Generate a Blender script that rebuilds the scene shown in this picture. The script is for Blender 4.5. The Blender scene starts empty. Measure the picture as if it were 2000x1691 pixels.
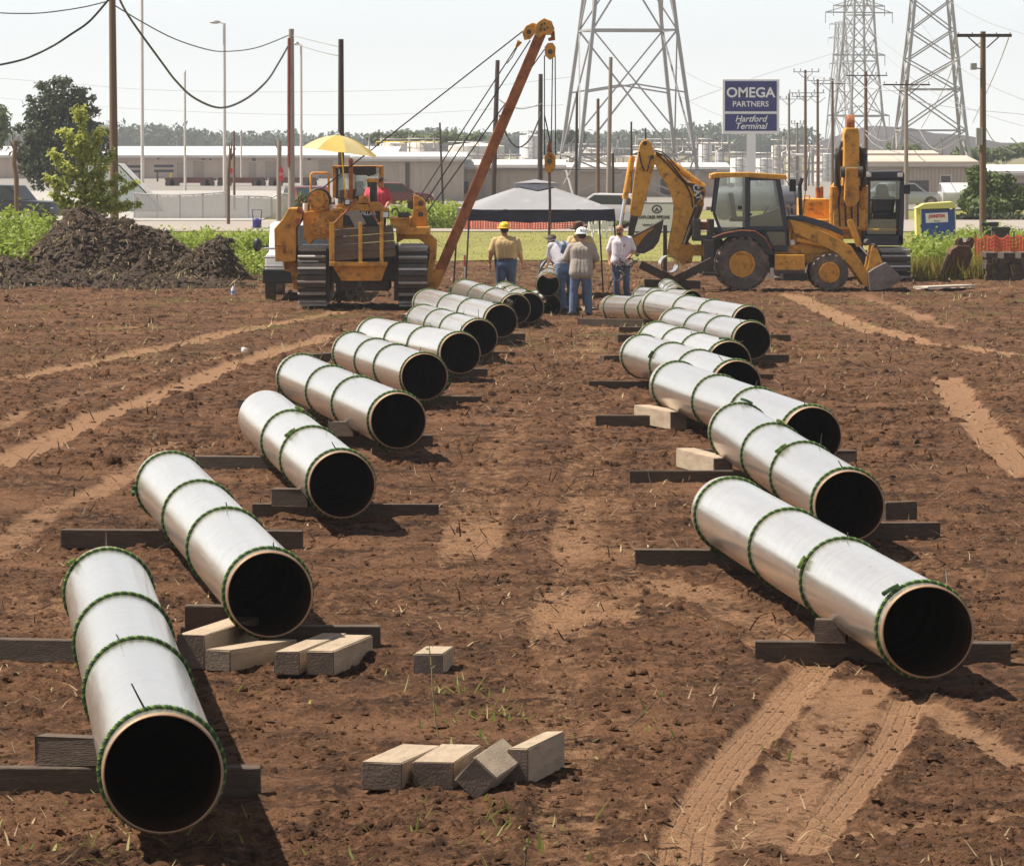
import bpy, bmesh, math, random
import numpy as np
from mathutils import Vector, Matrix, Euler
R = math.radians
HAZE = True
random.seed(11); RNG = np.random.default_rng(7)
SC = bpy.context.scene
COL = SC.collection

# ---------------------------------------------------------------- camera
CAM_H = 3.6
FPX = 11000.0                       # focal length in photograph pixels (photo 2000 x 1691)
CX, CY, HORIZON = 1000.0, 845.5, 280.0
PITCH = math.atan((CY - HORIZON) / FPX)
cam = bpy.data.cameras.new('camera'); cam_o = bpy.data.objects.new('camera', cam); COL.objects.link(cam_o)
cam.sensor_fit = 'HORIZONTAL'; cam.sensor_width = 36.0; cam.lens = 36.0 * FPX / 2000.0
cam.clip_start = 0.5; cam.clip_end = 20000
cam_o.location = (0, 0, CAM_H); cam_o.rotation_euler = (math.pi / 2 - PITCH, 0, 0)
SC.camera = cam_o
SC.render.resolution_x = 1024; SC.render.resolution_y = 865

# ---------------------------------------------------------------- sky, sun, exposure
SUN_EL, SUN_AZ = R(59), R(-84)      # azimuth measured from +Y (away from the camera) towards +X
w = bpy.data.worlds.new('World'); SC.world = w; w.use_nodes = True
nt = w.node_tree; nt.nodes.clear()
sky = nt.nodes.new('ShaderNodeTexSky'); sky.sky_type = 'NISHITA'; sky.sun_disc = False
sky.sun_elevation = SUN_EL; sky.sun_rotation = SUN_AZ
sky.air_density = 0.6; sky.dust_density = 0.0; sky.ozone_density = 1.0; sky.altitude = 0
bg = nt.nodes.new('ShaderNodeBackground'); bg.inputs['Strength'].default_value = 0.086
wo = nt.nodes.new('ShaderNodeOutputWorld')
hsv = nt.nodes.new('ShaderNodeHueSaturation'); hsv.inputs['Saturation'].default_value = 0.28   # summer haze greys the whole sky
nt.links.new(sky.outputs[0], hsv.inputs['Color']); nt.links.new(hsv.outputs[0], bg.inputs[0]); nt.links.new(bg.outputs[0], wo.inputs[0])
sl = bpy.data.lights.new('sun', 'SUN'); sl.energy = 5.0; sl.angle = R(0.6); sl.color = (1.0, 0.92, 0.80)
so = bpy.data.objects.new('sun', sl); COL.objects.link(so)
sd = Vector((math.sin(SUN_AZ) * math.cos(SUN_EL), math.cos(SUN_AZ) * math.cos(SUN_EL), math.sin(SUN_EL)))
so.rotation_euler = sd.to_track_quat('Z', 'Y').to_euler(); so.location = (0, 60, 40)
SC.view_settings.view_transform = 'Standard'; SC.view_settings.look = 'None'
SC.view_settings.gamma = 1.0; SC.view_settings.exposure = 0.78
SC.view_settings.use_curve_mapping = False
SC.render.engine = 'CYCLES'
SC.cycles.max_bounces = 6; SC.cycles.diffuse_bounces = 3; SC.cycles.glossy_bounces = 3
SC.cycles.transparent_max_bounces = 12; SC.cycles.volume_bounces = 0
SC.cycles.use_denoising = True

# ---------------------------------------------------------------- pixel <-> place
CP, SP = math.cos(PITCH), math.sin(PITCH)
def ray(px, py):
    u, v = (px - CX) / FPX, -(py - CY) / FPX
    return Vector((u, CP + v * SP, -SP + v * CP))
def at(px, py, Y):
    d = ray(px, py); return Vector((0, 0, CAM_H)) + d * (Y / d.y)
_HBY = [0, 24, 28, 37, 50, 60, 71, 81, 91, 105, 122, 137, 150, 165, 9000]
_HBZ = [0, 0, 0, -.03, .06, .16, .14, .07, -.03, -.15, -.10, .05, .06, 0, 0]
def hb(y): return float(np.interp(y, _HBY, _HBZ))
def solve(px, py, up=0.0):
    lo, hi = 15.0, 3000.0
    for _ in range(60):
        m = (lo + hi) / 2; p = at(px, py, m)
        if p.z > hb(m) + up: lo = m
        else: hi = m
    return at(px, py, lo)
def gp(px, py): return solve(px, py)
def S(Y): return FPX / Y              # pixels per metre at a distance

# ---------------------------------------------------------------- mesh builder
class MB:
    def __init__(s): s.v = []; s.f = []; s.m = []
    def add(s, v, f, m=0):
        o = len(s.v); s.v += [tuple(p) for p in v]; s.f += [tuple(i + o for i in q) for q in f]; s.m += [m] * len(f); return s
    def box(s, x0, x1, y0, y1, z0, z1, m=0):
        v = [(x0,y0,z0),(x1,y0,z0),(x1,y1,z0),(x0,y1,z0),(x0,y0,z1),(x1,y0,z1),(x1,y1,z1),(x0,y1,z1)]
        return s.add(v, [(0,3,2,1),(4,5,6,7),(0,1,5,4),(1,2,6,5),(2,3,7,6),(3,0,4,7)], m)
    def obox(s, c, size, rot=(0,0,0), m=0):
        M_ = Euler(rot).to_matrix(); h = [q / 2 for q in size]; c = Vector(c)
        v = [c + M_ @ Vector((sx*h[0], sy*h[1], sz*h[2])) for sx, sy, sz in
             ((-1,-1,-1),(1,-1,-1),(1,1,-1),(-1,1,-1),(-1,-1,1),(1,-1,1),(1,1,1),(-1,1,1))]
        return s.add(v, [(0,3,2,1),(4,5,6,7),(0,1,5,4),(1,2,6,5),(2,3,7,6),(3,0,4,7)], m)
    def beam(s, p0, p1, wd, ht, m=0, up=(0,0,1)):
        p0, p1 = Vector(p0), Vector(p1); d = (p1 - p0).normalized(); u = Vector(up)
        if abs(d.dot(u)) > .95: u = Vector((0,1,0))
        a = d.cross(u).normalized(); b = a.cross(d)
        v = []
        for p in (p0, p1):
            for sa, sb in ((-1,-1),(1,-1),(1,1),(-1,1)): v.append(p + a*sa*wd/2 + b*sb*ht/2)
        return s.add(v, [(3,2,1,0),(4,5,6,7),(0,1,5,4),(1,2,6,5),(2,3,7,6),(3,0,4,7)], m)
    def prism(s, poly, y0, y1, m=0):
        n = len(poly); v = [(x, y0, z) for x, z in poly] + [(x, y1, z) for x, z in poly]
        f = [tuple(range(n)), tuple(range(2*n-1, n-1, -1))] + [(i, i+n, (i+1) % n + n, (i+1) % n) for i in range(n)]
        return s.add(v, f, m)
    def tube(s, pts, r, n=8, closed=False, m=0):
        pts = [Vector(p) for p in pts]; k = len(pts)
        rr = r if isinstance(r, (list, tuple)) else [r] * k
        v = []; ref = None
        for i, p in enumerate(pts):
            if closed: d = pts[(i+1) % k] - pts[i-1]
            else: d = pts[min(i+1, k-1)] - pts[max(i-1, 0)]
            d = d.normalized() if d.length > 1e-9 else Vector((0,0,1))
            if ref is None:
                ref = Vector((0,0,1)) if abs(d.z) < .9 else Vector((1,0,0))
            a = d.cross(ref); a = a.normalized() if a.length > 1e-6 else Vector((1,0,0)); b = a.cross(d).normalized(); ref = b
            for j in range(n):
                t = 2*math.pi*j/n; v.append(p + (a*math.cos(t) + b*math.sin(t)) * rr[i])
        f = []
        for i in range(k if closed else k-1):
            for j in range(n):
                q = ((i+1) % k)*n; f.append((i*n+j, i*n+(j+1) % n, q+(j+1) % n, q+j))
        if not closed: f += [tuple(range(n-1, -1, -1)), tuple(range((k-1)*n, k*n))]
        return s.add(v, f, m)
    def lathe(s, prof, origin, axis, n=24, m=0, caps=True):
        a = Vector(axis).normalized(); o = Vector(origin)
        u = a.cross(Vector((0,0,1)) if abs(a.z) < .9 else Vector((1,0,0))).normalized(); w_ = a.cross(u)
        v = []
        for r, t in prof:
            for j in range(n):
                q = 2*math.pi*j/n; v.append(o + a*t + (u*math.cos(q) + w_*math.sin(q))*r)
        k = len(prof); f = [(i*n+j, i*n+(j+1) % n, (i+1)*n+(j+1) % n, (i+1)*n+j) for i in range(k-1) for j in range(n)]
        if caps:
            if prof[0][0] > 1e-4: f.append(tuple(range(n-1, -1, -1)))
            if prof[-1][0] > 1e-4: f.append(tuple(range((k-1)*n, k*n)))
        return s.add(v, f, m)
    def cyl(s, p0, p1, r0, r1=None, n=16, m=0):
        p0, p1 = Vector(p0), Vector(p1); d = p1 - p0
        return s.lathe([(r0, 0), (r0 if r1 is None else r1, d.length)], p0, d, n, m)
    def ell(s, c, r, n=12, k=8, m=0, rot=None):
        c = Vector(c); v = []
        M_ = Euler(rot).to_matrix() if rot else Matrix.Identity(3)
        for i in range(k+1):
            t = math.pi*i/k
            for j in range(n):
                q = 2*math.pi*j/n; v.append(c + M_ @ Vector((r[0]*math.sin(t)*math.cos(q), r[1]*math.sin(t)*math.sin(q), r[2]*math.cos(t))))
        f = [(i*n+j, (i+1)*n+j, (i+1)*n+(j+1) % n, i*n+(j+1) % n) for i in range(k) for j in range(n)]
        return s.add(v, f, m)
    def build(s, name, mats, parent=None, smooth=None, bevel=0.0, loc=None, fix=True):
        me = bpy.data.meshes.new(name); me.from_pydata(s.v, [], s.f)
        if not isinstance(mats, (list, tuple)): mats = [mats]
        for q in mats: me.materials.append(q)
        if len(mats) > 1: me.polygons.foreach_set('material_index', s.m)
        if fix or bevel:
            bm = bmesh.new(); bm.from_mesh(me)
            bmesh.ops.remove_doubles(bm, verts=bm.verts, dist=1e-5)
            bmesh.ops.recalc_face_normals(bm, faces=bm.faces)
            if bevel:
                es = [e for e in bm.edges if len(e.link_faces) == 2 and e.calc_face_angle(0) > .6]
                bmesh.ops.bevel(bm, geom=es, offset=bevel, segments=2, affect='EDGES', profile=.6, clamp_overlap=True)
            bm.to_mesh(me); bm.free()
        if smooth:
            me.shade_smooth(); me.set_sharp_from_angle(angle=R(smooth if smooth > 1 else 40))
        return link(name, me, parent, loc)
def link(name, me, parent=None, loc=None):
    o = bpy.data.objects.new(name, me); COL.objects.link(o)
    if parent: o.parent = parent
    if loc is not None: o.location = loc
    return o
def tag(o, label=None, cat=None, group=None, kind=None):
    if label: o['label'] = label
    if cat: o['category'] = cat
    if group: o['group'] = group
    if kind: o['kind'] = kind
    return o
def thing(name, label, cat, loc=(0,0,0), rotz=0.0, group=None):
    o = bpy.data.objects.new(name, None); COL.objects.link(o); o.location = loc; o.rotation_euler = (0,0,rotz)
    o.empty_display_size = .2
    return tag(o, label, cat, group)
def copy_tree(o, parent=None):
    c = o.copy(); COL.objects.link(c); c.parent = parent
    for ch in [q for q in o.children]: copy_tree(ch, c)
    return c
def text_mesh(txt, size, depth=0.004, bold=0.0, shear=0.0, spacing=1.0):
    cu = bpy.data.curves.new('lettering', 'FONT'); cu.body = txt; cu.size = size; cu.align_x = 'CENTER'; cu.align_y = 'CENTER'
    cu.extrude = depth; cu.offset = bold; cu.shear = shear; cu.space_character = spacing; cu.resolution_u = 3
    o = bpy.data.objects.new('lettering', cu); COL.objects.link(o)
    dg = bpy.context.evaluated_depsgraph_get(); me = bpy.data.meshes.new_from_object(o.evaluated_get(dg))
    bpy.data.objects.remove(o); bpy.data.curves.remove(cu)
    return me
def lettering(txt, size, mat, parent, loc, rot=(math.pi/2, 0, 0), bold=0.0, shear=0.0, spacing=1.0, sx=1.0, depth=.004, name='lettering'):
    me = text_mesh(txt, size, depth, bold, shear, spacing); me.materials.clear(); me.materials.append(mat)
    o = link(name, me, parent, loc); o.rotation_euler = rot; o.scale = (sx, 1, 1); return o

# ---------------------------------------------------------------- materials
def M(name, col, rough=.6, metal=0.0, var=.18, vs=6.0, bump=0.0, bs=40.0, grime=None, ga=.5, gs=5.0, spec=.5, stretch=None, attr=None, trans=0.0, coat=0.0):
    m = bpy.data.materials.new(name); m.use_nodes = True; t = m.node_tree; N = t.nodes; L = t.links
    b = N['Principled BSDF']; b.inputs['Roughness'].default_value = rough; b.inputs['Metallic'].default_value = metal
    b.inputs['Specular IOR Level'].default_value = spec; b.inputs['Coat Weight'].default_value = coat
    tc = N.new('ShaderNodeTexCoord'); oi = N.new('ShaderNodeObjectInfo')
    ad = N.new('ShaderNodeVectorMath'); ad.operation = 'MULTIPLY_ADD'
    cb = N.new('ShaderNodeCombineXYZ'); ml = N.new('ShaderNodeMath'); ml.operation = 'MULTIPLY'; ml.inputs[1].default_value = 53.0
    L.new(oi.outputs['Random'], ml.inputs[0]); L.new(ml.outputs[0], cb.inputs[0]); L.new(ml.outputs[0], cb.inputs[2])
    ad.inputs[1].default_value = stretch or (1,1,1)
    L.new(tc.outputs['Object'], ad.inputs[0]); L.new(cb.outputs[0], ad.inputs[2])
    n1 = N.new('ShaderNodeTexNoise'); n1.inputs['Scale'].default_value = vs; n1.inputs['Detail'].default_value = 6; n1.inputs['Roughness'].default_value = .65
    L.new(ad.outputs[0], n1.inputs['Vector'])
    rp = N.new('ShaderNodeValToRGB'); rp.color_ramp.elements[0].position = .28; rp.color_ramp.elements[1].position = .72
    rp.color_ramp.elements[0].color = tuple(c*(1-var) for c in col) + (1,); rp.color_ramp.elements[1].color = tuple(min(c*(1+var), 1) for c in col) + (1,)
    L.new(n1.outputs['Fac'], rp.inputs[0]); out = rp.outputs[0]
    if attr:
        a_ = N.new('ShaderNodeAttribute'); a_.attribute_name = 'rnd'; mx = N.new('ShaderNodeMix'); mx.data_type = 'RGBA'
        mx.inputs['B'].default_value = tuple(attr) + (1,); L.new(a_.outputs['Fac'], mx.inputs['Factor']); L.new(out, mx.inputs['A']); out = mx.outputs['Result']
    if grime:
        n2 = N.new('ShaderNodeTexNoise'); n2.inputs['Scale'].default_value = gs; n2.inputs['Detail'].default_value = 8; n2.inputs['Roughness'].default_value = .72
        L.new(ad.outputs[0], n2.inputs['Vector'])
        r2 = N.new('ShaderNodeValToRGB'); r2.color_ramp.elements[0].position = .62 - .25*ga; r2.color_ramp.elements[1].position = .80 - .2*ga
        L.new(n2.outputs['Fac'], r2.inputs[0])
        mx = N.new('ShaderNodeMix'); mx.data_type = 'RGBA'; mx.inputs['B'].default_value = tuple(grime) + (1,)
        L.new(r2.outputs[0], mx.inputs['Factor']); L.new(out, mx.inputs['A']); out = mx.outputs['Result']
        mr = N.new('ShaderNodeMapRange'); mr.inputs['To Min'].default_value = rough; mr.inputs['To Max'].default_value = .9
        L.new(r2.outputs[0], mr.inputs['Value']); L.new(mr.outputs[0], b.inputs['Roughness'])
    L.new(out, b.inputs['Base Color'])
    if bump:
        n3 = N.new('ShaderNodeTexNoise'); n3.inputs['Scale'].default_value = bs; n3.inputs['Detail'].default_value = 5
        L.new(ad.outputs[0], n3.inputs['Vector']); bp = N.new('ShaderNodeBump'); bp.inputs['Strength'].default_value = bump; bp.inputs['Distance'].default_value = .02
        L.new(n3.outputs['Fac'], bp.inputs['Height']); L.new(bp.outputs[0], b.inputs['Normal'])
    if trans:
        tr = N.new('ShaderNodeBsdfTranslucent'); mxs = N.new('ShaderNodeMixShader'); mxs.inputs[0].default_value = trans
        L.new(out, tr.inputs['Color']); L.new(b.outputs[0], mxs.inputs[1]); L.new(tr.outputs[0], mxs.inputs[2])
        L.new(mxs.outputs[0], N['Material Output'].inputs['Surface'])
    return m
RUST = (.13, .055, .025); MUD = (.14, .085, .05)
m_cat = M('cat_yellow_paint', (.66, .31, .032), .48, 0, .20, 2.2, .08, 50, (.16, .085, .035), .48, 6)
m_cat2 = M('old_orange_paint', (.62, .275, .03), .55, 0, .25, 2.5, .1, 50, (.12, .06, .028), .62, 5)
m_boom = M('rusty_boom_paint', (.33, .105, .028), .6, 0, .3, 3, .1, 40, (.16, .05, .022), .75, 4)
m_black = M('black_paint', (.018, .018, .02), .45, 0, .2, 5)
m_navy = M('dark_navy_trim', (.03, .033, .05), .4, 0, .2, 5)
m_rubber = M('dusty_rubber', (.095, .08, .072), .85, 0, .3, 5, .1, 50, (.23, .175, .14), .7, 3)
m_steel = M('worn_steel', (.20, .175, .165), .5, .5, .3, 5, .1, 40, (.14, .08, .06), .5, 4)
m_dsteel = M('dark_track_steel', (.075, .062, .055), .5, .4, .3, 6, .1, 40, (.12, .08, .055), .5, 4)
m_chrome = M('chrome_rod', (.75, .75, .76), .2, .9, .05)
m_white = M('white_paint', (.72, .72, .70), .5, 0, .06, 4, 0, 40, (.4, .36, .3), .15, 4)
m_glassf = M('cab_lining', (.10, .10, .10), .7)
m_seat = M('black_seat_vinyl', (.02, .02, .022), .55, 0, .2, 8)
m_hose = M('black_hose', (.012, .012, .013), .5)
m_lamp = M('lamp_lens', (.75, .75, .72), .15, 0, .05)
m_wire = M('wire_rope_steel', (.035, .032, .03), .6, .3, .2)
m_yellow = M('bright_yellow', (.75, .55, .05), .5, 0, .1)
m_red = M('red_paint', (.55, .03, .03), .5, 0, .1)
def glass_mat(name, col, alpha):
    m = bpy.data.materials.new(name); m.use_nodes = True; t = m.node_tree; N = t.nodes; L = t.links
    N.remove(N['Principled BSDF'])
    a = N.new('ShaderNodeBsdfTransparent'); a.inputs[0].default_value = col + (1,)
    g = N.new('ShaderNodeBsdfGlossy'); g.inputs['Roughness'].default_value = .06
    d = N.new('ShaderNodeBsdfDiffuse'); d.inputs[0].default_value = (.5, .47, .42, 1)
    no = N.new('ShaderNodeTexNoise'); no.inputs['Scale'].default_value = 3; no.inputs['Detail'].default_value = 5
    mr = N.new('ShaderNodeMapRange'); mr.inputs['From Min'].default_value = .3; mr.inputs['From Max'].default_value = .7
    mr.inputs['To Min'].default_value = alpha*.5; mr.inputs['To Max'].default_value = alpha*1.5; L.new(no.outputs[0], mr.inputs[0])
    m1 = N.new('ShaderNodeMixShader'); m1.inputs[0].default_value = .10
    m2 = N.new('ShaderNodeMixShader'); L.new(mr.outputs[0], m2.inputs[0])
    L.new(a.outputs[0], m1.inputs[1]); L.new(g.outputs[0], m1.inputs[2])
    L.new(m1.outputs[0], m2.inputs[1]); L.new(d.outputs[0], m2.inputs[2])
    L.new(m2.outputs[0], N['Material Output'].inputs['Surface']); return m
m_glass = glass_mat('dusty_cab_glass', (.88, .91, .90), .045)

# ---------------------------------------------------------------- noise
def vnoise(x, y, seed=0):
    xi = np.floor(x).astype(np.int64); yi = np.floor(y).astype(np.int64); xf = x - xi; yf = y - yi
    def hsh(a, b):
        n = (a*374761393 + b*668265263 + seed*2147483647) & 0x7fffffff
        n = ((n ^ (n >> 13)) * 1274126177) & 0x7fffffff
        return ((n ^ (n >> 16)) & 0xffff) / 65535.0
    u = xf*xf*(3-2*xf); v = yf*yf*(3-2*yf)
    a = hsh(xi, yi); b = hsh(xi+1, yi); c = hsh(xi, yi+1); d = hsh(xi+1, yi+1)
    return (a*(1-u)+b*u)*(1-v) + (c*(1-u)+d*u)*v
def fbm(x, y, sc, octv=4, seed=0, gain=.5):
    s = np.zeros_like(x); a = 1.0; t = 0
    for i in range(octv):
        s += a*vnoise(x*sc, y*sc, seed+i*17); t += a; a *= gain; sc *= 2.03
    return s/t
# ================================================================ ground
def soil_material(name, grass=False):
    m = bpy.data.materials.new(name); m.use_nodes = True; t = m.node_tree; N = t.nodes; L = t.links
    b = N['Principled BSDF']; b.inputs['Roughness'].default_value = .92; b.inputs['Specular IOR Level'].default_value = .15
    tc = N.new('ShaderNodeTexCoord')
    def noise(sc, det=6, rg=.6):
        n = N.new('ShaderNodeTexNoise'); n.inputs['Scale'].default_value = sc; n.inputs['Detail'].default_value = det; n.inputs['Roughness'].default_value = rg
        L.new(tc.outputs['Object'], n.inputs['Vector']); return n
    def mix(f, a, c):
        x = N.new('ShaderNodeMix'); x.data_type = 'RGBA'
        if isinstance(f, float): x.inputs['Factor'].default_value = f
        else: L.new(f, x.inputs['Factor'])
        for k, q in (('A', a), ('B', c)):
            if isinstance(q, tuple): x.inputs[k].default_value = q + (1,)
            else: L.new(q, x.inputs[k])
        return x.outputs['Result']
    def ramp(f, lo, hi):
        r = N.new('ShaderNodeMapRange'); r.inputs['From Min'].default_value = lo; r.inputs['From Max'].default_value = hi; L.new(f, r.inputs[0]); return r.outputs[0]
    n0 = noise(.45, 5, .6); n1 = noise(1.7, 8, .72); n2 = noise(9, 7, .72); n3 = noise(34, 6, .7); n4 = noise(80, 4, .6)
    c = mix(ramp(n1.outputs['Fac'], .40, .60), (.042, .020, .0105), (.155, .074, .037))
    c = mix(ramp(n0.outputs['Fac'], .52, .66), c, (.195, .097, .050))
    c = mix(ramp(n2.outputs['Fac'], .50, .68), c, (.255, .130, .067))
    a = N.new('ShaderNodeAttribute'); a.attribute_name = 'dry'
    d1 = N.new('ShaderNodeMath'); d1.operation = 'MULTIPLY_ADD'; d1.inputs[1].default_value = 1.5; L.new(n2.outputs['Fac'], d1.inputs[0]); L.new(a.outputs['Fac'], d1.inputs[2])
    d2 = N.new('ShaderNodeMath'); d2.operation = 'MULTIPLY_ADD'; d2.inputs[1].default_value = 1.0; L.new(n3.outputs['Fac'], d2.inputs[0]); L.new(d1.outputs[0], d2.inputs[2])
    c = mix(ramp(d2.outputs[0], 1.60, 2.02), c, (.32, .178, .096))
    c = mix(ramp(n3.outputs['Fac'], .56, .66), c, (.034, .018, .011))
    c = mix(ramp(n4.outputs['Fac'], .66, .74), c, (.30, .20, .125))
    g = N.new('ShaderNodeAttribute'); g.attribute_name = 'green'
    c = mix(g.outputs['Fac'], c, (.10, .12, .025))
    L.new(c, b.inputs['Base Color'])
    # tyre tread pressed into the pale tracks
    def attr(k):
        q = N.new('ShaderNodeAttribute'); q.attribute_name = k; return q.outputs['Fac']
    def rib(k, per, wd):
        m1 = N.new('ShaderNodeMath'); m1.operation = 'DIVIDE'; m1.inputs[1].default_value = per; L.new(attr(k), m1.inputs[0])
        m2 = N.new('ShaderNodeMath'); m2.operation = 'FRACT'; L.new(m1.outputs[0], m2.inputs[0]); return ramp(m2.outputs[0], wd, wd*.55)
    mx = N.new('ShaderNodeMath'); mx.operation = 'MAXIMUM'; L.new(rib('tu', .062, .34), mx.inputs[0]); L.new(rib('tv', .21, .22), mx.inputs[1])
    tr = N.new('ShaderNodeMath'); tr.operation = 'MULTIPLY'; bk_ = N.new('ShaderNodeMath'); bk_.operation = 'MULTIPLY'; L.new(attr('tm'), bk_.inputs[0]); L.new(ramp(n2.outputs['Fac'], .36, .54), bk_.inputs[1]); L.new(mx.outputs[0], tr.inputs[0]); L.new(bk_.outputs[0], tr.inputs[1])
    h1 = N.new('ShaderNodeMath'); h1.operation = 'MULTIPLY_ADD'; h1.inputs[1].default_value = .45; L.new(n3.outputs['Fac'], h1.inputs[0]); L.new(n2.outputs['Fac'], h1.inputs[2])
    h2 = N.new('ShaderNodeMath'); h2.operation = 'MULTIPLY_ADD'; h2.inputs[1].default_value = -.22; L.new(tr.outputs[0], h2.inputs[0]); L.new(h1.outputs[0], h2.inputs[2])
    bp = N.new('ShaderNodeBump'); bp.inputs['Strength'].default_value = 1.0; bp.inputs['Distance'].default_value = .085
    L.new(h2.outputs[0], bp.inputs['Height']); L.new(bp.outputs[0], b.inputs['Normal'])
    return m
m_soil = soil_material('churned_brown_soil')

# wheel and crawler tracks, traced on the ground: (points, width m, dryness, flatness, tread)
TRK = [
 ([(1680,1110),(1640,1200),(1600,1290),(1510,1400),(1430,1480),(1375,1560),(1345,1620),(1335,1691)], .31, 1.0, .9, 2),
 ([(1775,1370),(1740,1440),(1680,1520),(1620,1600),(1570,1660)], .26, .95, .85, 2),
 ([(1690,1330),(1620,1430),(1540,1540),(1480,1640)], .42, .7, .7, 0),
 ([(1230,1668),(1450,1652),(1700,1632),(2010,1600)], .16, .95, .7, 0),
 ([(1560,1600),(1700,1612),(2010,1590)], .10, .7, .7, 0),
 ([(2010,1500),(1900,1430),(1820,1380)], .22, .8, .7, 0),
 ([(1120,1691),(1110,1560),(1095,1430),(1085,1320),(1100,1200),(1120,1080),(1135,960),(1140,860),(1140,780)], .40, .42, .7, 1),
 ([(1270,1691),(1230,1500),(1210,1350),(1200,1200),(1200,1050),(1195,930),(1190,820)], .34, .30, .5, 1),
 ([(900,1100),(940,980),(980,880),(1010,790)], .5, .42, .4, 1),
 ([(-20,910),(160,830),(330,765),(450,715),(560,680),(640,655)], .50, .95, .9, 0),
 ([(-20,840),(140,775),(320,722),(470,690)], .30, .55, .6, 0),
 ([(-20,745),(120,722),(260,690),(420,655),(560,628),(680,605)], .55, .85, .9, 0),
 ([(-20,680),(150,655),(330,628),(500,610)], .5, .35, .6, 0),
 ([(-20,1090),(90,1000),(210,960),(330,860)], .35, .6, .5, 0),
 ([(1540,575),(1600,600),(1680,640),(1800,668),(1990,695)], .55, .9, .9, 0),
 ([(1680,575),(1750,600),(1850,640)], .45, .6, .8, 0),
 ([(1845,735),(1880,790),(1940,860),(2010,930)], .50, .95, .9, 0),
 ([(1560,780),(1620,900),(1720,1000),(1860,1140),(2000,1290)], .5, .3, .5, 1),
 ([(1130,690),(1150,660),(1180,640),(1220,625)], .8, .35, .5, 0),
 ([(1300,1130),(1400,1180),(1500,1230),(1560,1300)], .5, .45, .5, 0),
]
def seg_uv(px, py, pts):
    best = np.full(px.shape, 1e9); u = np.zeros(px.shape); v = np.zeros(px.shape); acc = 0.0
    for (x0, y0), (x1, y1) in zip(pts[:-1], pts[1:]):
        dx, dy = x1-x0, y1-y0; ln = math.hypot(dx, dy); t = np.clip(((px-x0)*dx + (py-y0)*dy)/(ln*ln), 0, 1)
        d = np.hypot(px-x0-t*dx, py-y0-t*dy); sg = ((px-x0)*dy - (py-y0)*dx)/ln
        k = d < best; best[k] = d[k]; u[k] = sg[k]; v[k] = acc + t[k]*ln; acc += ln
    return best, u, v
def seg_dist(px, py, pts):
    best = np.full(px.shape, 1e9)
    for (x0, y0), (x1, y1) in zip(pts[:-1], pts[1:]):
        dx, dy = x1-x0, y1-y0; t = np.clip(((px-x0)*dx + (py-y0)*dy)/(dx*dx+dy*dy), 0, 1)
        best = np.minimum(best, np.hypot(px-x0-t*dx, py-y0-t*dy))
    return best
TRK_W = [([(gp(a, b).x, gp(a, b).y) for a, b in p], wd, dr, fl, td) for p, wd, dr, fl, td in TRK]
def terrain(x, y):
    """height, dryness of the worked soil at world x, y (arrays)"""
    z = np.interp(y, _HBY, _HBZ)
    dry = np.zeros_like(x); flat = np.zeros_like(x); tread = np.zeros_like(x); groove = np.zeros_like(x); rim = np.zeros_like(x)
    wob = (fbm(x, y, 1.1, 3, 91) - .5) * .35
    for pts, wd, dr, fl, td in TRK_W:
        sel = slice(None)
        d = seg_dist(x, y, pts) + wob*wd*(.25 if td == 2 else 1)
        k = np.clip((wd*.5 + .02 - d)/.05, 0, 1) if td == 2 else np.clip((wd*.5 + .07 - d)/.10, 0, 1)
        dry = np.maximum(dry, k*dr); flat = np.maximum(flat, k*fl)
        if td == 1: tread = np.maximum(tread, k)
        rim = np.maximum(rim, np.exp(-((d-wd*.5-.06)/.05)**2)*fl)
    big = fbm(x, y, .35, 3, 5) - .5
    mid = fbm(x, y, 1.9, 4, 23) - .5
    clod = fbm(x, y, 7.0, 4, 41, .6)
    lump = np.clip(clod - .5, 0, 1)
    fine = fbm(x, y, 15.0, 3, 57, .6) - .5
    rough = .55 + 1.2*np.clip(fbm(x, y, .5, 3, 77) - .35, 0, 1)
    far = np.clip((y-30)/110, 0, 1)
    z = z + big*.10 + (mid*.10 + (clod-.5)*(.055+.05*far) + lump*.09 + fine*.05*np.clip(1.3-y/90, .3, 1)) * rough * (1-.88*flat)
    z = z - .030*flat + .035*rim*np.clip(clod+.1, 0, 1) - groove*.012
    z = z + tread*.030*np.clip(np.sin(y*2*math.pi/.19 + 2*fbm(x, y, .8, 2, 3)*3), -.4, 1)*np.clip(2-y/60, 0, 1)
    # natural dry patches
    dry = np.clip(dry*(.75+.5*fbm(x, y, 3, 3, 8)) + .9*np.clip(fbm(x, y, .28, 4, 61) - .56, 0, 1)*2, 0, 1)
    return z, dry
NC, NR = 470, 1050
Y0, Y1 = 24.0, 176.0
yy = np.exp(np.linspace(math.log(Y0), math.log(Y1), NR))[:, None] * np.ones((1, NC))
uu = np.linspace(-1, 1, NC)[None, :] * np.ones((NR, 1))
xx = uu*(yy/11*1.4 + 2.2)
zz, dry = terrain(xx.ravel(), yy.ravel())
edge = np.clip((1-np.abs(uu.ravel()))*12, 0, 1) * np.clip((Y1-yy.ravel())/6, 0, 1)
zz = zz*edge - .05*(1-edge)
green = np.clip(fbm(xx.ravel(), yy.ravel(), .5, 4, 301) - .62, 0, 1)*2.2*np.clip((yy.ravel()-85)/30, 0, 1)
TU = np.zeros(xx.size); TV = np.zeros(xx.size); TM = np.zeros(xx.size); bd_ = np.full(xx.size, 1e9)
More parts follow.
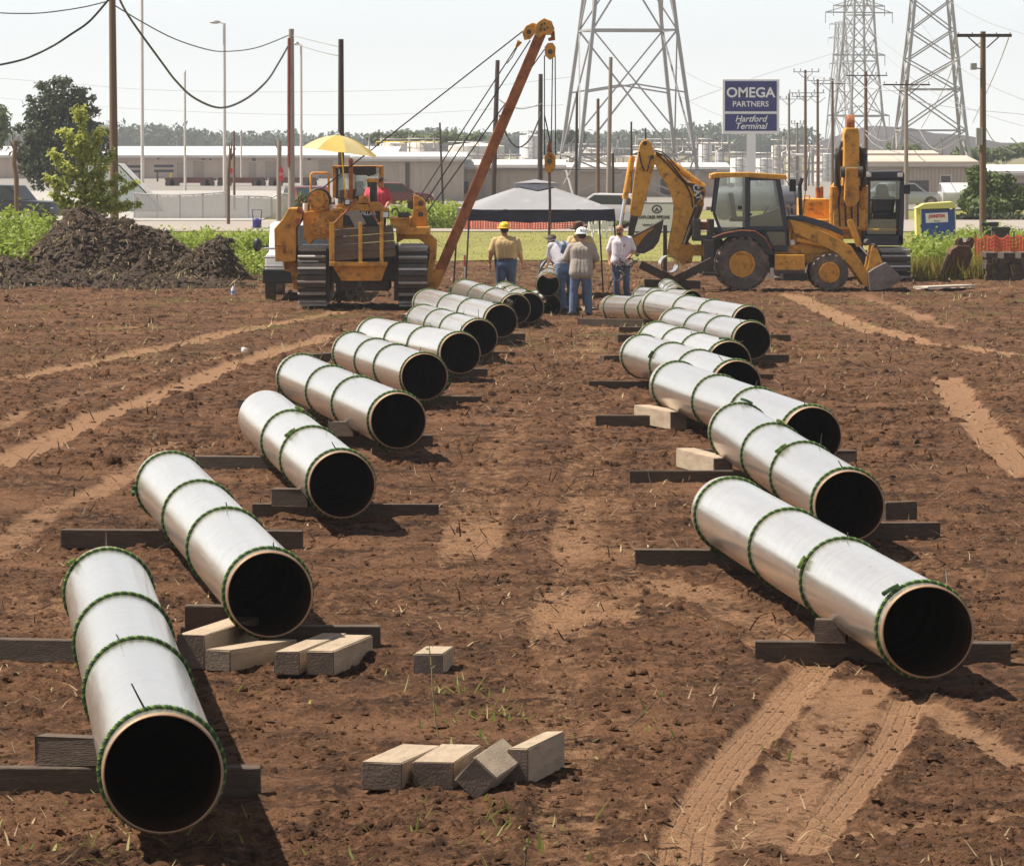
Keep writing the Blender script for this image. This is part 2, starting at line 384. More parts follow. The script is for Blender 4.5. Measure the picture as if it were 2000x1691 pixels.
for pts, wd, dr, fl, td in TRK_W:
    if td == 2:
        d_, u_, v_ = seg_uv(xx.ravel(), yy.ravel(), pts); k_ = (d_ < bd_) & (d_ < wd*.5+.05); TU[k_] = u_[k_]+5; TV[k_] = v_[k_]; TM[k_] = np.clip((wd*.5-d_[k_])/.03, 0, 1); bd_[k_] = d_[k_]
def grid_mesh(name, x, y, z, nr, nc, mat, attrs=None):
    v = np.stack([x.ravel(), y.ravel(), z.ravel()], 1).astype(np.float32)
    i = np.arange((nr-1)*(nc-1)); r, c = i//(nc-1), i % (nc-1); a = r*nc+c
    f = np.stack([a, a+1, a+nc+1, a+nc], 1).astype(np.int32)
    return np_mesh(name, v, f, mat, attrs, True)
def np_mesh(name, v, f, mat, attrs=None, smooth=False):
    me = bpy.data.meshes.new(name); k = f.shape[1]
    me.vertices.add(len(v)); me.vertices.foreach_set('co', v.astype(np.float32).ravel())
    me.loops.add(f.size); me.loops.foreach_set('vertex_index', f.astype(np.int32).ravel())
    me.polygons.add(len(f)); me.polygons.foreach_set('loop_start', np.arange(0, f.size, k, dtype=np.int32))
    me.polygons.foreach_set('loop_total', np.full(len(f), k, dtype=np.int32))
    for key, val in (attrs or {}).items():
        at_ = me.attributes.new(key, 'FLOAT', 'POINT'); at_.data.foreach_set('value', val.astype(np.float32))
    if mat: me.materials.append(mat)
    me.update(calc_edges=True)
    if smooth: me.shade_smooth()
    return me
tag(link('dirt_ground', grid_mesh('dirt_ground', xx, yy, zz, NR, NC, m_soil, {'dry': dry, 'green': green, 'tu': TU, 'tv': TV, 'tm': TM})), kind='structure')

# the plain on which everything lies, out to the horizon
m_plain = M('dry_grass_plain', (.16, .145, .06), .95, 0, .35, .15, .3, 3, (.20, .14, .085), .35, .08)
def sheet(name, pts, mat):
    me = bpy.data.meshes.new(name); me.from_pydata(pts, [], [tuple(range(len(pts)))]); me.materials.append(mat)
    return tag(link(name, me), kind='structure')
sheet('ground', [(-4000,-200,-.30),(4000,-200,-.30),(4000,9000,-.30),(-4000,9000,-.30)], m_plain)
m_lawn = M('lawn_soil', (.185, .175, .035), .95, 0, .3, .6, .4, 20)
m_gravel = M('pale_gravel', (.46, .40, .34), .95, 0, .15, .4, .3, 6)
m_lot = M('pale_gravel_lot', (.205, .185, .165), .95, 0, .12, .3, .3, 4, (.30, .28, .24), .3, .3)
m_asphalt = M('pale_dusty_road', (.29, .25, .215), .9, 0, .12, .2, .1, 20)
def strip(name, y0, y1, x0, x1, z, mat, n=40, amp=.5, seed=1):
    xs = np.linspace(x0, x1, n); a = [(float(x), y0 + amp*math.sin(x*.7+seed) + random.uniform(-amp, amp)*.5, z) for x in xs]
    b = [(float(x), y1 + amp*math.sin(x*.5+seed*2) + random.uniform(-amp, amp)*.5, z) for x in reversed(xs)]
    return sheet(name, a+b, mat)
strip('lawn', 172, 232, -60, 60, .02, m_lawn, 60, 1.2)
strip('road', 228, 262, -90, 90, .05, m_asphalt, 30, .3)
strip('verge', 256, 300, -90, 90, .035, m_lawn, 30, .6)
sheet('parking_lot', [(-90,300,.06),(90,300,.06),(140,640,.06),(-140,640,.06)], m_lot)
sheet('grey_yard', [(-34,258,.075),(-11.5,258,.075),(-14,420,.075),(-60,420,.075)], M('crushed_stone', (.34,.32,.295), .95, 0, .2, .8, .5, 3))

# hill and far trees
m_hill = M('dark_hill_soil', (.040, .032, .036), .95, 0, .25, .02, 0, 1, (.07, .055, .055), .4, .03)
nx, ny = 90, 24
hx = np.linspace(60, 250, nx)[None, :]*np.ones((ny, 1)); hy = np.linspace(1500, 1760, ny)[:, None]*np.ones((1, nx))
prof = np.interp(hx, [60, 82, 92, 104, 113, 120, 128, 139, 160, 190, 250], [0, .5, 5.2, 8.8, 8.2, 6.6, 6.2, 4.0, 3.5, 2.8, 0])
hz = prof*1.0*np.sin(np.clip((hy-1500)/260, 0, 1)*math.pi)**.55 * (1+.18*(fbm(hx.ravel(), hy.ravel(), .06, 4, 9).reshape(hx.shape)-.5)) - .3
tag(link('hill', grid_mesh('hill', hx, hy, hz, ny, nx, m_hill)), kind='structure')

def leaf_cloud(name, centres, radii, n, size, mat, shell=.55, flat=.35, parent=None, kind=None, up=.3, loc=None, aspect=.55, soft=0.0):
    """n leaf-sized faces spread through a set of ellipsoids"""
    centres = np.array(centres, float); radii = np.array(radii, float)
    wgt = radii.prod(axis=1)**.66; idx = RNG.choice(len(centres), n, p=wgt/wgt.sum())
    d = RNG.normal(size=(n, 3)); d /= np.linalg.norm(d, axis=1)[:, None]
    r = (shell + (1-shell)*RNG.random(n))**.6 * (1+.10*RNG.normal(size=n))
    if soft: r = np.where(RNG.random(n) < soft, np.minimum(np.abs(RNG.normal(0, .7, n)), 1.3+.15*RNG.random(n)), r)
    p = centres[idx] + d*r[:, None]*radii[idx]
    nn = d*.6 + RNG.normal(size=(n, 3))*.7 + np.array([0, 0, up]); nn /= np.linalg.norm(nn, axis=1)[:, None]
    a = np.cross(nn, RNG.normal(size=(n, 3))); a /= np.linalg.norm(a, axis=1)[:, None]; b = np.cross(nn, a)
    s = (size*(.6+.8*RNG.random(n)))[:, None]
    v = np.stack([p-a*s, p-b*s*aspect*.9+nn*s*.12, p+a*s, p+b*s*aspect*.9+nn*s*.12], 1).reshape(-1, 3)
    f = np.arange(n*4).reshape(-1, 4)
    me = np_mesh(name, v, f, mat, {'rnd': np.repeat(RNG.random(n), 4)})
    o = link(name, me, parent, loc)
    if kind: o['kind'] = kind
    return o
m_fartree = M('hazy_tree_leaves', (.065, .10, .035), .8, 0, .25, .05, attr=(.035, .06, .025), trans=.2)
cs, rs = [], []
x = -220.0
while x < 98:
    hgt = 6.5 + 4.5*float(vnoise(np.array([x*.035]), np.array([1.0]), 3)[0]) + random.uniform(-1, 1)
    if 20 < x < 60: hgt *= .75
    cs.append((x, 1850 + random.uniform(-30, 30), hgt*.45)); rs.append((random.uniform(5, 9), 6, hgt*.55)); x += random.uniform(3.0, 6.5)
tag(leaf_cloud('far_treeline', cs, rs, 30000, 1.0, m_fartree, .25), 'hazy line of distant trees behind the white-roofed warehouse', None, None, 'stuff')

# ---------------------------------------------------------------- loose soil, straw, stems
def scatter_soil(n, ya, yb, lo, hi, name, label):
    y = np.exp(RNG.uniform(math.log(ya), math.log(yb), n)); x = RNG.uniform(-1, 1, n)*(y/11*1.15+.4)
    z, dr = terrain(x, y); keep = (RNG.random(n) < (1.08-dr)**1.5) & (RNG.random(n) < .25+1.6*(fbm(x, y, .9, 3, 19)-.3)); x, y, z = x[keep], y[keep], z[keep]; n = len(x)
    s = np.minimum(lo*np.exp(np.abs(RNG.normal(0, .62, n))), hi)
    return clods_at(x, y, z, s, m_soil, name, label)
def clods_at(x, y, z, s, mat, name, label):
    n = len(x)
    base = np.array([(1,0,-.2),(.35,.95,-.2),(-.8,.6,-.2),(-.85,-.5,-.2),(.2,-1,-.2),(.62,.1,.5),(.2,.55,.62),(-.5,.3,.55),(-.45,-.35,.6),(.15,-.6,.5)])
    fc = [(0,1,6),(0,6,5),(1,2,7),(1,7,6),(2,3,8),(2,8,7),(3,4,9),(3,9,8),(4,0,5),(4,5,9),(5,6,7),(5,7,8),(5,8,9)]
    v = base[None]*(1+.22*RNG.normal(size=(n, 10, 1)))*np.stack([RNG.uniform(.7, 1.5, n), RNG.uniform(.7, 1.4, n), RNG.uniform(.5, 1.1, n)], 1)[:, None, :]
    t = RNG.uniform(0, 6.28, n); c, q = np.cos(t)[:, None], np.sin(t)[:, None]
    vx = v[:, :, 0]*c - v[:, :, 1]*q; vy = v[:, :, 0]*q + v[:, :, 1]*c
    v = np.stack([vx*s[:, None]+x[:, None], vy*s[:, None]+y[:, None], v[:, :, 2]*s[:, None]+z[:, None]], 2).reshape(-1, 3)
    f = (np.array(fc)[None] + np.arange(n)[:, None, None]*10).reshape(-1, 3)
    tag(link(name, np_mesh(name, v, f, mat, None, False)), label, None, None, 'stuff')
scatter_soil(66000, 26, 62, .010, .048, 'soil_clods', 'small brown crumbs and clods all over the near churned soil')
scatter_soil(38000, 60, 166, .024, .10, 'soil_clods', 'brown clods all over the farther churned soil')
def scatter_blades(name, x, y, z, ln, wd, lean, mat, label, lift=0.0, curl=.3):
    n = len(x); t = RNG.uniform(0, 6.283, n); el = lean
    dx, dy, dz = np.cos(t)*np.cos(el), np.sin(t)*np.cos(el), np.sin(el)
    p0 = np.stack([x, y, z], 1); d = np.stack([dx, dy, dz], 1)
    sd_ = np.cross(d, np.array([0, .35, 1.0])); sd_ /= np.linalg.norm(sd_, axis=1)[:, None]+1e-9
    w_ = wd[:, None]; l_ = ln[:, None]
    bend = RNG.normal(size=(n, 3))*np.array([1, 1, .5])*l_*curl*.5
    p1 = p0 + d*l_*.5 + bend*.3; p2 = p0 + d*l_ + bend - np.array([0, 0, 1])*l_*curl*.2
    v = np.stack([p0-sd_*w_, p0+sd_*w_, p1-sd_*w_*.8, p1+sd_*w_*.8, p2-sd_*w_*.15, p2+sd_*w_*.15], 1).reshape(-1, 3)
    b = np.arange(n)[:, None]*6
    f = np.concatenate([b+np.array([0, 1, 3, 2]), b+np.array([2, 3, 5, 4])], 1).reshape(-1, 4)
    me = np_mesh(name, v, f, mat, {'rnd': np.repeat(RNG.random(n), 6)})
    return tag(link(name, me), label, None, None, 'stuff')
m_straw = M('dry_straw', (.38, .29, .16), .8, 0, .3, 3, attr=(.17, .115, .06), trans=.15)
m_stem = M('dark_dead_stems', (.07, .05, .03), .9, 0, .3, 3)
def zat(x, y): return terrain(x, y)[0]
n = 15000
y = np.exp(RNG.uniform(math.log(27), math.log(165), n)); x = RNG.uniform(-1, 1, n)*(y/11*1.2+.5)
k = (vnoise(x*.9, y*.35, 5) + .35*np.clip((y-60)/60, 0, 1)) > .50; x, y = x[k], y[k]; n = len(x)
scatter_blades('straw_litter', x, y, zat(x, y)+.015, RNG.uniform(.05, .22, n)*(.8+y/200), RNG.uniform(.0022, .005, n)*(.8+y/65), RNG.uniform(-.05, .5, n), m_straw, 'dry straw strewn over the brown soil')
n = 2600
y = np.exp(RNG.uniform(math.log(40), math.log(165), n)); x = RNG.uniform(-1, 1, n)*(y/11*1.2+.5)
scatter_blades('dead_stem_litter', x, y, zat(x, y)+.01, RNG.uniform(.06, .25, n), RNG.uniform(.003, .007, n)*(.7+y/90), RNG.uniform(.0, .9, n), m_stem, 'short dark dead stems sticking out of the soil')
# green seedlings and torn grass near the camera and along the left edge
m_green = M('fresh_grass', (.16, .21, .045), .7, 0, .3, 3, attr=(.30, .27, .08), trans=.3)
pts = []
for (px, py, k, sp) in [(905,1352,26,.12),(1000,1400,40,.20),(960,1420,16,.25),(860,1440,14,.2),(640,1350,12,.35),(100,1560,22,.5),(180,1310,14,.2),(960,1600,20,.3),(850,1660,26,.4),(1530,1470,10,.08),(1200,1440,14,.3),(240,1655,26,.4),(70,1680,20,.3),(400,1655,10,.2),(1010,1650,20,.25)]:
    g = gp(px, py)
    for _ in range(k): pts.append((g.x+random.gauss(0, sp), g.y+random.gauss(0, sp*2.2)))
x = np.array([p[0] for p in pts]); y = np.array([p[1] for p in pts]); n = len(x)
scatter_blades('torn_grass_tufts', x, y, zat(x, y)+.01, RNG.uniform(.04, .15, n), RNG.uniform(.004, .010, n), RNG.uniform(.0, 1.2, n), m_green, 'torn pale green grass bits on the soil near the wood blocks')
n = 9000
x = RNG.uniform(-16, 16, n); y = RNG.uniform(92, 172, n); k = ((fbm(x, y, .35, 3, 301) > .54) & (np.abs(x) < y/10)) | ((x < -3.2) & (x > -y/10) & (RNG.random(n) < .35)); x, y = x[k], y[k]; n = len(x)
scatter_blades('trampled_grass', x, y, zat(x, y)+.01, RNG.uniform(.06, .24, n), RNG.uniform(.006, .012, n), RNG.uniform(.1, 1.1, n), M('trampled_yellow_grass', (.21, .20, .055), .8, 0, .3, 3, attr=(.30, .24, .11), trans=.2), 'trampled yellowish grass mixed into the far soil')
# lawn blades behind the tent
n = 22000
x = RNG.uniform(-26, 26, n); y = RNG.uniform(166, 232, n)
scatter_blades('lawn_grass', x, y, np.full(n, .01), RNG.uniform(.04, .11, n), RNG.uniform(.010, .018, n), RNG.uniform(.25, .9, n), M('sunlit_lawn', (.19, .20, .03), .7, 0, .3, .3, attr=(.29, .25, .06), trans=.4), 'short sunlit lawn grass behind the canopy tent')
# ================================================================ pipes
PR = .305; PL = 12.0
def pipe_coat():
    m = bpy.data.materials.new('silver_pipe_coating'); m.use_nodes = True; t = m.node_tree; N = t.nodes; L = t.links
    b = N['Principled BSDF']; b.inputs['Metallic'].default_value = .8; b.inputs['Specular IOR Level'].default_value = .5
    tc = N.new('ShaderNodeTexCoord'); oi = N.new('ShaderNodeObjectInfo'); mp = N.new('ShaderNodeVectorMath'); mp.operation = 'MULTIPLY_ADD'
    mp.inputs[1].default_value = (9, .35, 9)
    cb = N.new('ShaderNodeCombineXYZ'); ml = N.new('ShaderNodeMath'); ml.operation = 'MULTIPLY'; ml.inputs[1].default_value = 71
    L.new(oi.outputs['Random'], ml.inputs[0]); L.new(ml.outputs[0], cb.inputs[1]); L.new(tc.outputs['Object'], mp.inputs[0]); L.new(cb.outputs[0], mp.inputs[2])
    n1 = N.new('ShaderNodeTexNoise'); n1.inputs['Scale'].default_value = 1.6; n1.inputs['Detail'].default_value = 8; n1.inputs['Roughness'].default_value = .7
    L.new(mp.outputs[0], n1.inputs['Vector'])
    r = N.new('ShaderNodeValToRGB'); e = r.color_ramp.elements
    e[0].position = .25; e[0].color = (.66, .60, .53, 1); e[1].position = .75; e[1].color = (.90, .835, .755, 1); L.new(n1.outputs[0], r.inputs[0])
    # faint bands round the pipe
    mp2 = N.new('ShaderNodeVectorMath'); mp2.operation = 'MULTIPLY_ADD'; mp2.inputs[1].default_value = (.6, 5, .6); L.new(tc.outputs['Object'], mp2.inputs[0]); L.new(cb.outputs[0], mp2.inputs[2])
    n2 = N.new('ShaderNodeTexNoise'); n2.inputs['Scale'].default_value = 1.5; n2.inputs['Detail'].default_value = 6; L.new(mp2.outputs[0], n2.inputs['Vector'])
    mx = N.new('ShaderNodeMix'); mx.data_type = 'RGBA'; mx.blend_type = 'MULTIPLY'; mx.inputs['Factor'].default_value = .3
    r2 = N.new('ShaderNodeValToRGB'); r2.color_ramp.elements[0].position = .3; r2.color_ramp.elements[0].color = (.72, .66, .60, 1); r2.color_ramp.elements[1].position = .55
    L.new(n2.outputs[0], r2.inputs[0]); L.new(r.outputs[0], mx.inputs['A']); L.new(r2.outputs[0], mx.inputs['B'])
    # mud specks
    n3 = N.new('ShaderNodeTexNoise'); n3.inputs['Scale'].default_value = 14; n3.inputs['Detail'].default_value = 3
    ad = N.new('ShaderNodeVectorMath'); L.new(tc.outputs['Object'], ad.inputs[0]); L.new(cb.outputs[0], ad.inputs[1]); L.new(ad.outputs[0], n3.inputs['Vector'])
    r3 = N.new('ShaderNodeValToRGB'); r3.color_ramp.elements[0].position = .70; r3.color_ramp.elements[1].position = .73; L.new(n3.outputs[0], r3.inputs[0])
    m3 = N.new('ShaderNodeMix'); m3.data_type = 'RGBA'; L.new(r3.outputs[0], m3.inputs['Factor']); L.new(mx.outputs['Result'], m3.inputs['A']); m3.inputs['B'].default_value = (.20, .12, .07, 1)
    # each pipe its own tone, mud caked on the underside
    vr = N.new('ShaderNodeMapRange'); vr.inputs['To Min'].default_value = .82; vr.inputs['To Max'].default_value = 1.1; L.new(oi.outputs['Random'], vr.inputs[0])
    tn = N.new('ShaderNodeVectorMath'); tn.operation = 'SCALE'; L.new(m3.outputs['Result'], tn.inputs[0]); L.new(vr.outputs[0], tn.inputs['Scale'])
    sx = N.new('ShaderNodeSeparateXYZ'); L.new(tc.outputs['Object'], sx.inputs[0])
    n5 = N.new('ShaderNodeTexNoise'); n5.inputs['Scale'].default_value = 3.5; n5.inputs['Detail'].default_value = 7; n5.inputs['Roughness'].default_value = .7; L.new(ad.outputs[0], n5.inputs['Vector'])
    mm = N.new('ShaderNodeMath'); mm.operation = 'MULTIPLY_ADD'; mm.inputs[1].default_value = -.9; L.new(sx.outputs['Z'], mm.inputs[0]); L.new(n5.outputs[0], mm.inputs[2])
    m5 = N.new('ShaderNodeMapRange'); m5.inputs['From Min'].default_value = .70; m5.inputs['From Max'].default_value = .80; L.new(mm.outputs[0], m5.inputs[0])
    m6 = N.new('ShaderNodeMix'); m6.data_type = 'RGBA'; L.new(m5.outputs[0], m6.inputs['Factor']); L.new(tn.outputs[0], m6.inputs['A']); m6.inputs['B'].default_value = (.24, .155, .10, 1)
    L.new(m6.outputs['Result'], b.inputs['Base Color'])
    mt = N.new('ShaderNodeMapRange'); mt.inputs['To Min'].default_value = .80; mt.inputs['To Max'].default_value = 0; L.new(m5.outputs[0], mt.inputs[0]); L.new(mt.outputs[0], b.inputs['Metallic'])
    mr = N.new('ShaderNodeMapRange'); mr.inputs['To Min'].default_value = .11; mr.inputs['To Max'].default_value = .27; L.new(n1.outputs[0], mr.inputs[0]); L.new(mr.outputs[0], b.inputs['Roughness'])
    bp = N.new('ShaderNodeBump'); bp.inputs['Strength'].default_value = .05; bp.inputs['Distance'].default_value = .01; L.new(n2.outputs[0], bp.inputs['Height']); L.new(bp.outputs[0], b.inputs['Normal'])
    return m
m_coat = pipe_coat()
m_bare = M('bare_steel_pipe_end', (.31, .20, .125), .55, .3, .2, 8, 0, 40, (.30, .14, .06), .45, 9)
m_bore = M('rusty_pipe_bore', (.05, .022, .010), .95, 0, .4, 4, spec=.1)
m_rope = M('green_rope', (.030, .085, .022), .85, 0, .3, 30, .3, 120)
m_rope2 = M('pale_green_rope_strand', (.15, .22, .05), .85, 0, .3, 30, .3, 120)
m_tie = M('dark_tie_wire', (.03, .028, .022), .6)
def rope_mesh(rad=PR, rr=.0122, seed=0):
    rnd = random.Random(seed); nseg, k = 300, 9; v = []; f = []; mi = []
    tx, tz = rnd.uniform(-.02, .02), rnd.uniform(-.02, .02)
    for i in range(nseg):
        a = 2*math.pi*i/nseg; tw = 36*a
        for j in range(k):
            q = 2*math.pi*j/k + tw; lob = 1 + .20*math.cos(3*(q-tw))
            r0 = rad + rr*.85 + rr*lob*math.cos(q); yv = rr*lob*math.sin(q)
            v.append((r0*math.cos(a), yv + tx*math.cos(a) + tz*math.sin(a), r0*math.sin(a)))
    for i in range(nseg):
        for j in range(k):
            i2 = (i+1) % nseg; off = 0
            f.append((i*k+j, i*k+(j+1) % k, i2*k+(j+1) % k, i2*k+j)); mi.append(1 if (j//3) == 0 else 0)
    me = bpy.data.meshes.new('rope'); me.from_pydata(v, [], f); me.materials.append(m_rope); me.materials.append(m_rope2)
    me.polygons.foreach_set('material_index', mi); me.shade_smooth(); return me
ROPES = [rope_mesh(seed=q) for q in range(3)]
def pipe_meshes():
    n = 72
    s_ = MB(); s_.lathe([(PR, .055), (PR, .3), (PR, 3), (PR, 6), (PR, 9), (PR, PL-.055)], (0,0,0), (0,1,0), n, 0, False)
    e_ = MB(); e_.lathe([(PR, .055), (PR, .012), (PR-.004, .004), (PR-.009, 0), (PR-.014, .002)], (0,0,0), (0,1,0), n, 0, False)
    e2 = MB(); e2.lathe([(PR, PL-.055), (PR, PL-.012), (PR-.009, PL), (PR-.014, PL-.002)], (0,0,0), (0,1,0), n, 0, False)
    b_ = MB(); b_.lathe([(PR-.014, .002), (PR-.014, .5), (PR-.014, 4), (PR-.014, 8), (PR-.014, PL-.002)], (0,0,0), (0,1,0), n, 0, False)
    return s_, e_, e2, b_
_s, _e, _e2, _b = pipe_meshes()
PM = {}
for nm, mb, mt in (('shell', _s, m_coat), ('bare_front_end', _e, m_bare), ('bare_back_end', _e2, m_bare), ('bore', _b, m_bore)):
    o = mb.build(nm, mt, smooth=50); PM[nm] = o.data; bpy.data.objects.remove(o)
def tie_mesh(rnd, long):
    mb = MB(); a = rnd.uniform(1.0, 2.1); r0 = PR+.02
    p = Vector((math.cos(a)*r0, 0, math.sin(a)*r0)); d = Vector((math.cos(a)*.6+rnd.uniform(-.3, .3), rnd.uniform(-1.2, 1.2), math.sin(a)*.5+.1)).normalized()
    mb.tube([p, p+d*long*.5, p+d*long+Vector((0, 0, rnd.uniform(-.01, .02)))], [.006, .005, .004], 5)
    return mb
def tail_mesh(rnd, length):
    mb = MB(); a = rnd.uniform(.9, 2.4); r0 = PR+.028; pts = []
    for i in range(5): pts.append((math.cos(a+i*length/4/PR)*r0, .012*i*rnd.uniform(-.5, 1), math.sin(a+i*length/4/PR)*(r0+.006*i)))
    mb.tube(pts, [.017, .016, .015, .016, .018], 6); return mb
def make_pipe(label, p0, p1, rad=PR, ropes=(.2, 4.3, 7.6, 11.6), group='steel pipes strung out on timbers', seed=0, ties=2):
    rnd = random.Random(seed); p0, p1 = Vector(p0), Vector(p1); d = p1-p0
    t = thing('steel_pipe', label, 'pipe', p0, 0, group)
    t.rotation_mode = 'QUATERNION'; t.rotation_quaternion = d.to_track_quat('Y', 'Z') @ Euler((0, rnd.uniform(0, 6.28), 0)).to_quaternion() if False else d.to_track_quat('Y', 'Z')
    t.scale = (rad/PR, d.length/PL, rad/PR)
    for nm, me in PM.items(): link(nm, me, t)
    ky = d.length/PL
    for i, q in enumerate(ropes):
        o = link('rope', ROPES[(seed+i) % 3], t, (0, q, 0)); o.scale = (1, 1/ky, 1); o.rotation_euler = (0, rnd.uniform(0, 6.28), 0)
        if i < ties: 
            x_ = tie_mesh(rnd, rnd.uniform(.05, .15)).build('tie_wire', m_tie, t, 60, loc=(0, q+rnd.uniform(-.02, .02), 0))
        if rnd.random() < .4:
            tail_mesh(rnd, rnd.uniform(.06, .14)).build('rope_tail', m_rope2 if rnd.random() < .4 else m_rope, o, 60)
    return t
def put_pipe(label, fx, fy, bx, by=None, length=PL, rad=PR, up=None, **kw):
    up = (.15 + rad) if up is None else up
    p0 = solve(fx, fy, up); best = None
    err = 1e9
    for Y in np.arange(p0.y+.5, p0.y+14, .02):
        d = ray(bx, by or 600); X = d.x/d.y*Y
        z = hb(Y)+up; L_ = math.sqrt((X-p0.x)**2+(Y-p0.y)**2)
        if length*.88 <= L_ <= length*1.02:
            e_ = abs(cam_px(Vector((X, Y, z)))[1]-by)
            if e_ < err: err = e_; best = Vector((X, Y, z))
    c = cam_px(best)
    PIPE_LOG.append((label[:40], round(p0.y, 1), round(PR*2*S(p0.y)), 'far c', round(c[0]), round(c[1]), 'want', by))
    return make_pipe(label, p0, best, rad, **kw)
def cam_px(p):
    d = p - Vector((0, 0, CAM_H)); z = d.y*CP - d.z*SP; v = d.y*SP + d.z*CP
    return CX + FPX*d.x/z, CY - FPX*v/z
PIPE_LOG = []
A3 = (.2, 4.4, 7.7)
for i, a in enumerate([
 ('nearest silver pipe, at the left front corner, big dark bore facing the camera', 318, 1511, 210, 1150, {}),
 ('second pipe of the left row, beside the scattered pale wood blocks', 527, 1161, 330, 945, {}),
 ('third pipe of the left row, its far end bare without a rope ring', 668, 947, 520, 822, dict(ropes=(.2, 4.2, 7.4))),
 ('fourth pipe of the left row, between the third and fifth dark openings', 778, 822, 584, 731, {}),
 ('fifth pipe of the left row, rope right at its rim', 829, 736, 687, 688, dict(ropes=(.07, 4.3, 7.6, 11.6))),
 ('sixth pipe of the left row, just right of the fifth opening', 899, 690, 729, 666, {}),
 ('seventh pipe of the left row, opening below the tan-shirted man', 936, 660, 823, 623, {}),
 ('eighth pipe of the left row, rope stubs on its top', 979, 627, 833, 603, {}),
 ('ninth pipe of the left row, directly under the tan-shirted man', 1007, 604, 905, 597, dict(up=.40)),
 ('tenth pipe of the left row, mostly hidden behind the ninth opening', 1033, 601, 985, 590, dict(up=.40, length=9.0)),
]): put_pipe(a[0], a[1], a[2], a[3], a[4], seed=i*3+1, **a[5])
for i, a in enumerate([
 ('nearest pipe of the right row, large black opening at the right edge', 1812, 1234, 1420, 1000, {}),
 ('second pipe of the right row, pale chock under its back end', 1659, 988, 1439, 852, {}),
 ('third pipe of the right row, loose rope end at its back', 1587, 852, 1315, 752, {}),
 ('fourth pipe of the right row, opening half hidden by the third', 1440, 752, 1250, 694, {}),
 ('fifth pipe of the right row, opening half hidden behind the fourth', 1425, 709, 1280, 657, {}),
 ('sixth pipe of the right row, wide open black bore facing right', 1469, 665, 1317, 636, {}),
 ('seventh pipe of the right row, upper opening behind the sixth', 1464, 630, 1280, 614, {}),
]): put_pipe(a[0], a[1], a[2], a[3], a[4], seed=i*5+2, **a[5])
def pipe2(label, a, za, b, zb, rad, **kw): make_pipe(label, at(a[0], a[1], za), at(b[0], b[1], zb), rad, **kw)
pipe2('slanting pipe across the far end of the right row, left end near the grey-shirted man', (1390, 610), 113.5, (1193, 601), 119.5, .262, ropes=(.3, 3.0, 7.2, 8.8, 11.5), seed=40)
pipe2('thin pipe just behind the slanting pipe of the right row', (1352, 588), 121, (1252, 580), 128, .225, ropes=(.3, 4.5, 8.5, 11.6), seed=41)
pipe2('short thin pipe with four close rope rings below the crossed timbers', (1325, 580), 124.5, (1303, 562), 131.5, .215, ropes=(.3, 3.5, 6.5, 10.8), seed=42)
pipe2('pipe lying under the lifted pipe, at the end of the left row', (1074, 598), 122.5, (1046, 588), 128.5, .250, ropes=(.3, 5, 11.0), seed=43)
LIFT = (at(1070, 556, 121.5), at(1075, 524, 132.5))
make_pipe('lifted pipe hanging from the crane hook beside the men', LIFT[0], LIFT[1], .250, ropes=(.2, 3.4, 6.0, 11.4), seed=44)

# ================================================================ timbers
m_old = M('weathered_timber', (.078, .053, .037), .85, 0, .35, 4, .5, 30, (.17, .125, .09), .3, 6, stretch=(1, 6, 6))
m_oldy = M('weathered_timber_side', (.125, .092, .07), .85, 0, .3, 4, .4, 30, (.06, .045, .036), .35, 6, stretch=(1, 6, 6))
m_new = M('fresh_sawn_wood', (.37, .285, .20), .85, 0, .28, 3, .4, 30, (.20, .145, .10), .5, 6, stretch=(6, 1, 6))
m_endg = M('shaded_block_end_grain', (.14, .105, .082), .9, 0, .25, 14, .3, 60)  # end grain; shade on the block fronts is put into this dark tone
def wobble(o, amt, rnd):
    for vv in o.data.vertices: vv.co += Vector((rnd.uniform(-amt, amt), rnd.uniform(-amt, amt), rnd.uniform(-amt, amt)))
NT = [0]
def timber(label, l, r, h=.165, dep=.15, mat=None, up=0.0, name='timber_skid', cat='timber', group='timber skids under the pipes'):
    """l, r: pixels of the bottom front edge's two ends"""
    NT[0] += 1; rnd = random.Random(NT[0]*7)
    a = solve(l[0], l[1], up-(.012 if up else .03)); b = solve(r[0], r[1], up-(.012 if up else .03))
    ym = (a.y+b.y)/2
    d = Vector((b.x-a.x, b.y-a.y, b.z-a.z)); L_ = d.length
    mb = MB(); mb.box(0, L_, 0, dep, 0, h)
    o = mb.build(name, mat or m_old, None, None, .008); wobble(o, .004, rnd)
    o.location = a; o.rotation_euler = (0, -math.asin(d.z/L_), math.atan2(d.y, d.x))
    return tag(o, label, cat, group)
def flat_timber(label, x0, x1, yb, dy=0, **kw): return timber(label, (x0, yb), (x1, yb+dy), **kw)
G2 = dict(group='square chocks resting on the skids', name='timber_chock', cat='wood block')
flat_timber('long skid under the nearest left pipe, crossing the left edge', -60, 508, 1556, 0)
timber('dark chock wedged against the nearest left pipe', (68, 1494), (192, 1498), up=.15, **G2)
flat_timber('skid behind the nearest left pipe, sunlit top, crossing the left edge', -40, 372, 1293, 8)
flat_timber('skid under the front of the second left pipe, ending by pale blocks', 352, 742, 1268, 0, dep=.16)
timber('dark chock beside the second left pipe, above the pale blocks', (360, 1228), (445, 1228), up=.14, **G2)
flat_timber('skid under the back of the second left pipe', 118, 590, 1071, 2)
flat_timber('long skid under the front of the third left pipe', 492, 857, 1019, 0)
timber('dark chock wedged against the third left pipe', (530, 989), (600, 990), up=.15, **G2)
flat_timber('skid under the back of the third left pipe', 380, 620, 921, 2)
flat_timber('skid under the front of the fourth left pipe', 660, 845, 878, 0)
timber('dark chock wedged against the fourth left pipe', (643, 852), (690, 853), up=.14, **G2)
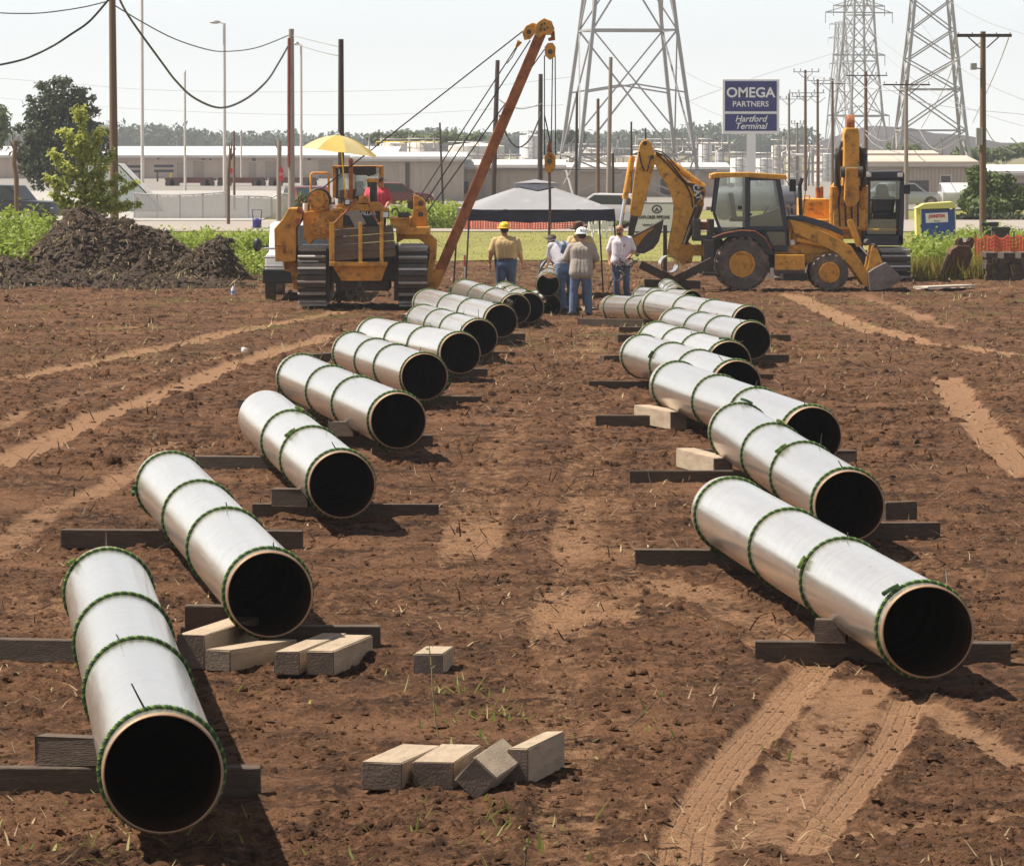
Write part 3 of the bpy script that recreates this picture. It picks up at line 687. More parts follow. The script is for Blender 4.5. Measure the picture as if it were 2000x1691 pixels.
flat_timber('skid under the back of the fourth left pipe', 464, 640, 806, 2)
flat_timber('skid under the front of the fifth left pipe', 760, 941, 798, 0)
flat_timber('skid under the back of the fifth left pipe', 606, 740, 712, -10)
flat_timber('skid under the front of the sixth left pipe', 820, 952, 741, 0)
flat_timber('skid under the front of the seventh left pipe', 890, 1006, 706, 0)
flat_timber('skid under the front of the eighth left pipe', 930, 1026, 668, 0)
flat_timber('long skid under the front of the nearest right pipe', 1474, 1974, 1298, 4)
timber('dark chock on the skid of the nearest right pipe', (1590, 1256), (1652, 1257), up=.15, **G2)
flat_timber('skid under the back of the nearest right pipe', 1240, 1560, 1112, 0)
flat_timber('skid under the front of the second right pipe', 1600, 1836, 1057, 0)
timber('small block behind the opening of the second right pipe', (1730, 1016), (1792, 1014), up=.06, **G2)
flat_timber('skid under the back of the second right pipe', 1230, 1500, 951, 0)
flat_timber('skid under the front of the third right pipe', 1356, 1672, 908, 2)
flat_timber('skid under the back of the third right pipe', 1163, 1400, 838, 0)
flat_timber('skid under the front of the fourth right pipe', 1380, 1511, 752, 0)
flat_timber('skid under the back of the fourth right pipe', 1150, 1330, 767, 0)
flat_timber('skid under the front of the fifth right pipe', 1360, 1541, 712, 0)
flat_timber('skid under the back of the fifth right pipe', 1180, 1300, 714, -2)
flat_timber('skid under the front of the sixth right pipe', 1400, 1544, 671, 0)
flat_timber('skid under the back of the sixth right pipe', 1207, 1330, 671, -2)
flat_timber('skid beside the back of the seventh right pipe', 1209, 1300, 655, 0)
flat_timber('skid in front of the slanting pipe, by the grey-shirted man', 1128, 1256, 638, 2)

def block(label, px, py, wd, ln, ht, yaw, roll=0.0, cat='wood block', up=0.0, chop=0, mat=None, name='wood_block'):
    """a sawn block: front bottom centre at px, py; its length runs away from the camera"""
    NT[0] += 1; rnd = random.Random(NT[0]*13); g = solve(px, py, up)
    mb = MB()
    if chop: mb.prism([(-wd/2, 0), (wd/2, 0), (wd/2, ht), (-wd/2+chop, ht), (-wd/2, ht-chop*1.2)], 0, ln)
    else: mb.box(-wd/2, wd/2, 0, ln, 0, ht)
    o = mb.build(name, [mat or m_new, m_endg], None, None, 0)
    bm = bmesh.new(); bm.from_mesh(o.data); bmesh.ops.bevel(bm, geom=list(bm.edges), offset=.007, segments=2, affect='EDGES'); bm.to_mesh(o.data); bm.free()
    for p in o.data.polygons: p.material_index = 1 if abs(p.normal.y) > .9 else 0
    wobble(o, .0025, rnd); o.location = g + Vector((0, 0, -.01)); o.rotation_euler = (0, roll, yaw)
    return tag(o, label, cat, 'pale sawn wood blocks')
block('leftmost of the four pale blocks lying at the bottom centre', 745, 1540, .235, .95, .16, R(-13))
block('second from left of the four bottom blocks, tipped block leaning on it', 846, 1538, .235, .95, .155, R(-9))
block('tilted block standing on its corner among the four bottom blocks', 908, 1540, .175, 1.0, .175, R(-9), R(42), up=.055)
block('rightmost of the four bottom blocks, corner chipped off', 1005, 1531, .16, .95, .215, R(-13), 0, chop=.05)
block('lone pale block lying on bare soil between the two groups', 836, 1318, .20, .60, .155, R(-7))
block('right one of the pale blocks in front of the second left pipe', 625, 1316, .19, 1.25, .17, R(-11))
block('middle one of the pale blocks in front of the second left pipe', 560, 1315, .18, 1.5, .16, R(-11))
block('long pale block lying crosswise in front of the second left pipe', 425, 1308, .20, .95, .15, R(-27))
block('pale block tucked between the first and second left pipes', 372, 1304, .20, 1.5, .24, R(-12))
block('pale chock slanting under the back end of the third right pipe', 1325, 838, .20, 1.9, .22, R(12), up=.02)
block('pale chock slanting under the back end of the second right pipe', 1412, 930, .20, 1.9, .20, R(10), up=.05)
block('pale wood scrap behind the seventh left pipe', 793, 632, .16, 1.6, .2, R(-4))
# pieces lying by the standing men
for (lab, px, py, a, ln) in [('pale plank leaning by the right boot of the grey-shirted man', 1160, 606, 24, 3.4), ('pale plank between the boots of the grey-shirted man', 1128, 606, 16, 2.6)]:
    block(lab, px, py, .22, ln, .06, R(a), cat='plank', name='plank')
# ================================================================ machines
def base_at(px, py, Y):
    p = at(px, py, Y); return p
class Tr:
    """turns photograph pixels into metres local to a thing that stands at px0, py0, Y"""
    def __init__(s, px0, py0, Y, ox=0.0, oy=0.0, k=1.0):
        s.px0, s.py0, s.Y, s.ox, s.oy, s.k, s.s = px0, py0, Y, ox, oy, k, S(Y)
    def __call__(s, cx, cy): return ((cx/s.k+s.ox-s.px0)/s.s, (s.py0-(cy/s.k+s.oy))/s.s)
    def poly(s, pts): return [s(*p) for p in pts]
    def p3(s, cx, cy, y): a = s(cx, cy); return (a[0], y, a[1])
    def rect(s, x0, y0, x1, y1):
        a, b = s(x0, y0), s(x1, y1); return min(a[0], b[0]), max(a[0], b[0]), min(a[1], b[1]), max(a[1], b[1])
def rbox(mb, T, r, y0, y1, m=0):
    x0, x1, z0, z1 = T.rect(*r); return mb.box(x0, x1, y0, y1, z0, z1, m)
def part(name, mat, parent, fn, bevel=0.0, smooth=None, fix_only=False):
    mb = MB(); fn(mb); return mb.build(name, mat, parent, smooth, bevel, fix=not fix_only)

def wheel(parent, c, r, wd, rim_r, side, lugs=20):
    """side -1: outer face towards the camera"""
    t = MB(); o = Vector(c)
    pr = [(rim_r, -wd*.5), (rim_r*1.12, -wd*.54), (r*.90, -wd*.5), (r*.97, -wd*.40), (r*.985, 0), (r*.97, wd*.40), (r*.90, wd*.5), (rim_r*1.12, wd*.54), (rim_r, wd*.5)]
    t.lathe(pr, o, (0,1,0), 40, 0, False)
    for i in range(lugs):
        a = 2*math.pi*i/lugs
        for sgn in (-1, 1):
            aa = a + (0 if sgn < 0 else math.pi/lugs)
            p = o + Vector((math.cos(aa)*r*.965, sgn*wd*.24, math.sin(aa)*r*.965))
            t.obox(p, (.05*r/.6, wd*.52, .10*r/.6), (0, -aa, 0) if True else 0)
    ty = t.build('tyre', m_rubber, parent, 35)
    h = MB(); s = side
    h.lathe([(rim_r*1.03, 0), (rim_r*1.03, .05), (rim_r*.86, .055), (rim_r*.80, -.09), (rim_r*.30, -.10), (rim_r*.28, .0), (0.001, .01)], o + Vector((0, s*wd*.46, 0)), (0, s, 0), 32)
    for i in range(8):
        a = i*math.pi/4; q = o + Vector((math.cos(a)*rim_r*.5, s*(wd*.46-.09), math.sin(a)*rim_r*.5)); h.cyl(q, q+Vector((0, s*.035, 0)), .025, n=6)
    h.build('rim', m_cat, ty, 35)
    return ty

# ---------------------------------------------------------------- backhoe loader (seen from its right side)
YB = 136.0
T = Tr(1450, 565, YB, 1150, 220, 3.0769)
loc = at(1450, 565, YB)
bh = thing('backhoe_loader', 'yellow backhoe loader parked sideways, digging arm folded up on its left', 'backhoe loader', loc)
HW = .62
part('chassis', m_cat, bh, lambda b: (rbox(b, T, (1105, 850, 1285, 960), -1.0, -.55), rbox(b, T, (1000, 800, 1500, 900), -.45, .45), b.prism(T.poly([(1190,640),(1300,650),(1440,690),(1520,740),(1530,830),(1290,850),(1195,800)]), -.50, .50)), .015)
part('hood_stripe', m_navy, bh, lambda b: b.prism(T.poly([(1182,622),(1280,618),(1420,655),(1518,706),(1524,742),(1440,706),(1290,655),(1185,640)]), -.53, .53), .01)
part('belly_guard', m_black, bh, lambda b: (rbox(b, T, (1160, 961, 1305, 1005), -.8, .8), rbox(b, T, (960, 790, 1110, 930), -.5, .5)), .01)
for i in range(1): part('step_edge', m_dsteel, bh, lambda b: rbox(b, T, (1100, 940, 1285, 962), -1.03, -1.0))
for y0, y1 in ((.58, 1.08), (-1.08, -.58)): fd = part('fender', m_black, bh, lambda b: b.prism(T.poly([(735,745),(790,722),(900,702),(985,705),(1045,745),(1105,850),(1060,850),(1010,775),(960,745),(890,738),(800,752),(742,768)]), y0, y1), .01)
part('fender_edge', m_boom, fd, lambda b: b.tube([T.p3(*q) for q in ((735,748,-1.09),(800,722,-1.09),(900,704,-1.09),(985,708,-1.09),(1045,748,-1.09),(1085,815,-1.09))], .018, 6))
# cab
part('cab_roof', m_cat, bh, lambda b: b.prism(T.poly([(725,372),(760,362),(960,360),(1175,374),(1182,400),(1140,402),(940,388),(760,392),(724,400)]), -.80, .80), .015)
for nm, pl in (('cab_post', [(930,385),(962,385),(962,700),(930,700)]), ('cab_post', [(1110,398),(1140,398),(1190,690),(1160,690)]), ('cab_post', [(762,392),(780,392),(752,600),(738,600)])):
    for y0, y1 in ((-.78, -.70), (.70, .78)): part(nm, m_navy, bh, lambda b: b.prism(T.poly(pl), y0, y1), .006)
part('cab_sill', m_navy, bh, lambda b: (b.prism(T.poly([(935,680),(1180,682),(1185,705),(935,705)]), -.79, -.70), b.prism(T.poly([(1035,705),(1185,705),(1190,830),(1110,830),(1060,760)]), -.60, -.50), b.prism(T.poly([(735,600),(752,600),(800,720),(780,722)]), -.79, -.7), rbox(b, T, (950, 385, 1120, 408), -.78, -.70), b.prism(T.poly([(740,690),(1185,690),(1190,800),(1000,800),(980,705),(760,730)]), -.5, .7)), .006)
def pane(parent, poly, y, name='window_pane', mat=None): return part(name, mat or m_glass, parent, lambda b: b.prism(T.poly(poly), y, y+.012))
for y in (-.745, .735):
    pane(bh, [(780,394),(930,388),(930,685),(800,715),(752,600)], y); pane(bh, [(962,408),(1112,408),(1160,682),(962,682)], y)
pane(bh, [(1060,715),(1170,715),(1175,795),(1095,795)], -.615)
part('dashboard', m_navy, bh, lambda b: (b.prism(T.poly([(1050,610),(1160,560),(1180,690),(960,690),(960,630)]), -.3, .3)), .01)
part('steering_wheel', m_black, bh, lambda b: b.tube([(T(1060,595)[0]+.19*math.cos(a)*.5, .19*math.sin(a), T(1060,595)[1]+.19*math.cos(a)*.8) for a in np.linspace(0, 6.28, 20)[:-1]], .014, 6, True), 0, 50)
part('driver_seat', m_seat, bh, lambda b: (b.obox(T.p3(900, 640, 0), (.45, .5, .12)), b.obox(T.p3(862, 560, 0), (.12, .48, .62), (0, -.15, 0))), .03)
part('roof_lamp', m_black, bh, lambda b: (b.obox(T.p3(735, 386, -.6), (.10, .16, .12)), b.obox(T.p3(735, 386, .6), (.10, .16, .12))), .01)
# loader arms, bucket
for y in (-.74, .56):
    part('loader_arm', m_cat, bh, lambda b: b.prism(T.poly([(1195,640),(1235,648),(1420,722),(1510,768),(1565,800),(1672,962),(1668,1045),(1640,1034),(1560,920),(1480,842),(1400,800),(1225,722)]), y, y+.18), .015)
    part('lift_cylinder', m_cat, bh, lambda b: b.cyl(T.p3(1240, 760, y+.09), T.p3(1430, 800, y+.09), .06))
part('bucket_cylinder', m_cat, bh, lambda b: b.cyl(T.p3(1560, 645, -.35), T.p3(1620, 800, -.35), .075), 0, 40)
part('cylinder_rod', m_chrome, bh, lambda b: b.cyl(T.p3(1620, 800, -.35), T.p3(1690, 880, -.35), .035), 0, 40)
for y in (-.62, -.40, .35, .58): part('bucket_link', m_cat, bh, lambda b: b.prism(T.poly([(1690,800),(1712,795),(1735,845),(1755,900),(1705,950),(1668,1050),(1662,940)]), y, y+.07), .01)
part('hinge_pin', m_dsteel, bh, lambda b: (b.cyl(T.p3(1675, 778, -.5), T.p3(1675, 778, .5), .07), b.cyl(T.p3(1712, 800, -.7), T.p3(1712, 800, .7), .045)), 0, 40)
bk = part('loader_bucket', m_steel, bh, lambda b: ([b.prism(T.poly([(1665,955),(1700,930),(1768,895),(1868,990),(1800,1040),(1740,1058),(1675,1062)]), y, y+.04) for y in (-1.15, 1.11)], b.prism(T.poly([(1665,955),(1700,930),(1768,895),(1775,905),(1710,942),(1680,965),(1688,1040),(1750,1045),(1860,985),(1868,992),(1800,1042),(1740,1060),(1672,1064)]), -1.11, 1.11)), .006)
part('cutting_edge', m_dsteel, bk, lambda b: b.beam(T.p3(1868, 990, -1.18), T.p3(1868, 990, 1.18), .05, .04))
# wheels
for y, s in ((-.80, -1), (.80, 1)):
    c = T(910, 905); wheel(bh, (c[0], y, c[1]), 52.5/T.s, .50, 24.5/T.s, s)
    c = T(1432, 955); wheel(bh, (c[0], y, c[1]), 37.0/T.s, .36, 19.5/T.s, s, 18)
part('axle', m_dsteel, bh, lambda b: (b.cyl(T.p3(910, 905, -.8), T.p3(910, 905, .8), .12), b.cyl(T.p3(1432, 955, -.8), T.p3(1432, 955, .8), .09)))
# rear frame, stabilisers, swing post
part('rear_frame', m_dsteel, bh, lambda b: (rbox(b, T, (622, 640, 668, 765), -.55, .55), rbox(b, T, (712, 640, 748, 765), -.55, .55), rbox(b, T, (622, 738, 748, 770), -.56, .56), rbox(b, T, (700, 760, 800, 880), -.5, .5)), .015)
for y in (-.95, .80): part('stabiliser_leg', m_dsteel, bh, lambda b: (rbox(b, T, (682, 762, 742, 965), y, y+.15), rbox(b, T, (672, 955, 760, 975), y-.08, y+.23)), .01)
part('swing_post', m_cat2, bh, lambda b: (b.prism(T.poly([(545,790),(590,770),(625,800),(620,900),(560,915),(530,880)]), -.22, .22), rbox(b, T, (600, 795, 690, 860), -.25, .25)), .02)
part('bracket_lamp', m_boom, bh, lambda b: b.obox(T.p3(690, 680, -.3), (.18, .2, .2)), .02)
# boom, stick, cylinders, bucket
part('digger_boom', m_cat, bh, lambda b: b.prism(T.poly([(392,300),(385,255),(405,235),(440,262),(520,335),(590,415),(625,455),(645,520),(640,570),(605,690),(560,800),(530,880),(478,868),(470,840),(500,660),(508,560),(498,500),(462,430),(425,370)]), -.19, .19), .02)
part('boom_knuckle', m_cat, bh, lambda b: b.prism(T.poly([(588,412),(640,425),(690,445),(703,475),(690,520),(660,545),(632,570),(628,480)]), -.15, .15), .015)
part('boom_back_plate', m_cat2, bh, lambda b: b.prism(T.poly([(688,515),(690,560),(640,700),(590,785),(575,770),(615,680),(650,555)]), -.10, .10), .01)
part('digger_stick', m_cat, bh, lambda b: b.prism(T.poly([(296,240),(304,195),(322,170),(348,164),(372,182),(392,240),(404,285),(385,345),(312,626),(268,622),(244,608),(280,330)]), -.15, .15), .02)
part('pivot_pin', m_dsteel, bh, lambda b: (b.cyl(T.p3(335, 186, -.18), T.p3(335, 186, .18), .055), b.cyl(T.p3(378, 270, -.2), T.p3(378, 270, .2), .05), b.cyl(T.p3(682, 486, -.17), T.p3(682, 486, .17), .05), b.cyl(T.p3(676, 455, -.17), T.p3(676, 455, .17), .04)), 0, 40)
part('stick_cylinder', m_cat, bh, lambda b: b.cyl(T.p3(690, 450, 0), T.p3(478, 292, 0), .085, n=18), 0, 40)
part('cylinder_rod', m_chrome, bh, lambda b: b.cyl(T.p3(478, 292, 0), T.p3(385, 232, 0), .045), 0, 40)
part('bucket_cylinder', m_cat, bh, lambda b: b.cyl(T.p3(262, 262, 0), T.p3(216, 520, 0), .075, n=18), 0, 40)
part('cylinder_rod', m_chrome, bh, lambda b: b.cyl(T.p3(216, 520, 0), T.p3(190, 690, 0), .045), 0, 40)
part('boom_cylinder', m_dsteel, bh, lambda b: b.cyl(T.p3(660, 560, -.24), T.p3(575, 790, -.24), .06), 0, 40)
for pts in ([(272,248),(300,240),(312,300),(330,350),(350,355),(362,300),(372,262)], [(400,240),(450,262),(500,320),(560,400),(600,440)], [(395,228),(440,240),(490,285),(545,350)], [(405,250),(470,310),(530,380),(580,430),(612,500),(622,570)], [(640,565),(610,640),(585,720),(560,790)]):
    part('hydraulic_hose', m_hose, bh, lambda b: b.tube([T.p3(x, y, -.21) for x, y in pts], .018, 6), 0, 60)
part('bucket_link', m_dsteel, bh, lambda b: (b.prism(T.poly([(250,615),(300,625),(280,690),(268,745),(235,740),(238,690)]), -.13, .13), b.prism(T.poly([(184,680),(240,655),(250,680),(192,705)]), -.1, .1)), .015)
db = part('digger_bucket', m_dsteel, bh, lambda b: ([b.prism(T.poly([(245,748),(345,700),(432,650),(448,636),(438,690),(415,775),(385,815),(330,842),(285,840),(258,800)]), y, y+.03) for y in (-.38, .35)], b.prism(T.poly([(245,748),(345,700),(432,650),(448,636),(440,690),(418,775),(386,817),(330,846),(283,843),(290,830),(330,832),(378,806),(405,770),(425,690),(345,712),(252,756)]), -.35, .35)), .008)
part('bucket_cheek', m_cat2, db, lambda b: b.prism(T.poly([(262,752),(340,712),(392,690),(330,745),(286,806)]), -.395, -.383))
part('bucket_hook', m_dsteel, db, lambda b: b.tube([T.p3(x, y, 0) for x, y in ((282,838),(276,850),(286,860),(298,858),(304,846))], .015, 6), 0, 60)
dc = part('boom_decal', m_black, bh, lambda b: b.prism(T.poly([(592,424),(640,430),(660,446),(672,505),(634,558),(626,480)]), -.2, -.192))
c = T(648, 478); lettering('CAT', .19, m_white, dc, (c[0], -.205, c[1]), (math.pi/2, R(72), 0), .006, 0, 1.0)
c = T(632, 492); part('decal_triangle', m_yellow, dc, lambda b: b.prism([(c[0]-.04, c[1]-.03), (c[0]+.05, c[1]-.06), (c[0]+.02, c[1]+.05)], -.207, -.203))
# exhaust, aerial, mirror, wiring details
part('exhaust_pipe', m_black, bh, lambda b: b.tube([T.p3(1278, 620, .3), T.p3(1270, 440, .3), T.p3(1284, 395, .3)], .05, 10), 0, 50)
part('aerial', m_black, bh, lambda b: b.tube([T.p3(1290, 620, .45), T.p3(1322, 335, .45)], .011, 5))
part('mirror', m_black, bh, lambda b: (b.obox(T.p3(1232, 440, .7), (.16, .03, .30)), b.tube([T.p3(1180, 395, .72), T.p3(1245, 480, .72), T.p3(1255, 560, .7)], .012, 5)), .01)
part('grab_rail', m_black, bh, lambda b: b.tube([T.p3(1168, 575, -.82), T.p3(1182, 570, -.82), T.p3(1192, 600, -.82), T.p3(1185, 640, -.82)], .012, 5))
part('fluid_bottle', m_white, bh, lambda b: b.obox(T.p3(1218, 778, -.56), (.12, .08, .13)), .02)
part('hydraulic_hose', m_hose, bh, lambda b: b.tube([T.p3(x, y, -.56) for x, y in ((1215,710),(1212,760),(1240,790),(1280,770),(1310,755),(1400,790),(1500,850))], .014, 6), 0, 60)
part('door_handle', m_black, bh, lambda b: (b.obox(T.p3(900, 570, -.79), (.09, .03, .09)), b.obox(T.p3(965, 610, -.8), (.05, .04, .05))))
part('door_mirror_glass', m_lamp, bh, lambda b: b.ell(T.p3(845, 436, -.72), (.09, .02, .05), 12, 6), 0, 60)

# ---------------------------------------------------------------- excavator (seen from the front, arm reaching towards the camera)
YE = 146.0
T = Tr(1680, 556, YE, 1150, 220, 3.0769)
ex = thing('excavator', 'yellow tracked excavator behind the backhoe, arm raised beside its dark cab', 'excavator', at(1680, 556, YE))
m_grouser = M('glinting_worn_grouser', (.50, .47, .44), .4, .5, .2, 8)  # worn metal, with the edge glints put into its pale colour
def track(parent, x0, x1, zc, hh, length, mat_shoe, n, r_end=None, y0=0.0):
    """a crawler belt: a core and single shoes round it; runs along y from y0 back"""
    r = hh/2; core = MB(); prof = []
    for i in range(13): a = -math.pi/2 - math.pi*i/12; prof.append((y0 + r + (r-.05)*math.cos(a), zc + (r-.05)*math.sin(a)))
    for i in range(13): a = math.pi/2 - math.pi*i/12; prof.append((y0 + length - r + (r-.05)*math.cos(a), zc + (r-.05)*math.sin(a)))
    nn = len(prof); w_ = (x1-x0)*.8; xa = (x0+x1)/2
    v = [(xa-w_/2, y, z) for y, z in prof] + [(xa+w_/2, y, z) for y, z in prof]
    core.add(v, [tuple(range(nn)), tuple(range(2*nn-1, nn-1, -1))] + [(i, i+nn, (i+1) % nn+nn, (i+1) % nn) for i in range(nn)])
    belt = core.build('track_belt', m_dsteel, parent)
    per = 2*(length-2*r) + 2*math.pi*r
    mb = MB(); mb.box(-(x1-x0)/2, (x1-x0)/2, -per/n*.46, per/n*.46, -.02, .012); mb.box(-(x1-x0)/2, (x1-x0)/2, -.02, .02, .012, .07, 1)
    first = None
    for i in range(n):
        d = per*i/n
        if d < length-2*r: y, z, ang = y0+r+d, zc-r, math.pi
        elif d < length-2*r+math.pi*r:
            a = (d-(length-2*r))/r - math.pi/2; y, z, ang = y0+length-r+r*math.cos(a), zc+r*math.sin(a), a-math.pi/2
        elif d < 2*(length-2*r)+math.pi*r: y, z, ang = y0+length-r-(d-(length-2*r)-math.pi*r), zc+r, 0
        else:
            a = (d-2*(length-2*r)-math.pi*r)/r + math.pi/2; y, z, ang = y0+r+r*math.cos(a), zc+r*math.sin(a), a-math.pi/2
        if first is None: o = mb.build('track_shoe', [mat_shoe, m_grouser], belt); first = o.data
        else: o = link('track_shoe', first, belt)
        o.location = (xa, y, z); o.rotation_euler = (ang, 0, 0)
    return belt
m_shoe = M('worn_track_shoe', (.075, .062, .053), .45, .45, .3, 6, .1, 40, (.10, .065, .045), .4, 4)
x0, x1, z0, z1 = T.rect(1742, 832, 1915, 1040); track(ex, x0, x1, (z0+z1)/2, z1-z0, 4.4, m_shoe, 38, y0=-1.2)
track(ex, x0-2.75, x1-2.75, (z0+z1)/2, z1-z0, 4.4, m_shoe, 38, y0=-1.2)
part('car_body', m_dsteel, ex, lambda b: (b.box(x0-2.4, x0+.3, 0, 2.2, .45, .85), b.cyl((x0-1.05, 1.0, .85), (x0-1.05, 1.0, 1.05), .7)), .02)
part('house', m_cat, ex, lambda b: (rbox(b, T, (1285, 520, 1452, 665), .3, 3.2), rbox(b, T, (1290, 640, 1640, 760), -.2, 3.0), rbox(b, T, (1640, 700, 1890, 800), .2, 3.2)), .03)
part('engine_door', m_cat2, ex, lambda b: rbox(b, T, (1312, 535, 1400, 612), .275, .30), .01)
part('lower_boom', m_cat, ex, lambda b: (b.prism(T.poly([(1452,440),(1480,395),(1620,395),(1642,440),(1642,700),(1452,700)]), -1.2, -.3), rbox(b, T, (1470, 560, 1630, 720), -.6, .4)), .03)
part('upper_boom', m_cat, ex, lambda b: b.prism(T.poly([(1502,130),(1512,95),(1585,95),(1592,130),(1592,330),(1600,440),(1490,440),(1502,330)]), -2.2, -1.2), .03)
part('stick_front', m_cat2, ex, lambda b: b.prism(T.poly([(1508,330),(1580,330),(1588,520),(1560,560),(1520,560),(1500,520)]), -2.5, -2.2), .02)
part('stick_end_pin', m_boom, ex, lambda b: b.cyl(T.p3(1522, 72, -1.7), T.p3(1568, 72, -1.7), .24, n=18), .01, 40)
part('joint_collar', m_dsteel, ex, lambda b: b.cyl(T.p3(1480, 355, -2.3), T.p3(1610, 355, -2.3), .14, n=16), 0, 40)
for xa in (1470, 1632): part('boom_cylinder', m_dsteel, ex, lambda b: b.cyl(T.p3(xa, 690, -.9), T.p3(xa + (12 if xa < 1500 else -12), 220, -1.5), .10, n=14), 0, 40)
for xa in (1462, 1628): part('cylinder_barrel', m_cat2, ex, lambda b: b.cyl(T.p3(xa, 700, -.95), T.p3(xa, 440, -1.2), .14, n=14), 0, 40)
for k in range(7):
    s = -1 if k < 4 else 1; xb = 1496 if s < 0 else 1598
    part('hydraulic_hose', m_hose, ex, lambda b: b.tube([T.p3(xb, 175+8*k, -1.6), T.p3(xb+s*(26+5*k % 17), 260, -1.75), T.p3(xb+s*(34-3*k % 13), 360, -1.8), T.p3(xb+s*14, 430+6*k, -1.4)], .035, 6), 0, 60)
for k in range(4): part('hydraulic_hose', m_hose, ex, lambda b: b.tube([T.p3(1488+k*36, 440, -1.22), T.p3(1484+k*38, 560, -1.25), T.p3(1492+k*36, 680, -1.22)], .025, 6), 0, 60)
part('work_lamp', m_lamp, ex, lambda b: [b.obox(T.p3(q, 376, -.48), (.13, .08, .10)) for q in (1672, 1862)], .01)
cb = [(1655,372),(1885,368)]
part('cab_frame', m_navy, ex, lambda b: (b.prism(T.poly([(1655,372),(1686,395),(1686,640),(1640,790),(1630,770),(1642,600)]), -.4, .1), b.prism(T.poly([(1888,372),(1862,395),(1858,640),(1850,790),(1880,785),(1888,600)]), -.4, .1),
     b.prism(T.poly([(1655,398),(1888,398),(1885,412),(1660,412)]), -.4, .1), b.prism(T.poly([(1662,520),(1862,520),(1862,532),(1662,532)]), -.38, -.3), b.prism(T.poly([(1635,735),(1880,735),(1885,785),(1870,798),(1640,798),(1630,780)]), -.4, 1.4),
     b.prism(T.poly([(1655,372),(1686,395),(1686,700),(1650,700)]), 1.2, 1.35), b.prism(T.poly([(1888,372),(1862,395),(1862,700),(1885,700)]), 1.2, 1.35)), .015)
part('cab_roof', m_navy, ex, lambda b: b.prism(T.poly([(1660,372),(1680,356),(1870,353),(1888,366),(1888,398),(1656,398)]), -.45, 1.4), .02)
def pane2(poly, y, mat=None): return part('window_pane', mat or m_glass, ex, lambda b: b.prism(T.poly(poly), y, y+.012))
pane2([(1686,412),(1862,412),(1862,520),(1686,520)], -.30); pane2([(1665,640),(1842,640),(1840,730),(1668,730)], -.32); pane2([(1686,412),(1862,412),(1862,700),(1686,700)], 1.27)
st = part('driver_seat', m_seat, ex, lambda b: (b.prism(T.poly([(1730,450),(1745,432),(1790,432),(1806,450),(1810,500),(1850,510),(1838,600),(1830,620),(1710,620),(1700,590),(1705,508),(1728,500)]), .45, .60), b.obox(T.p3(1770, 625, .3), (.55, .5, .12))), .03)
part('seat_back_pad', m_glassf, st, lambda b: b.prism(T.poly([(1715,520),(1830,520),(1820,590),(1720,590)]), .43, .45), .01)
part('cab_interior', m_seat, ex, lambda b: (rbox(b, T, (1662, 600, 1865, 735), .75, .85), rbox(b, T, (1662, 715, 1865, 735), -.25, .75)), .01)
part('mirror', m_black, ex, lambda b: (b.obox(T.p3(1907, 462, -.3), (.15, .08, .24)), b.beam(T.p3(1885, 455, -.3), T.p3(1900, 455, -.3), .03, .03)), .015)
part('small_stack', m_boom, ex, lambda b: (b.cyl(T.p3(1402, 520, 2.2), T.p3(1402, 455, 2.2), .06), b.cyl(T.p3(1425, 520, 2.2), T.p3(1425, 450, 2.2), .05)), 0, 40)
part('handrail', m_cat, ex, lambda b: b.tube([T.p3(1300, 520, .4), T.p3(1300, 500, .4), T.p3(1330, 500, .4), T.p3(1330, 520, .4)], .02, 6))

# ---------------------------------------------------------------- pipelayer (side-boom crawler, seen from the front)
YS = 124.0
T = Tr(690, 604, YS, 480, 220, 4.2286)
sb = thing('pipelayer_crane', 'old orange crawler pipelayer with rusty side boom holding up a pipe', 'crane', at(690, 604, YS))
x0, x1, z0, z1 = T.rect(428, 1100, 660, 1612); track(sb, x0, x1, (z0+z1)/2, (z1-z0)*.86, 4.0, m_shoe, 34); zc_ = (z0+z1)/2
x0, x1, z0, z1 = T.rect(1262, 1085, 1500, 1612); track(sb, x0, x1, zc_, (z1-z0)*.86, 4.0, m_shoe, 34)
for q in (650, 1240): part('track_frame', m_dsteel, sb, lambda b: rbox(b, T, (q-20, 1130, q+40, 1560), .5, 3.6), .03)
part('main_frame', m_dsteel, sb, lambda b: (rbox(b, T, (690, 1100, 1240, 1400), .6, 3.4), rbox(b, T, (760, 1380, 1180, 1480), .7, 3.0)), .03)
cw = part('counterweight', m_cat2, sb, lambda b: (b.prism(T.poly([(232,962),(300,885),(352,792),(462,790),(462,870),(412,960),(412,1230),(318,1235),(318,1300),(300,1232),(240,1232)]), .2, 2.2), b.prism(T.poly([(315,1232),(412,1232),(425,1300),(420,1470),(385,1460),(365,1320),(315,1312)]), .5, 1.6)), .025)
part('counterweight_bolt', m_boom, cw, lambda b: [b.cyl(T.p3(x, y, .2), T.p3(x, y, .12), .07, n=12) for x, y in ((432, 900), (445, 812))], 0, 40)
part('latch', m_boom, cw, lambda b: (rbox(b, T, (235, 1098, 330, 1106), .18, .2), rbox(b, T, (305, 1100, 328, 1165), .16, .2)))
part('winch_housing', m_cat2, sb, lambda b: (b.prism(T.poly([(470,830),(520,815),(790,815),(790,1095),(690,1090),(660,1050),(560,1050),(520,1095),(470,1040)]), .3, 1.6), rbox(b, T, (520, 790, 720, 830), .4, 1.6)), .02)
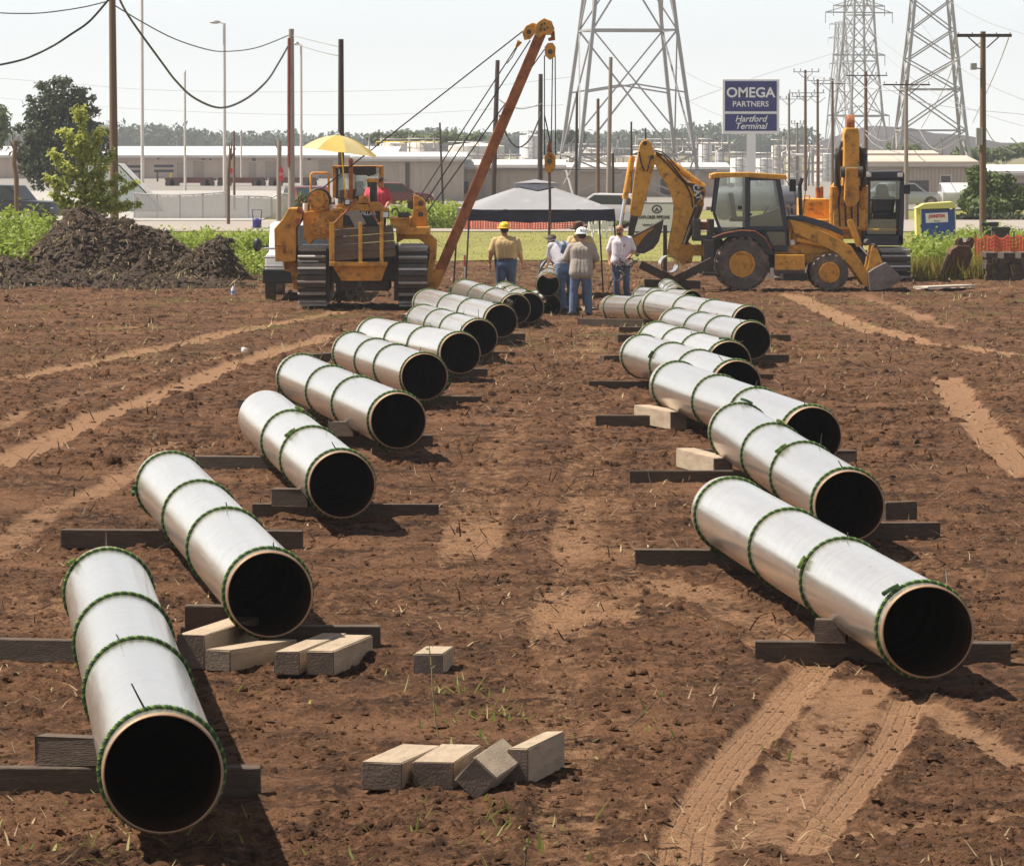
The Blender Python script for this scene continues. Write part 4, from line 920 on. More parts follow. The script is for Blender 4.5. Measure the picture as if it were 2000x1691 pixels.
for (cx, cy, r, nm) in ((600, 730, 86, 'hoist_drum'), (615, 930, 84, 'boom_drum')):
    dr = part(nm, m_cat2, sb, lambda b: (b.cyl(T.p3(cx, cy, .12), T.p3(cx, cy, 1.5), r/4.2286/T.s*.86, n=32), b.cyl(T.p3(cx, cy, .10), T.p3(cx, cy, .16), r/4.2286/T.s, n=32), b.cyl(T.p3(cx, cy, .06), T.p3(cx, cy, .10), r/4.2286/T.s*.62, n=32)), 0, 35)
    for k in np.arange(0, 6.2, .785): part('drum_bolt', m_boom, dr, lambda b: b.cyl(T.p3(cx+r*.8*math.cos(k), cy+r*.8*math.sin(k), .10), T.p3(cx+r*.8*math.cos(k), cy+r*.8*math.sin(k), .07), .022, n=6))
part('drum_flange', m_black, sb, lambda b: b.tube([T.p3(600+94*math.cos(a), 730-94*math.sin(a), .5) for a in np.linspace(-.3, 2.9, 20)], .03, 8), 0, 50)
part('guard_rail', m_cat2, sb, lambda b: b.tube([T.p3(x, y, 1.4) for x, y in ((520,800),(520,520),(530,504),(655,502),(668,515),(672,720))], .025, 8), 0, 50)
part('hydraulic_line', m_dsteel, sb, lambda b: [b.tube([T.p3(430+q*14, 800, .5), T.p3(428+q*14, 700+q*30, .5), T.p3(446+q*14, 690+q*30, .5), T.p3(470+q*14, 760, .5), T.p3(485+q*14, 820, .5)], .018, 6) for q in range(4)], 0, 50)
part('white_canister', m_white, sb, lambda b: (b.cyl(T.p3(718, 815, .4), T.p3(718, 765, .4), .10, n=14), b.cyl(T.p3(487, 830, .45), T.p3(487, 750, .45), .055, n=12)), 0, 40)
# cab
for q0, q1 in (((692,452),(722,715)), ((1082,452),(1112,715))):
    for y in (2.2, 3.2): part('cab_post', m_cat2, sb, lambda b: rbox(b, T, (q0[0], q0[1], q1[0], q1[1]), y, y+.12), .01)
part('cab_roof', m_cat2, sb, lambda b: rbox(b, T, (690, 444, 1112, 462), 2.05, 3.4), .01)
part('roof_visor', m_black, sb, lambda b: b.prism(T.poly([(745,450),(1055,446),(1062,505),(1040,524),(885,522),(870,505),(760,508)]), 2.02, 2.18), .01)
part('cab_frame', m_navy, sb, lambda b: (rbox(b, T, (722, 462, 742, 715), 2.18, 2.24), rbox(b, T, (985, 520, 1005, 715), 2.18, 2.24), rbox(b, T, (722, 700, 985, 720), 2.16, 2.26), rbox(b, T, (742, 640, 1082, 720), 2.4, 2.5)), .005)
part('window_pane', m_glass, sb, lambda b: rbox(b, T, (742, 462, 985, 705), 2.20, 2.21))
part('window_pane', m_glass, sb, lambda b: rbox(b, T, (722, 462, 1090, 640), 3.25, 3.26))
part('operator_seat', m_seat, sb, lambda b: (rbox(b, T, (880, 575, 950, 700), 2.5, 2.65), rbox(b, T, (870, 690, 1110, 730), 1.9, 2.6)), .03)
part('control_panel', m_glassf, sb, lambda b: (rbox(b, T, (750, 640, 850, 715), 1.8, 2.2)), .02)
part('engine_hood', m_cat2, sb, lambda b: (rbox(b, T, (745, 760, 1120, 960), .35, 1.15), b.prism(T.poly([(740,800),(800,740),(1090,740),(1150,800)]), .4, 1.15)), .03)
gr = part('radiator_grille', m_black, sb, lambda b: rbox(b, T, (802, 818, 1108, 940), .30, .35))
part('grille_slat', m_navy, gr, lambda b: [rbox(b, T, (806, y, 1104, y+5), .275, .30) for y in range(862, 938, 13)])
c = T(948, 837); lettering('CATERPILLAR', .112, m_white, gr, (c[0], .29, c[1]), bold=.003, spacing=.95)
part('radiator_frame', m_cat2, sb, lambda b: (rbox(b, T, (720, 790, 1182, 816), .24, .36), rbox(b, T, (1108, 800, 1140, 960), .24, .36), rbox(b, T, (768, 800, 802, 960), .24, .36), b.prism(T.poly([(932,690),(1010,690),(1020,800),(920,800)]), .4, .7)), .012)
part('exhaust_stack', m_boom, sb, lambda b: (b.cyl(T.p3(860, 720, .9), T.p3(860, 405, .9), .048, n=14), b.cyl(T.p3(860, 405, .9), T.p3(860, 380, .9), .062, .035, n=14)), 0, 40)
ac = part('air_cleaner', m_black, sb, lambda b: b.cyl(T.p3(1048, 745, .9), T.p3(1048, 575, .9), .085, n=18), 0, 40)
part('cleaner_cap', m_cat, ac, lambda b: (b.cyl(T.p3(1040, 578, .9), T.p3(1040, 548, .9), .135, n=20)), .01, 40)
part('cap_top', m_lamp, ac, lambda b: b.cyl(T.p3(1040, 548, .9), T.p3(1040, 530, .9), .13, .12, n=20), 0, 40)
for (cx, cy, r) in ((838, 742, 22), (1155, 845, 26)):
    l_ = part('headlamp', m_black, sb, lambda b: b.obox(T.p3(cx, cy, .32), (r*2.3/4.2286/T.s, .14, r*2.3/4.2286/T.s)), .012)
    part('lens', m_lamp, l_, lambda b: b.obox(T.p3(cx, cy, .24), (r*1.7/4.2286/T.s, .02, r*1.7/4.2286/T.s)), .008)
# front rack
for xa, xb in ((695, 735), (936, 966), (1110, 1140)): part('rack_post', m_cat, sb, lambda b: rbox(b, T, (xa, 905, xb, 1240), -.32, -.25), .008)
part('rack_floor', m_cat2, sb, lambda b: (rbox(b, T, (695, 1232, 1170, 1266), -.34, .35), b.prism(T.poly([(718,1266),(1165,1266),(1120,1390),(790,1390)]), -.05, .4)), .012)
for pts in (((735,915),(820,830),(910,715)), ((985,706),(1040,820),(1105,922))): part('rack_stay', m_boom, sb, lambda b: b.tube([T.p3(pts[0][0], pts[0][1], -.28 if pts[0][0] < 800 else .35), T.p3(pts[1][0], pts[1][1], .03), T.p3(pts[2][0], pts[2][1], .35 if pts[0][0] < 800 else -.28)], .025, 6), 0, 50)
part('tow_hook', m_dsteel, sb, lambda b: (rbox(b, T, (930, 1340, 955, 1440), .1, .3), b.tube([T.p3(940+28*math.cos(a), 1470+34*math.sin(a), .1) for a in np.linspace(-1.2, 4.0, 12)], .03, 8)), 0, 50)
# right side: deck, boom tower, side arch
part('side_deck', m_cat2, sb, lambda b: (rbox(b, T, (1195, 880, 1350, 948), .3, 2.4), rbox(b, T, (1180, 870, 1360, 884), .2, 2.5), rbox(b, T, (1240, 948, 1515, 1010), .3, 2.2)), .015)
part('boom_tower', m_cat2, sb, lambda b: (b.prism(T.poly([(1378,690),(1392,680),(1440,706),(1478,740),(1482,790),(1505,950),(1350,950),(1378,800)]), 1.0, 1.4)), .015)
part('tower_plate', m_cat, sb, lambda b: b.prism(T.poly([(1385,780),(1480,780),(1474,802),(1430,808),(1388,800)]), .96, 1.0))
part('tower_pin', m_dsteel, sb, lambda b: [b.cyl(T.p3(x, y, .98), T.p3(x, y, .90), .06, n=12) for x, y in ((1440, 755), (1440, 845))], 0, 40)
part('sheave_bracket', m_dsteel, sb, lambda b: (b.cyl(T.p3(1365, 770, 1.1), T.p3(1365, 770, 1.3), .10), b.tube([T.p3(1380, 700, 1.2), T.p3(1375, 680, 1.2), T.p3(1395, 672, 1.2), T.p3(1400, 690, 1.2)], .02, 6)), 0, 40)
part('side_arch', m_cat2, sb, lambda b: b.prism(T.poly([(1238,1010),(1515,1010),(1572,1062),(1566,1205),(1540,1330),(1560,1400),(1500,1460),(1480,1400),(1512,1180),(1505,1110),(1425,1052),(1300,1052),(1240,1085)]), .9, 1.9), .02)
part('deck_rail', m_dsteel, sb, lambda b: (b.tube([T.p3(x, y, .4) for x, y in ((1200,830),(1215,800),(1245,795),(1260,830))], .02, 6), b.tube([T.p3(x, y, .5) for x, y in ((1280,850),(1330,828),(1360,850))], .02, 6), b.obox(T.p3(1300, 850, .6), (.25, .3, .12))), 0, 50)
# boom: a slender box beam seen from the side
yb_ = 1.25
p_lo, p_hi = Vector(T.p3(1540, 1375, yb_)), Vector(T.p3(2420, -640, yb_))
def im(px, py, y): return T.p3((px-480)*4.2286, (py-220)*4.2286, y)
p_lo, p_hi = Vector(im(846, 560, yb_)), Vector(im(1060, 58, yb_))
bo = part('boom', m_boom, sb, lambda b: (b.beam(p_lo, p_hi, .30, .235, up=(1,0,.4)), ), .02)
part('boom_foot', m_cat2, sb, lambda b: b.prism([(im(x, y, 0)[0], im(x, y, 0)[2]) for x, y in ((826,545),(838,530),(866,528),(862,552),(848,574),(834,576))], yb_-.25, yb_+.25), .02)
hd = part('boom_head', m_cat, bo, lambda b: b.prism([(im(x, y, 0)[0], im(x, y, 0)[2]) for x, y in ((1045,50),(1052,42),(1063,35),(1078,41),(1084,57),(1076,68),(1062,67),(1052,76),(1046,66))], yb_-.20, yb_+.20), .015)
part('head_bolt', m_dsteel, hd, lambda b: [b.cyl(im(x, y, yb_-.2), im(x, y, yb_-.235), .025, n=8) for x, y in ((1058,48),(1064,46),(1064,58),(1070,54),(1056,58))])
def pulley(name, pts, c, y, mat=m_cat2):
    o = part(name, mat, sb, lambda b: b.prism([(im(x, z, 0)[0], im(x, z, 0)[2]) for x, z in pts], y-.13, y+.13), .015)
    part('sheave_pin', m_dsteel, o, lambda b: b.cyl(im(c[0], c[1], y-.17), im(c[0], c[1], y+.17), .055, n=12), 0, 40)
    return o
pulley('luffing_block', [(1020,62),(1028,50),(1040,44),(1048,46),(1046,64),(1036,76),(1024,78)], (1033, 62), yb_)
pulley('upper_hook_block', [(1064,92),(1070,84),(1080,83),(1086,92),(1085,110),(1075,117),(1065,108)], (1075, 101), yb_)
pulley('lower_hook_block', [(1064,306),(1070,299),(1078,298),(1086,306),(1086,326),(1080,337),(1070,339),(1064,330)], (1074, 316), yb_)
part('shackle', m_boom, sb, lambda b: (b.prism([(im(x, z, 0)[0], im(x, z, 0)[2]) for x, z in ((1076,60),(1084,60),(1085,78),(1072,80),(1071,74),(1077,72))], yb_-.08, yb_+.08), b.prism([(im(x, z, 0)[0], im(x, z, 0)[2]) for x, z in ((1072,276),(1077,278),(1079,298),(1069,298),(1070,288))], yb_-.07, yb_+.07)), .01)
part('line_socket', m_cat2, sb, lambda b: b.cyl(im(1016, 80, yb_), im(1008, 92, yb_), .06, .03, n=10), 0, 40)
def line(name, pts, r=.016, mat=m_wire): return part(name, mat, sb, lambda b: b.tube([im(*p) for p in pts], r, 6), 0, 60)
line('hoist_line', ((624, 372, .6), (1022, 60, yb_)))
for a, c in (((818, 386), (1012, 86)), ((829, 397), (1036, 78)), ((833, 416), (1064, 96))): line('luffing_line', ((a[0], a[1], 1.2), (c[0], c[1], yb_+.18)), .015)
for q0, q1 in ((1064, 1064), (1085, 1086), (1080, 1077)): line('hook_line', ((q0, 108, yb_), (q1, 304, yb_)), .014)
line('loose_line', ((1064, 225, yb_), (1072, 262, yb_), (1075, 278, yb_)), .016)
line('dead_end_tail', ((1010, 92, yb_), (1000, 112, yb_), (990, 124, yb_)), .012)
sw = line('sling_cable', ((1074, 338, yb_), (1075, 400, yb_), (1073, 470, yb_-.1), (1072, 508, yb_-.2)), .034, M('frayed_sling', (.16, .12, .08), .8, .2, .5, 12))
part('sling_leg', m_wire, sb, lambda b: [b.tube([im(1072, 508, yb_-.2), im(1072+d_*7, 514, yb_-.4), im(1072+d_*19, 530, yb_-.9), im(1072+d_*23, 546, yb_-1.2)], .028, 6) for d_ in (-1, 1)], 0, 60)
part('umbrella_socket', m_cat2, sb, lambda b: b.cyl(T.p3(822, 720, .6), T.p3(822, 640, .6), .035), 0, 40)

# umbrella over the pipelayer
m_umb = M('yellow_umbrella_cloth', (.62, .48, .13), .8, 0, .08, 2, trans=.35)
m_umb2 = M('pale_umbrella_cloth', (.66, .57, .30), .8, 0, .06, 2, trans=.35)
ub = thing('umbrella', 'large yellow umbrella open above the pipelayer cab', 'umbrella', at(675, 390, YS+.6))
TU = Tr(675, 390, YS+.6)
cap_ = TU.p3(664, 265, 0); rad = 73/TU.s
def umb(b, k):
    a0, a1 = k*math.pi/4 + .2, (k+1)*math.pi/4 + .2; v = []
    for i in range(6):
        r = rad*i/5; zz_ = cap_[2] - .35*(i/5)**1.8
        for j in range(4):
            a = a0+(a1-a0)*j/3; rr = r*(1 - .06*math.sin(math.pi*j/3)*(i/5)); x_ = cap_[0]+rr*math.cos(a); v.append((x_, rr*math.sin(a), zz_ - .14*(x_-cap_[0])*.9 - .03*math.sin(math.pi*j/3)*(i/5)))
    b.add(v, [(i*4+j, i*4+j+1, i*4+5+j, i*4+4+j) for i in range(5) for j in range(3)])
for k in range(8): part('canopy_panel', m_umb if k % 2 else m_umb2, ub, lambda b: umb(b, k), 0, 60)
part('pole', m_yellow, ub, lambda b: b.tube([TU.p3(674, 375, 0), cap_], .016, 8))
part('tip', m_white, ub, lambda b: b.cyl(cap_, (cap_[0]-.05, 0, cap_[2]+.09), .02, .01, 8))
# timbers in the front rack
c0 = T(730, 962); c1 = T(1240, 1225)
rowh = (c0[1]-c1[1])/4.0
o_ = at(690, 604, YS)
lab = ['lowest', 'second from bottom', 'third from bottom', 'top']
for i in range(4):
    mb = MB(); L_ = (c1[0]-c0[0])*(1.0 - .02*i); mb.box(0, L_, -.20, .25, 0, rowh*.93)
    o = mb.build('rack_timber', m_oldy, None, None, .012); wobble(o, .006, random.Random(i))
    o.location = o_ + Vector((c0[0]+.01*i, -.0, c1[1]+i*rowh+.005)); o.rotation_euler = (0, R(-4.2), 0)
    tag(o, lab[i]+' grey timber in the rack on the front of the pipelayer', 'timber', 'timbers carried on the pipelayer')
mb = MB(); mb.box(-.22, .22, -.05, .05, 0, .05); q = T(915, 872)
mb = MB(); mb.box(-.13, .13, -.02, .02, -.22, .2); o = mb.build('loose_board', M('grey_board', (.30, .25, .21), .85, 0, .2, 5), None, None, .006); o.location = o_ + Vector((q[0], .22, q[1])); o.rotation_euler = (R(-14), R(-28), 0)
tag(o, 'short grey board stuck upright behind the timbers in the rack', 'board')

# ---------------------------------------------------------------- canopy tent
YT = 131.0
tent = thing('canopy_tent', 'pop-up canopy tent with pale grey roof and dark valance over the workers', 'tent', at(1045, 577, YT+1.6), R(5))
m_canvas = M('pale_grey_canvas', (.30, .30, .32), .8, 0, .06, 2, .1, 8, (.45, .43, .42), .2, 2, trans=.15)
m_valance = M('dark_navy_valance', (.035, .037, .055), .8, 0, .15, 4, .2, 10)
ss = S(YT); tw = 1.70; td = 1.70; ze = (577-420)/ss+.0; zp = (577-350)/ss
tent.location.z = hb(YT)
def roof(b):
    n = 8
    for k in range(4):
        ca, cb2 = [(-tw,-td),(tw,-td),(tw,td),(-tw,td)][k], [(-tw,-td),(tw,-td),(tw,td),(-tw,td)][(k+1) % 4]; v = []
        for i in range(n+1):
            t = i/n; sag = .10*math.sin(math.pi*t)
            for j in range(n+1):
                u = j/n; x_ = (ca[0]*(1-u)+cb2[0]*u)*(1-t); y_ = (ca[1]*(1-u)+cb2[1]*u)*(1-t)
                v.append((x_, y_, ze+.20 + (zp-ze-.20)*t + sag*.25 - .05*math.sin(math.pi*u)*(1-t)*math.sin(math.pi*min(t*2, 1))))
        b.add(v, [(i*(n+1)+j, i*(n+1)+j+1, (i+1)*(n+1)+j+1, (i+1)*(n+1)+j) for i in range(n) for j in range(n)])
rz = lambda y_: zp-(zp-ze-.2)*y_/td+.045
rf = part('roof_canvas', m_canvas, tent, roof, 0, 50)
part('vent_flap', m_valance, rf, lambda b: (b.add([(-.62,-.30,rz(.30)),(.0,-.66,rz(.66)),(.62,-.30,rz(.30)),(0,-.2,rz(.2))], [(0,1,2,3)]),))
part('vent_cap', m_canvas, rf, lambda b: b.add([(-.5,-.26,rz(.26)+.03),(.5,-.26,rz(.26)+.03),(.5,.4,rz(.4)+.03),(-.5,.4,rz(.4)+.03),(0,0,zp+.06)], [(0,1,4),(1,2,4),(2,3,4),(3,0,4)]))
def val(b, k):
    ca, cb2 = [(-tw,-td),(tw,-td),(tw,td),(-tw,td)][k], [(-tw,-td),(tw,-td),(tw,td),(-tw,td)][(k+1) % 4]; v = []; n = 24
    for j in range(n+1):
        u = j/n; x_ = ca[0]*(1-u)+cb2[0]*u; y_ = ca[1]*(1-u)+cb2[1]*u; wv = .02*math.sin(u*21)
        top = ze+.215-.05*math.sin(math.pi*u)
        for q in range(3): v.append((x_*(1+.006*q)+wv*(q/2)*.5, y_*(1+.006*q)+wv*(q/2), top-.14*q+(.025*abs(math.sin(u*math.pi*5)) if q == 2 else 0)))
    b.add(v, [(j*3+q, j*3+q+1, j*3+4+q, j*3+3+q) for j in range(n) for q in range(2)])
for k in range(4): part('valance', m_valance, tent, lambda b: val(b, k), 0, 60)
for sx, sy in ((-1,-1),(1,-1),(1,1),(-1,1)):
    lg = part('leg', m_black, tent, lambda b: (b.tube([(sx*(tw+.10), sy*(td+.10), 0), (sx*(tw-.02), sy*(td-.02), ze+.2)], .022, 6), b.box(sx*(tw+.10)-.06, sx*(tw+.10)+.06, sy*(td+.10)-.06, sy*(td+.10)+.06, -.02, .015)))
for sy in (-1, 1):
    part('truss_bar', m_black, tent, lambda b: [b.tube([(-tw+i*tw/2, sy*td, ze+.05+.15*(i % 2)), (-tw+(i+1)*tw/2, sy*td, ze+.05+.15*((i+1) % 2))], .012, 5) for i in range(4)])
# ================================================================ people
m_skin = M('tanned_skin', (.42, .20, .12), .6, 0, .12, 8)
m_skin2 = M('dark_tanned_skin', (.27, .125, .075), .6, 0, .12, 8)
m_jean = M('blue_denim', (.055, .085, .165), .85, 0, .3, 7, .4, 30)
m_jean2 = M('washed_denim', (.10, .145, .235), .85, 0, .3, 7, .4, 30)
m_tan = M('tan_cotton', (.47, .335, .16), .85, 0, .12, 5, .4, 14)
m_grey = M('grey_cotton', (.33, .285, .245), .85, 0, .12, 5, .4, 14)
m_wht = M('white_cotton', (.66, .60, .64), .85, 0, .10, 5, .4, 14)
m_lav = M('pale_grey_cotton', (.44, .42, .47), .85, 0, .12, 5, .4, 14)
m_redc = M('red_cotton', (.52, .06, .09), .85, 0, .12, 5, .4, 14)
m_boot = M('brown_boot', (.055, .038, .028), .8, 0, .3, 9)
m_hair = M('dark_hair', (.03, .02, .014), .8, 0, .3, 30)
m_brown = M('brown_felt', (.10, .058, .034), .9, 0, .2, 6)
m_hatw = M('white_hard_hat', (.74, .74, .72), .3, 0, .04)
m_haty = M('yellow_hard_hat', (.72, .46, .02), .3, 0, .05)
class Body:
    def __init__(s): s.p = []          # (p0, p1, r0, r1, squash_y, tag)
    def cap(s, p0, p1, r0, r1, tag, sq=1.0): s.p.append((Vector(p0), Vector(p1), r0, r1, sq, tag))
    def mesh(s, name, mats, voxel=.0125):
        mb = MB()
        for p0, p1, r0, r1, sq, tg in s.p:
            d = p1-p0; L_ = max(d.length, 1e-4); a = d.normalized() if d.length > 1e-6 else Vector((0,0,1))
            prof = []
            for i in range(6): t = math.pi/2*i/5; prof.append((max(r0*math.sin(t), 1e-4), -r0*math.cos(t)))
            for i in range(6): t = math.pi/2*i/5; prof.append((max(r1*math.cos(t), 1e-4), L_+r1*math.sin(t)))
            k = len(mb.v); mb.lathe(prof, p0, a, 14, 0, False)
            if sq != 1.0:
                c = (p0+p1)/2
                for i in range(k, len(mb.v)): x_, y_, z_ = mb.v[i]; mb.v[i] = (x_, c.y+(y_-c.y)*sq, z_)
        me = bpy.data.meshes.new(name); me.from_pydata(mb.v, [], mb.f)
        o = bpy.data.objects.new(name, me); COL.objects.link(o)
        rm = o.modifiers.new('r', 'REMESH'); rm.mode = 'VOXEL'; rm.voxel_size = voxel
        sm = o.modifiers.new('s', 'SMOOTH'); sm.factor = .5; sm.iterations = 3
        dg = bpy.context.evaluated_depsgraph_get(); m2 = bpy.data.meshes.new_from_object(o.evaluated_get(dg))
        bpy.data.objects.remove(o); m2.name = name
        n = len(m2.vertices); co = np.zeros(n*3); m2.vertices.foreach_get('co', co); co = co.reshape(-1, 3)
        best = np.full(n, 1e9); tg = np.zeros(n, int)
        for p0, p1, r0, r1, sq, t_ in s.p:
            q = co.copy(); c = (p0+p1)/2; q[:, 1] = c.y+(q[:, 1]-c.y)/sq
            a, b = np.array(p0), np.array(p1); ab = b-a; t = np.clip(((q-a)@ab)/max(ab@ab, 1e-9), 0, 1)
            dd = np.linalg.norm(q-a-t[:, None]*ab, axis=1)-(r0+(r1-r0)*t)
            k = dd < best; best[k] = dd[k]; tg[k] = t_
        m2.materials.clear()
        for q in mats: m2.materials.append(q)
        nl = len(m2.polygons); ls = np.zeros(nl, int); m2.polygons.foreach_get('loop_start', ls)
        vi = np.zeros(len(m2.loops), int); m2.loops.foreach_get('vertex_index', vi)
        m2.polygons.foreach_set('material_index', tg[vi[ls]].astype(np.int32)); m2.shade_smooth()
        return m2
SKIN, SHIRT, PANTS, BOOT, HAIR = 0, 1, 2, 3, 4
def hand(b, w, d, side, up=Vector((0,0,1)), curl=.5):
    """palm at wrist w along d, fingers of unequal length curling; thumb leaves the side"""
    d = Vector(d).normalized(); pn = d.cross(up); pn = pn.normalized() if pn.length > .1 else Vector((1,0,0)); a = pn.cross(d).normalized()
    c = w + d*.05; b.cap(w, w+d*.085, .026, .034, SKIN)
    for i, (o_, ln) in enumerate(((-.030, .068), (-.010, .080), (.011, .074), (.031, .056))):
        r = w + d*.09 + a*o_; k = r + d*ln*.5 - pn*side*ln*.12*curl; e = k + d*ln*.45*(1-.5*curl) - pn*side*ln*.6*curl
        b.cap(r, k, .0105, .010, SKIN); b.cap(k, e, .010, .009, SKIN)
    r = w + d*.03 - a*.030; k = r + d*.03 - a*.030; b.cap(r, k, .013, .012, SKIN); b.cap(k, k + d*.032 - pn*side*.01, .012, .010, SKIN)
def figure(J, girth=1.0, belly=0.0, mats=None, hairy=True, sleeve=.55, untucked=.0, look=(0,-1,0), overalls=False, jaw=0.0):
    """J: joints; the body faces J['fwd']"""
    b = Body(); g = girth; V_ = {k: Vector(v) for k, v in J.items()}
    fw = V_['fwd'].normalized(); rt = Vector((0,0,1)).cross(fw).normalized()*-1
    pel, wa, ch, nk, hd = V_['pelvis'], V_['waist'], V_['chest'], V_['neck'], V_['head']
    low = PANTS
    b.cap(pel-rt*.085*g, pel+rt*.085*g, .116*g, .116*g, low); b.cap(pel+Vector((0,0,.06))-rt*.085*g, pel+Vector((0,0,.06))+rt*.085*g, .118*g, .118*g, low); b.cap(pel+Vector((0,0,-.05))-rt*.06*g-fw*.035, pel+Vector((0,0,-.05))+rt*.06*g-fw*.035, .108*g, .108*g, low)
    for s in (-1, -.34, .34, 1):
        lo = pel+Vector((0,0,.13))+rt*.085*g*s; hi = ch+Vector((0,0,.02))+rt*.10*g*s
        b.cap(lo, hi, .122*g, .122*g, SHIRT); b.cap(hi, nk+(ch-nk)*.45+rt*.07*g*s, .12*g, .09*g, SHIRT)
        b.cap(lo+fw*(.02+belly), hi+fw*.02, .118*g, .115*g, SHIRT)
    if untucked:
        hem = pel+Vector((0,0,.10-untucked))
        for s in (-1, -.4, .4, 1):
            for q in (.05, -.075): b.cap(wa+rt*.08*s*g+fw*q*.3, hem+rt*.105*s*g+fw*q, .122*g, .118*g, SHIRT)
    shl, shr = V_['sh_l'], V_['sh_r']
    b.cap(shl, shr, .072*g, .072*g, SHIRT); b.cap(nk-Vector((0,0,.05)), ch+(nk-ch)*.5, .075*g, .11*g, SHIRT)
    b.cap(nk-Vector((0,0,.02)), hd-Vector((0,0,.05)), .058, .055, SKIN)
    # head with face
    lk = Vector(look).normalized(); lr = Vector((0,0,1)).cross(lk).normalized(); lu = lk.cross(lr).normalized()*-1
    if lu.z < 0: lu = -lu
    b.cap(hd+lu*.03-lk*.012, hd+lu*.045-lk*.012, .088, .086, HAIR if hairy else SKIN)
    b.cap(hd+lk*.018-lu*.01, hd+lk*.022-lu*.075, .076, .056+jaw, SKIN)
    b.cap(hd+lk*.082+lu*.012, hd+lk*.103-lu*.022, .010, .016, SKIN)
    b.cap(hd+lk*.078-lu*.058-lr*.02, hd+lk*.078-lu*.058+lr*.02, .011, .011, SKIN)
    for s in (-1, 1):
        b.cap(hd+lr*.082*s-lu*.01, hd+lr*.086*s+lu*.025, .014, .018, SKIN)
        b.cap(hd+lk*.080+lr*.032*s+lu*.020, hd+lk*.081+lr*.034*s+lu*.020, .011, .011, HAIR)
    for s, L_ in ((-1, 'l'), (1, 'r')):
        sh, el, wr = V_['sh_'+L_], V_['el_'+L_], V_['wr_'+L_]; cut = sh + (el-sh)*min(sleeve*1.5, 1)
        b.cap(sh, cut, .075*g, .066*g, SHIRT); b.cap(sh+(el-sh)*.3, el, .050*g, .043*g, SKIN); b.cap(el, el+(wr-el)*.35, .044*g, .042*g, SKIN); b.cap(el+(wr-el)*.35, wr, .041*g, .027, SKIN)
        hand(b, wr, V_.get('hd_'+L_, wr+(wr-el))-wr, s)
        hp, kn, an = V_['hip_'+L_], V_['kn_'+L_], V_['an_'+L_]
        b.cap(hp, hp+(kn-hp)*.5, .108*g, .092*g, PANTS); b.cap(hp+(kn-hp)*.5, kn, .092*g, .074*g, PANTS); b.cap(kn, kn+(an-kn)*.45, .074*g, .073*g, PANTS); b.cap(kn+(an-kn)*.45, an+Vector((0,0,-.01)), .073*g, .066*g, PANTS)
        ft = V_.get('ft_'+L_, fw); b.cap(an-ft*.04+Vector((0,0,-.045)), an+ft*.02+Vector((0,0,-.045)), .045, .046, BOOT); b.cap(an+ft*.02+Vector((0,0,-.045)), an+ft*.145+Vector((0,0,-.053)), .046, .036, BOOT)
        b.cap(an-Vector((0,0,.0)), an-Vector((0,0,.04)), .052, .05, BOOT)
    return b
def stand(facing=-1, step=.0, **kw):
    """default upright pose; fwd -1 faces the camera, +1 shows the back"""
    f = facing; r = -f   # figure's own right side in world x when facing camera is -x
    J = dict(fwd=(0, f, 0), pelvis=(0, 0, .96), waist=(0, 0, 1.12), chest=(0, 0, 1.33), neck=(0, .01*f, 1.52), head=(0, .03*f, 1.66),
             sh_l=(-.19, 0, 1.44), sh_r=(.19, 0, 1.44), el_l=(-.27, -.02*f, 1.17), el_r=(.27, -.02*f, 1.17), wr_l=(-.29, .05*f, .93), wr_r=(.29, .05*f, .93),
             hd_l=(-.29, .08*f, .80), hd_r=(.29, .08*f, .80), hip_l=(-.10, 0, .90), hip_r=(.10, 0, .90), kn_l=(-.115, .03*f+step, .49), kn_r=(.115, .03*f-step, .49),
             an_l=(-.125, step*1.4, .095), an_r=(.125, -step*1.4, .095))
    J.update(kw); return J
def place(label, body, mats, px, Y, scale=1.0, yaw=0.0, z=None):
    x = (px-CX)/FPX*Y*(1.0); zz_ = float(terrain(np.array([x]), np.array([Y]))[0][0]) - .01 if z is None else z
    t = thing('person', label, 'person', (x, Y, zz_), yaw)
    t.scale = (scale,)*3; link('body', body.mesh('body', mats), t); return t
def hat_hard(parent, c, mat, look=(0,-1,0), tilt=0.0):
    lk = Vector(look); lk.z = 0; lk.normalize(); yaw = math.atan2(lk.x, -lk.y)
    mb = MB(); mb.lathe([(.128, -.012), (.13, 0), (.125, .035), (.108, .075), (.075, .105), (.03, .118), (.001, .12)], (0,0,0), (0,0,1), 24)
    v = []; n = 24
    for i in range(n):
        a = 2*math.pi*i/n; k = .150 + (.045*max(0, -math.sin(a))**2)
        v += [(math.cos(a)*.125, math.sin(a)*.125, .004), (math.cos(a)*k, math.sin(a)*k, -.014), (math.cos(a)*k, math.sin(a)*k, -.02), (math.cos(a)*.125, math.sin(a)*.125, -.014)]
    mb.add(v, [(i*4+q, ((i+1) % n)*4+q, ((i+1) % n)*4+(q+1) % 4, i*4+(q+1) % 4) for i in range(n) for q in range(4)])
    for q in (-.03, 0, .03): mb.tube([(q, -.11, .075), (q, -.05, .118), (q, .05, .118), (q, .11, .075)], .009, 6)
    o = mb.build('hard_hat', mat, parent, 50); o.location = c; o.rotation_euler = (tilt, 0, yaw); return o
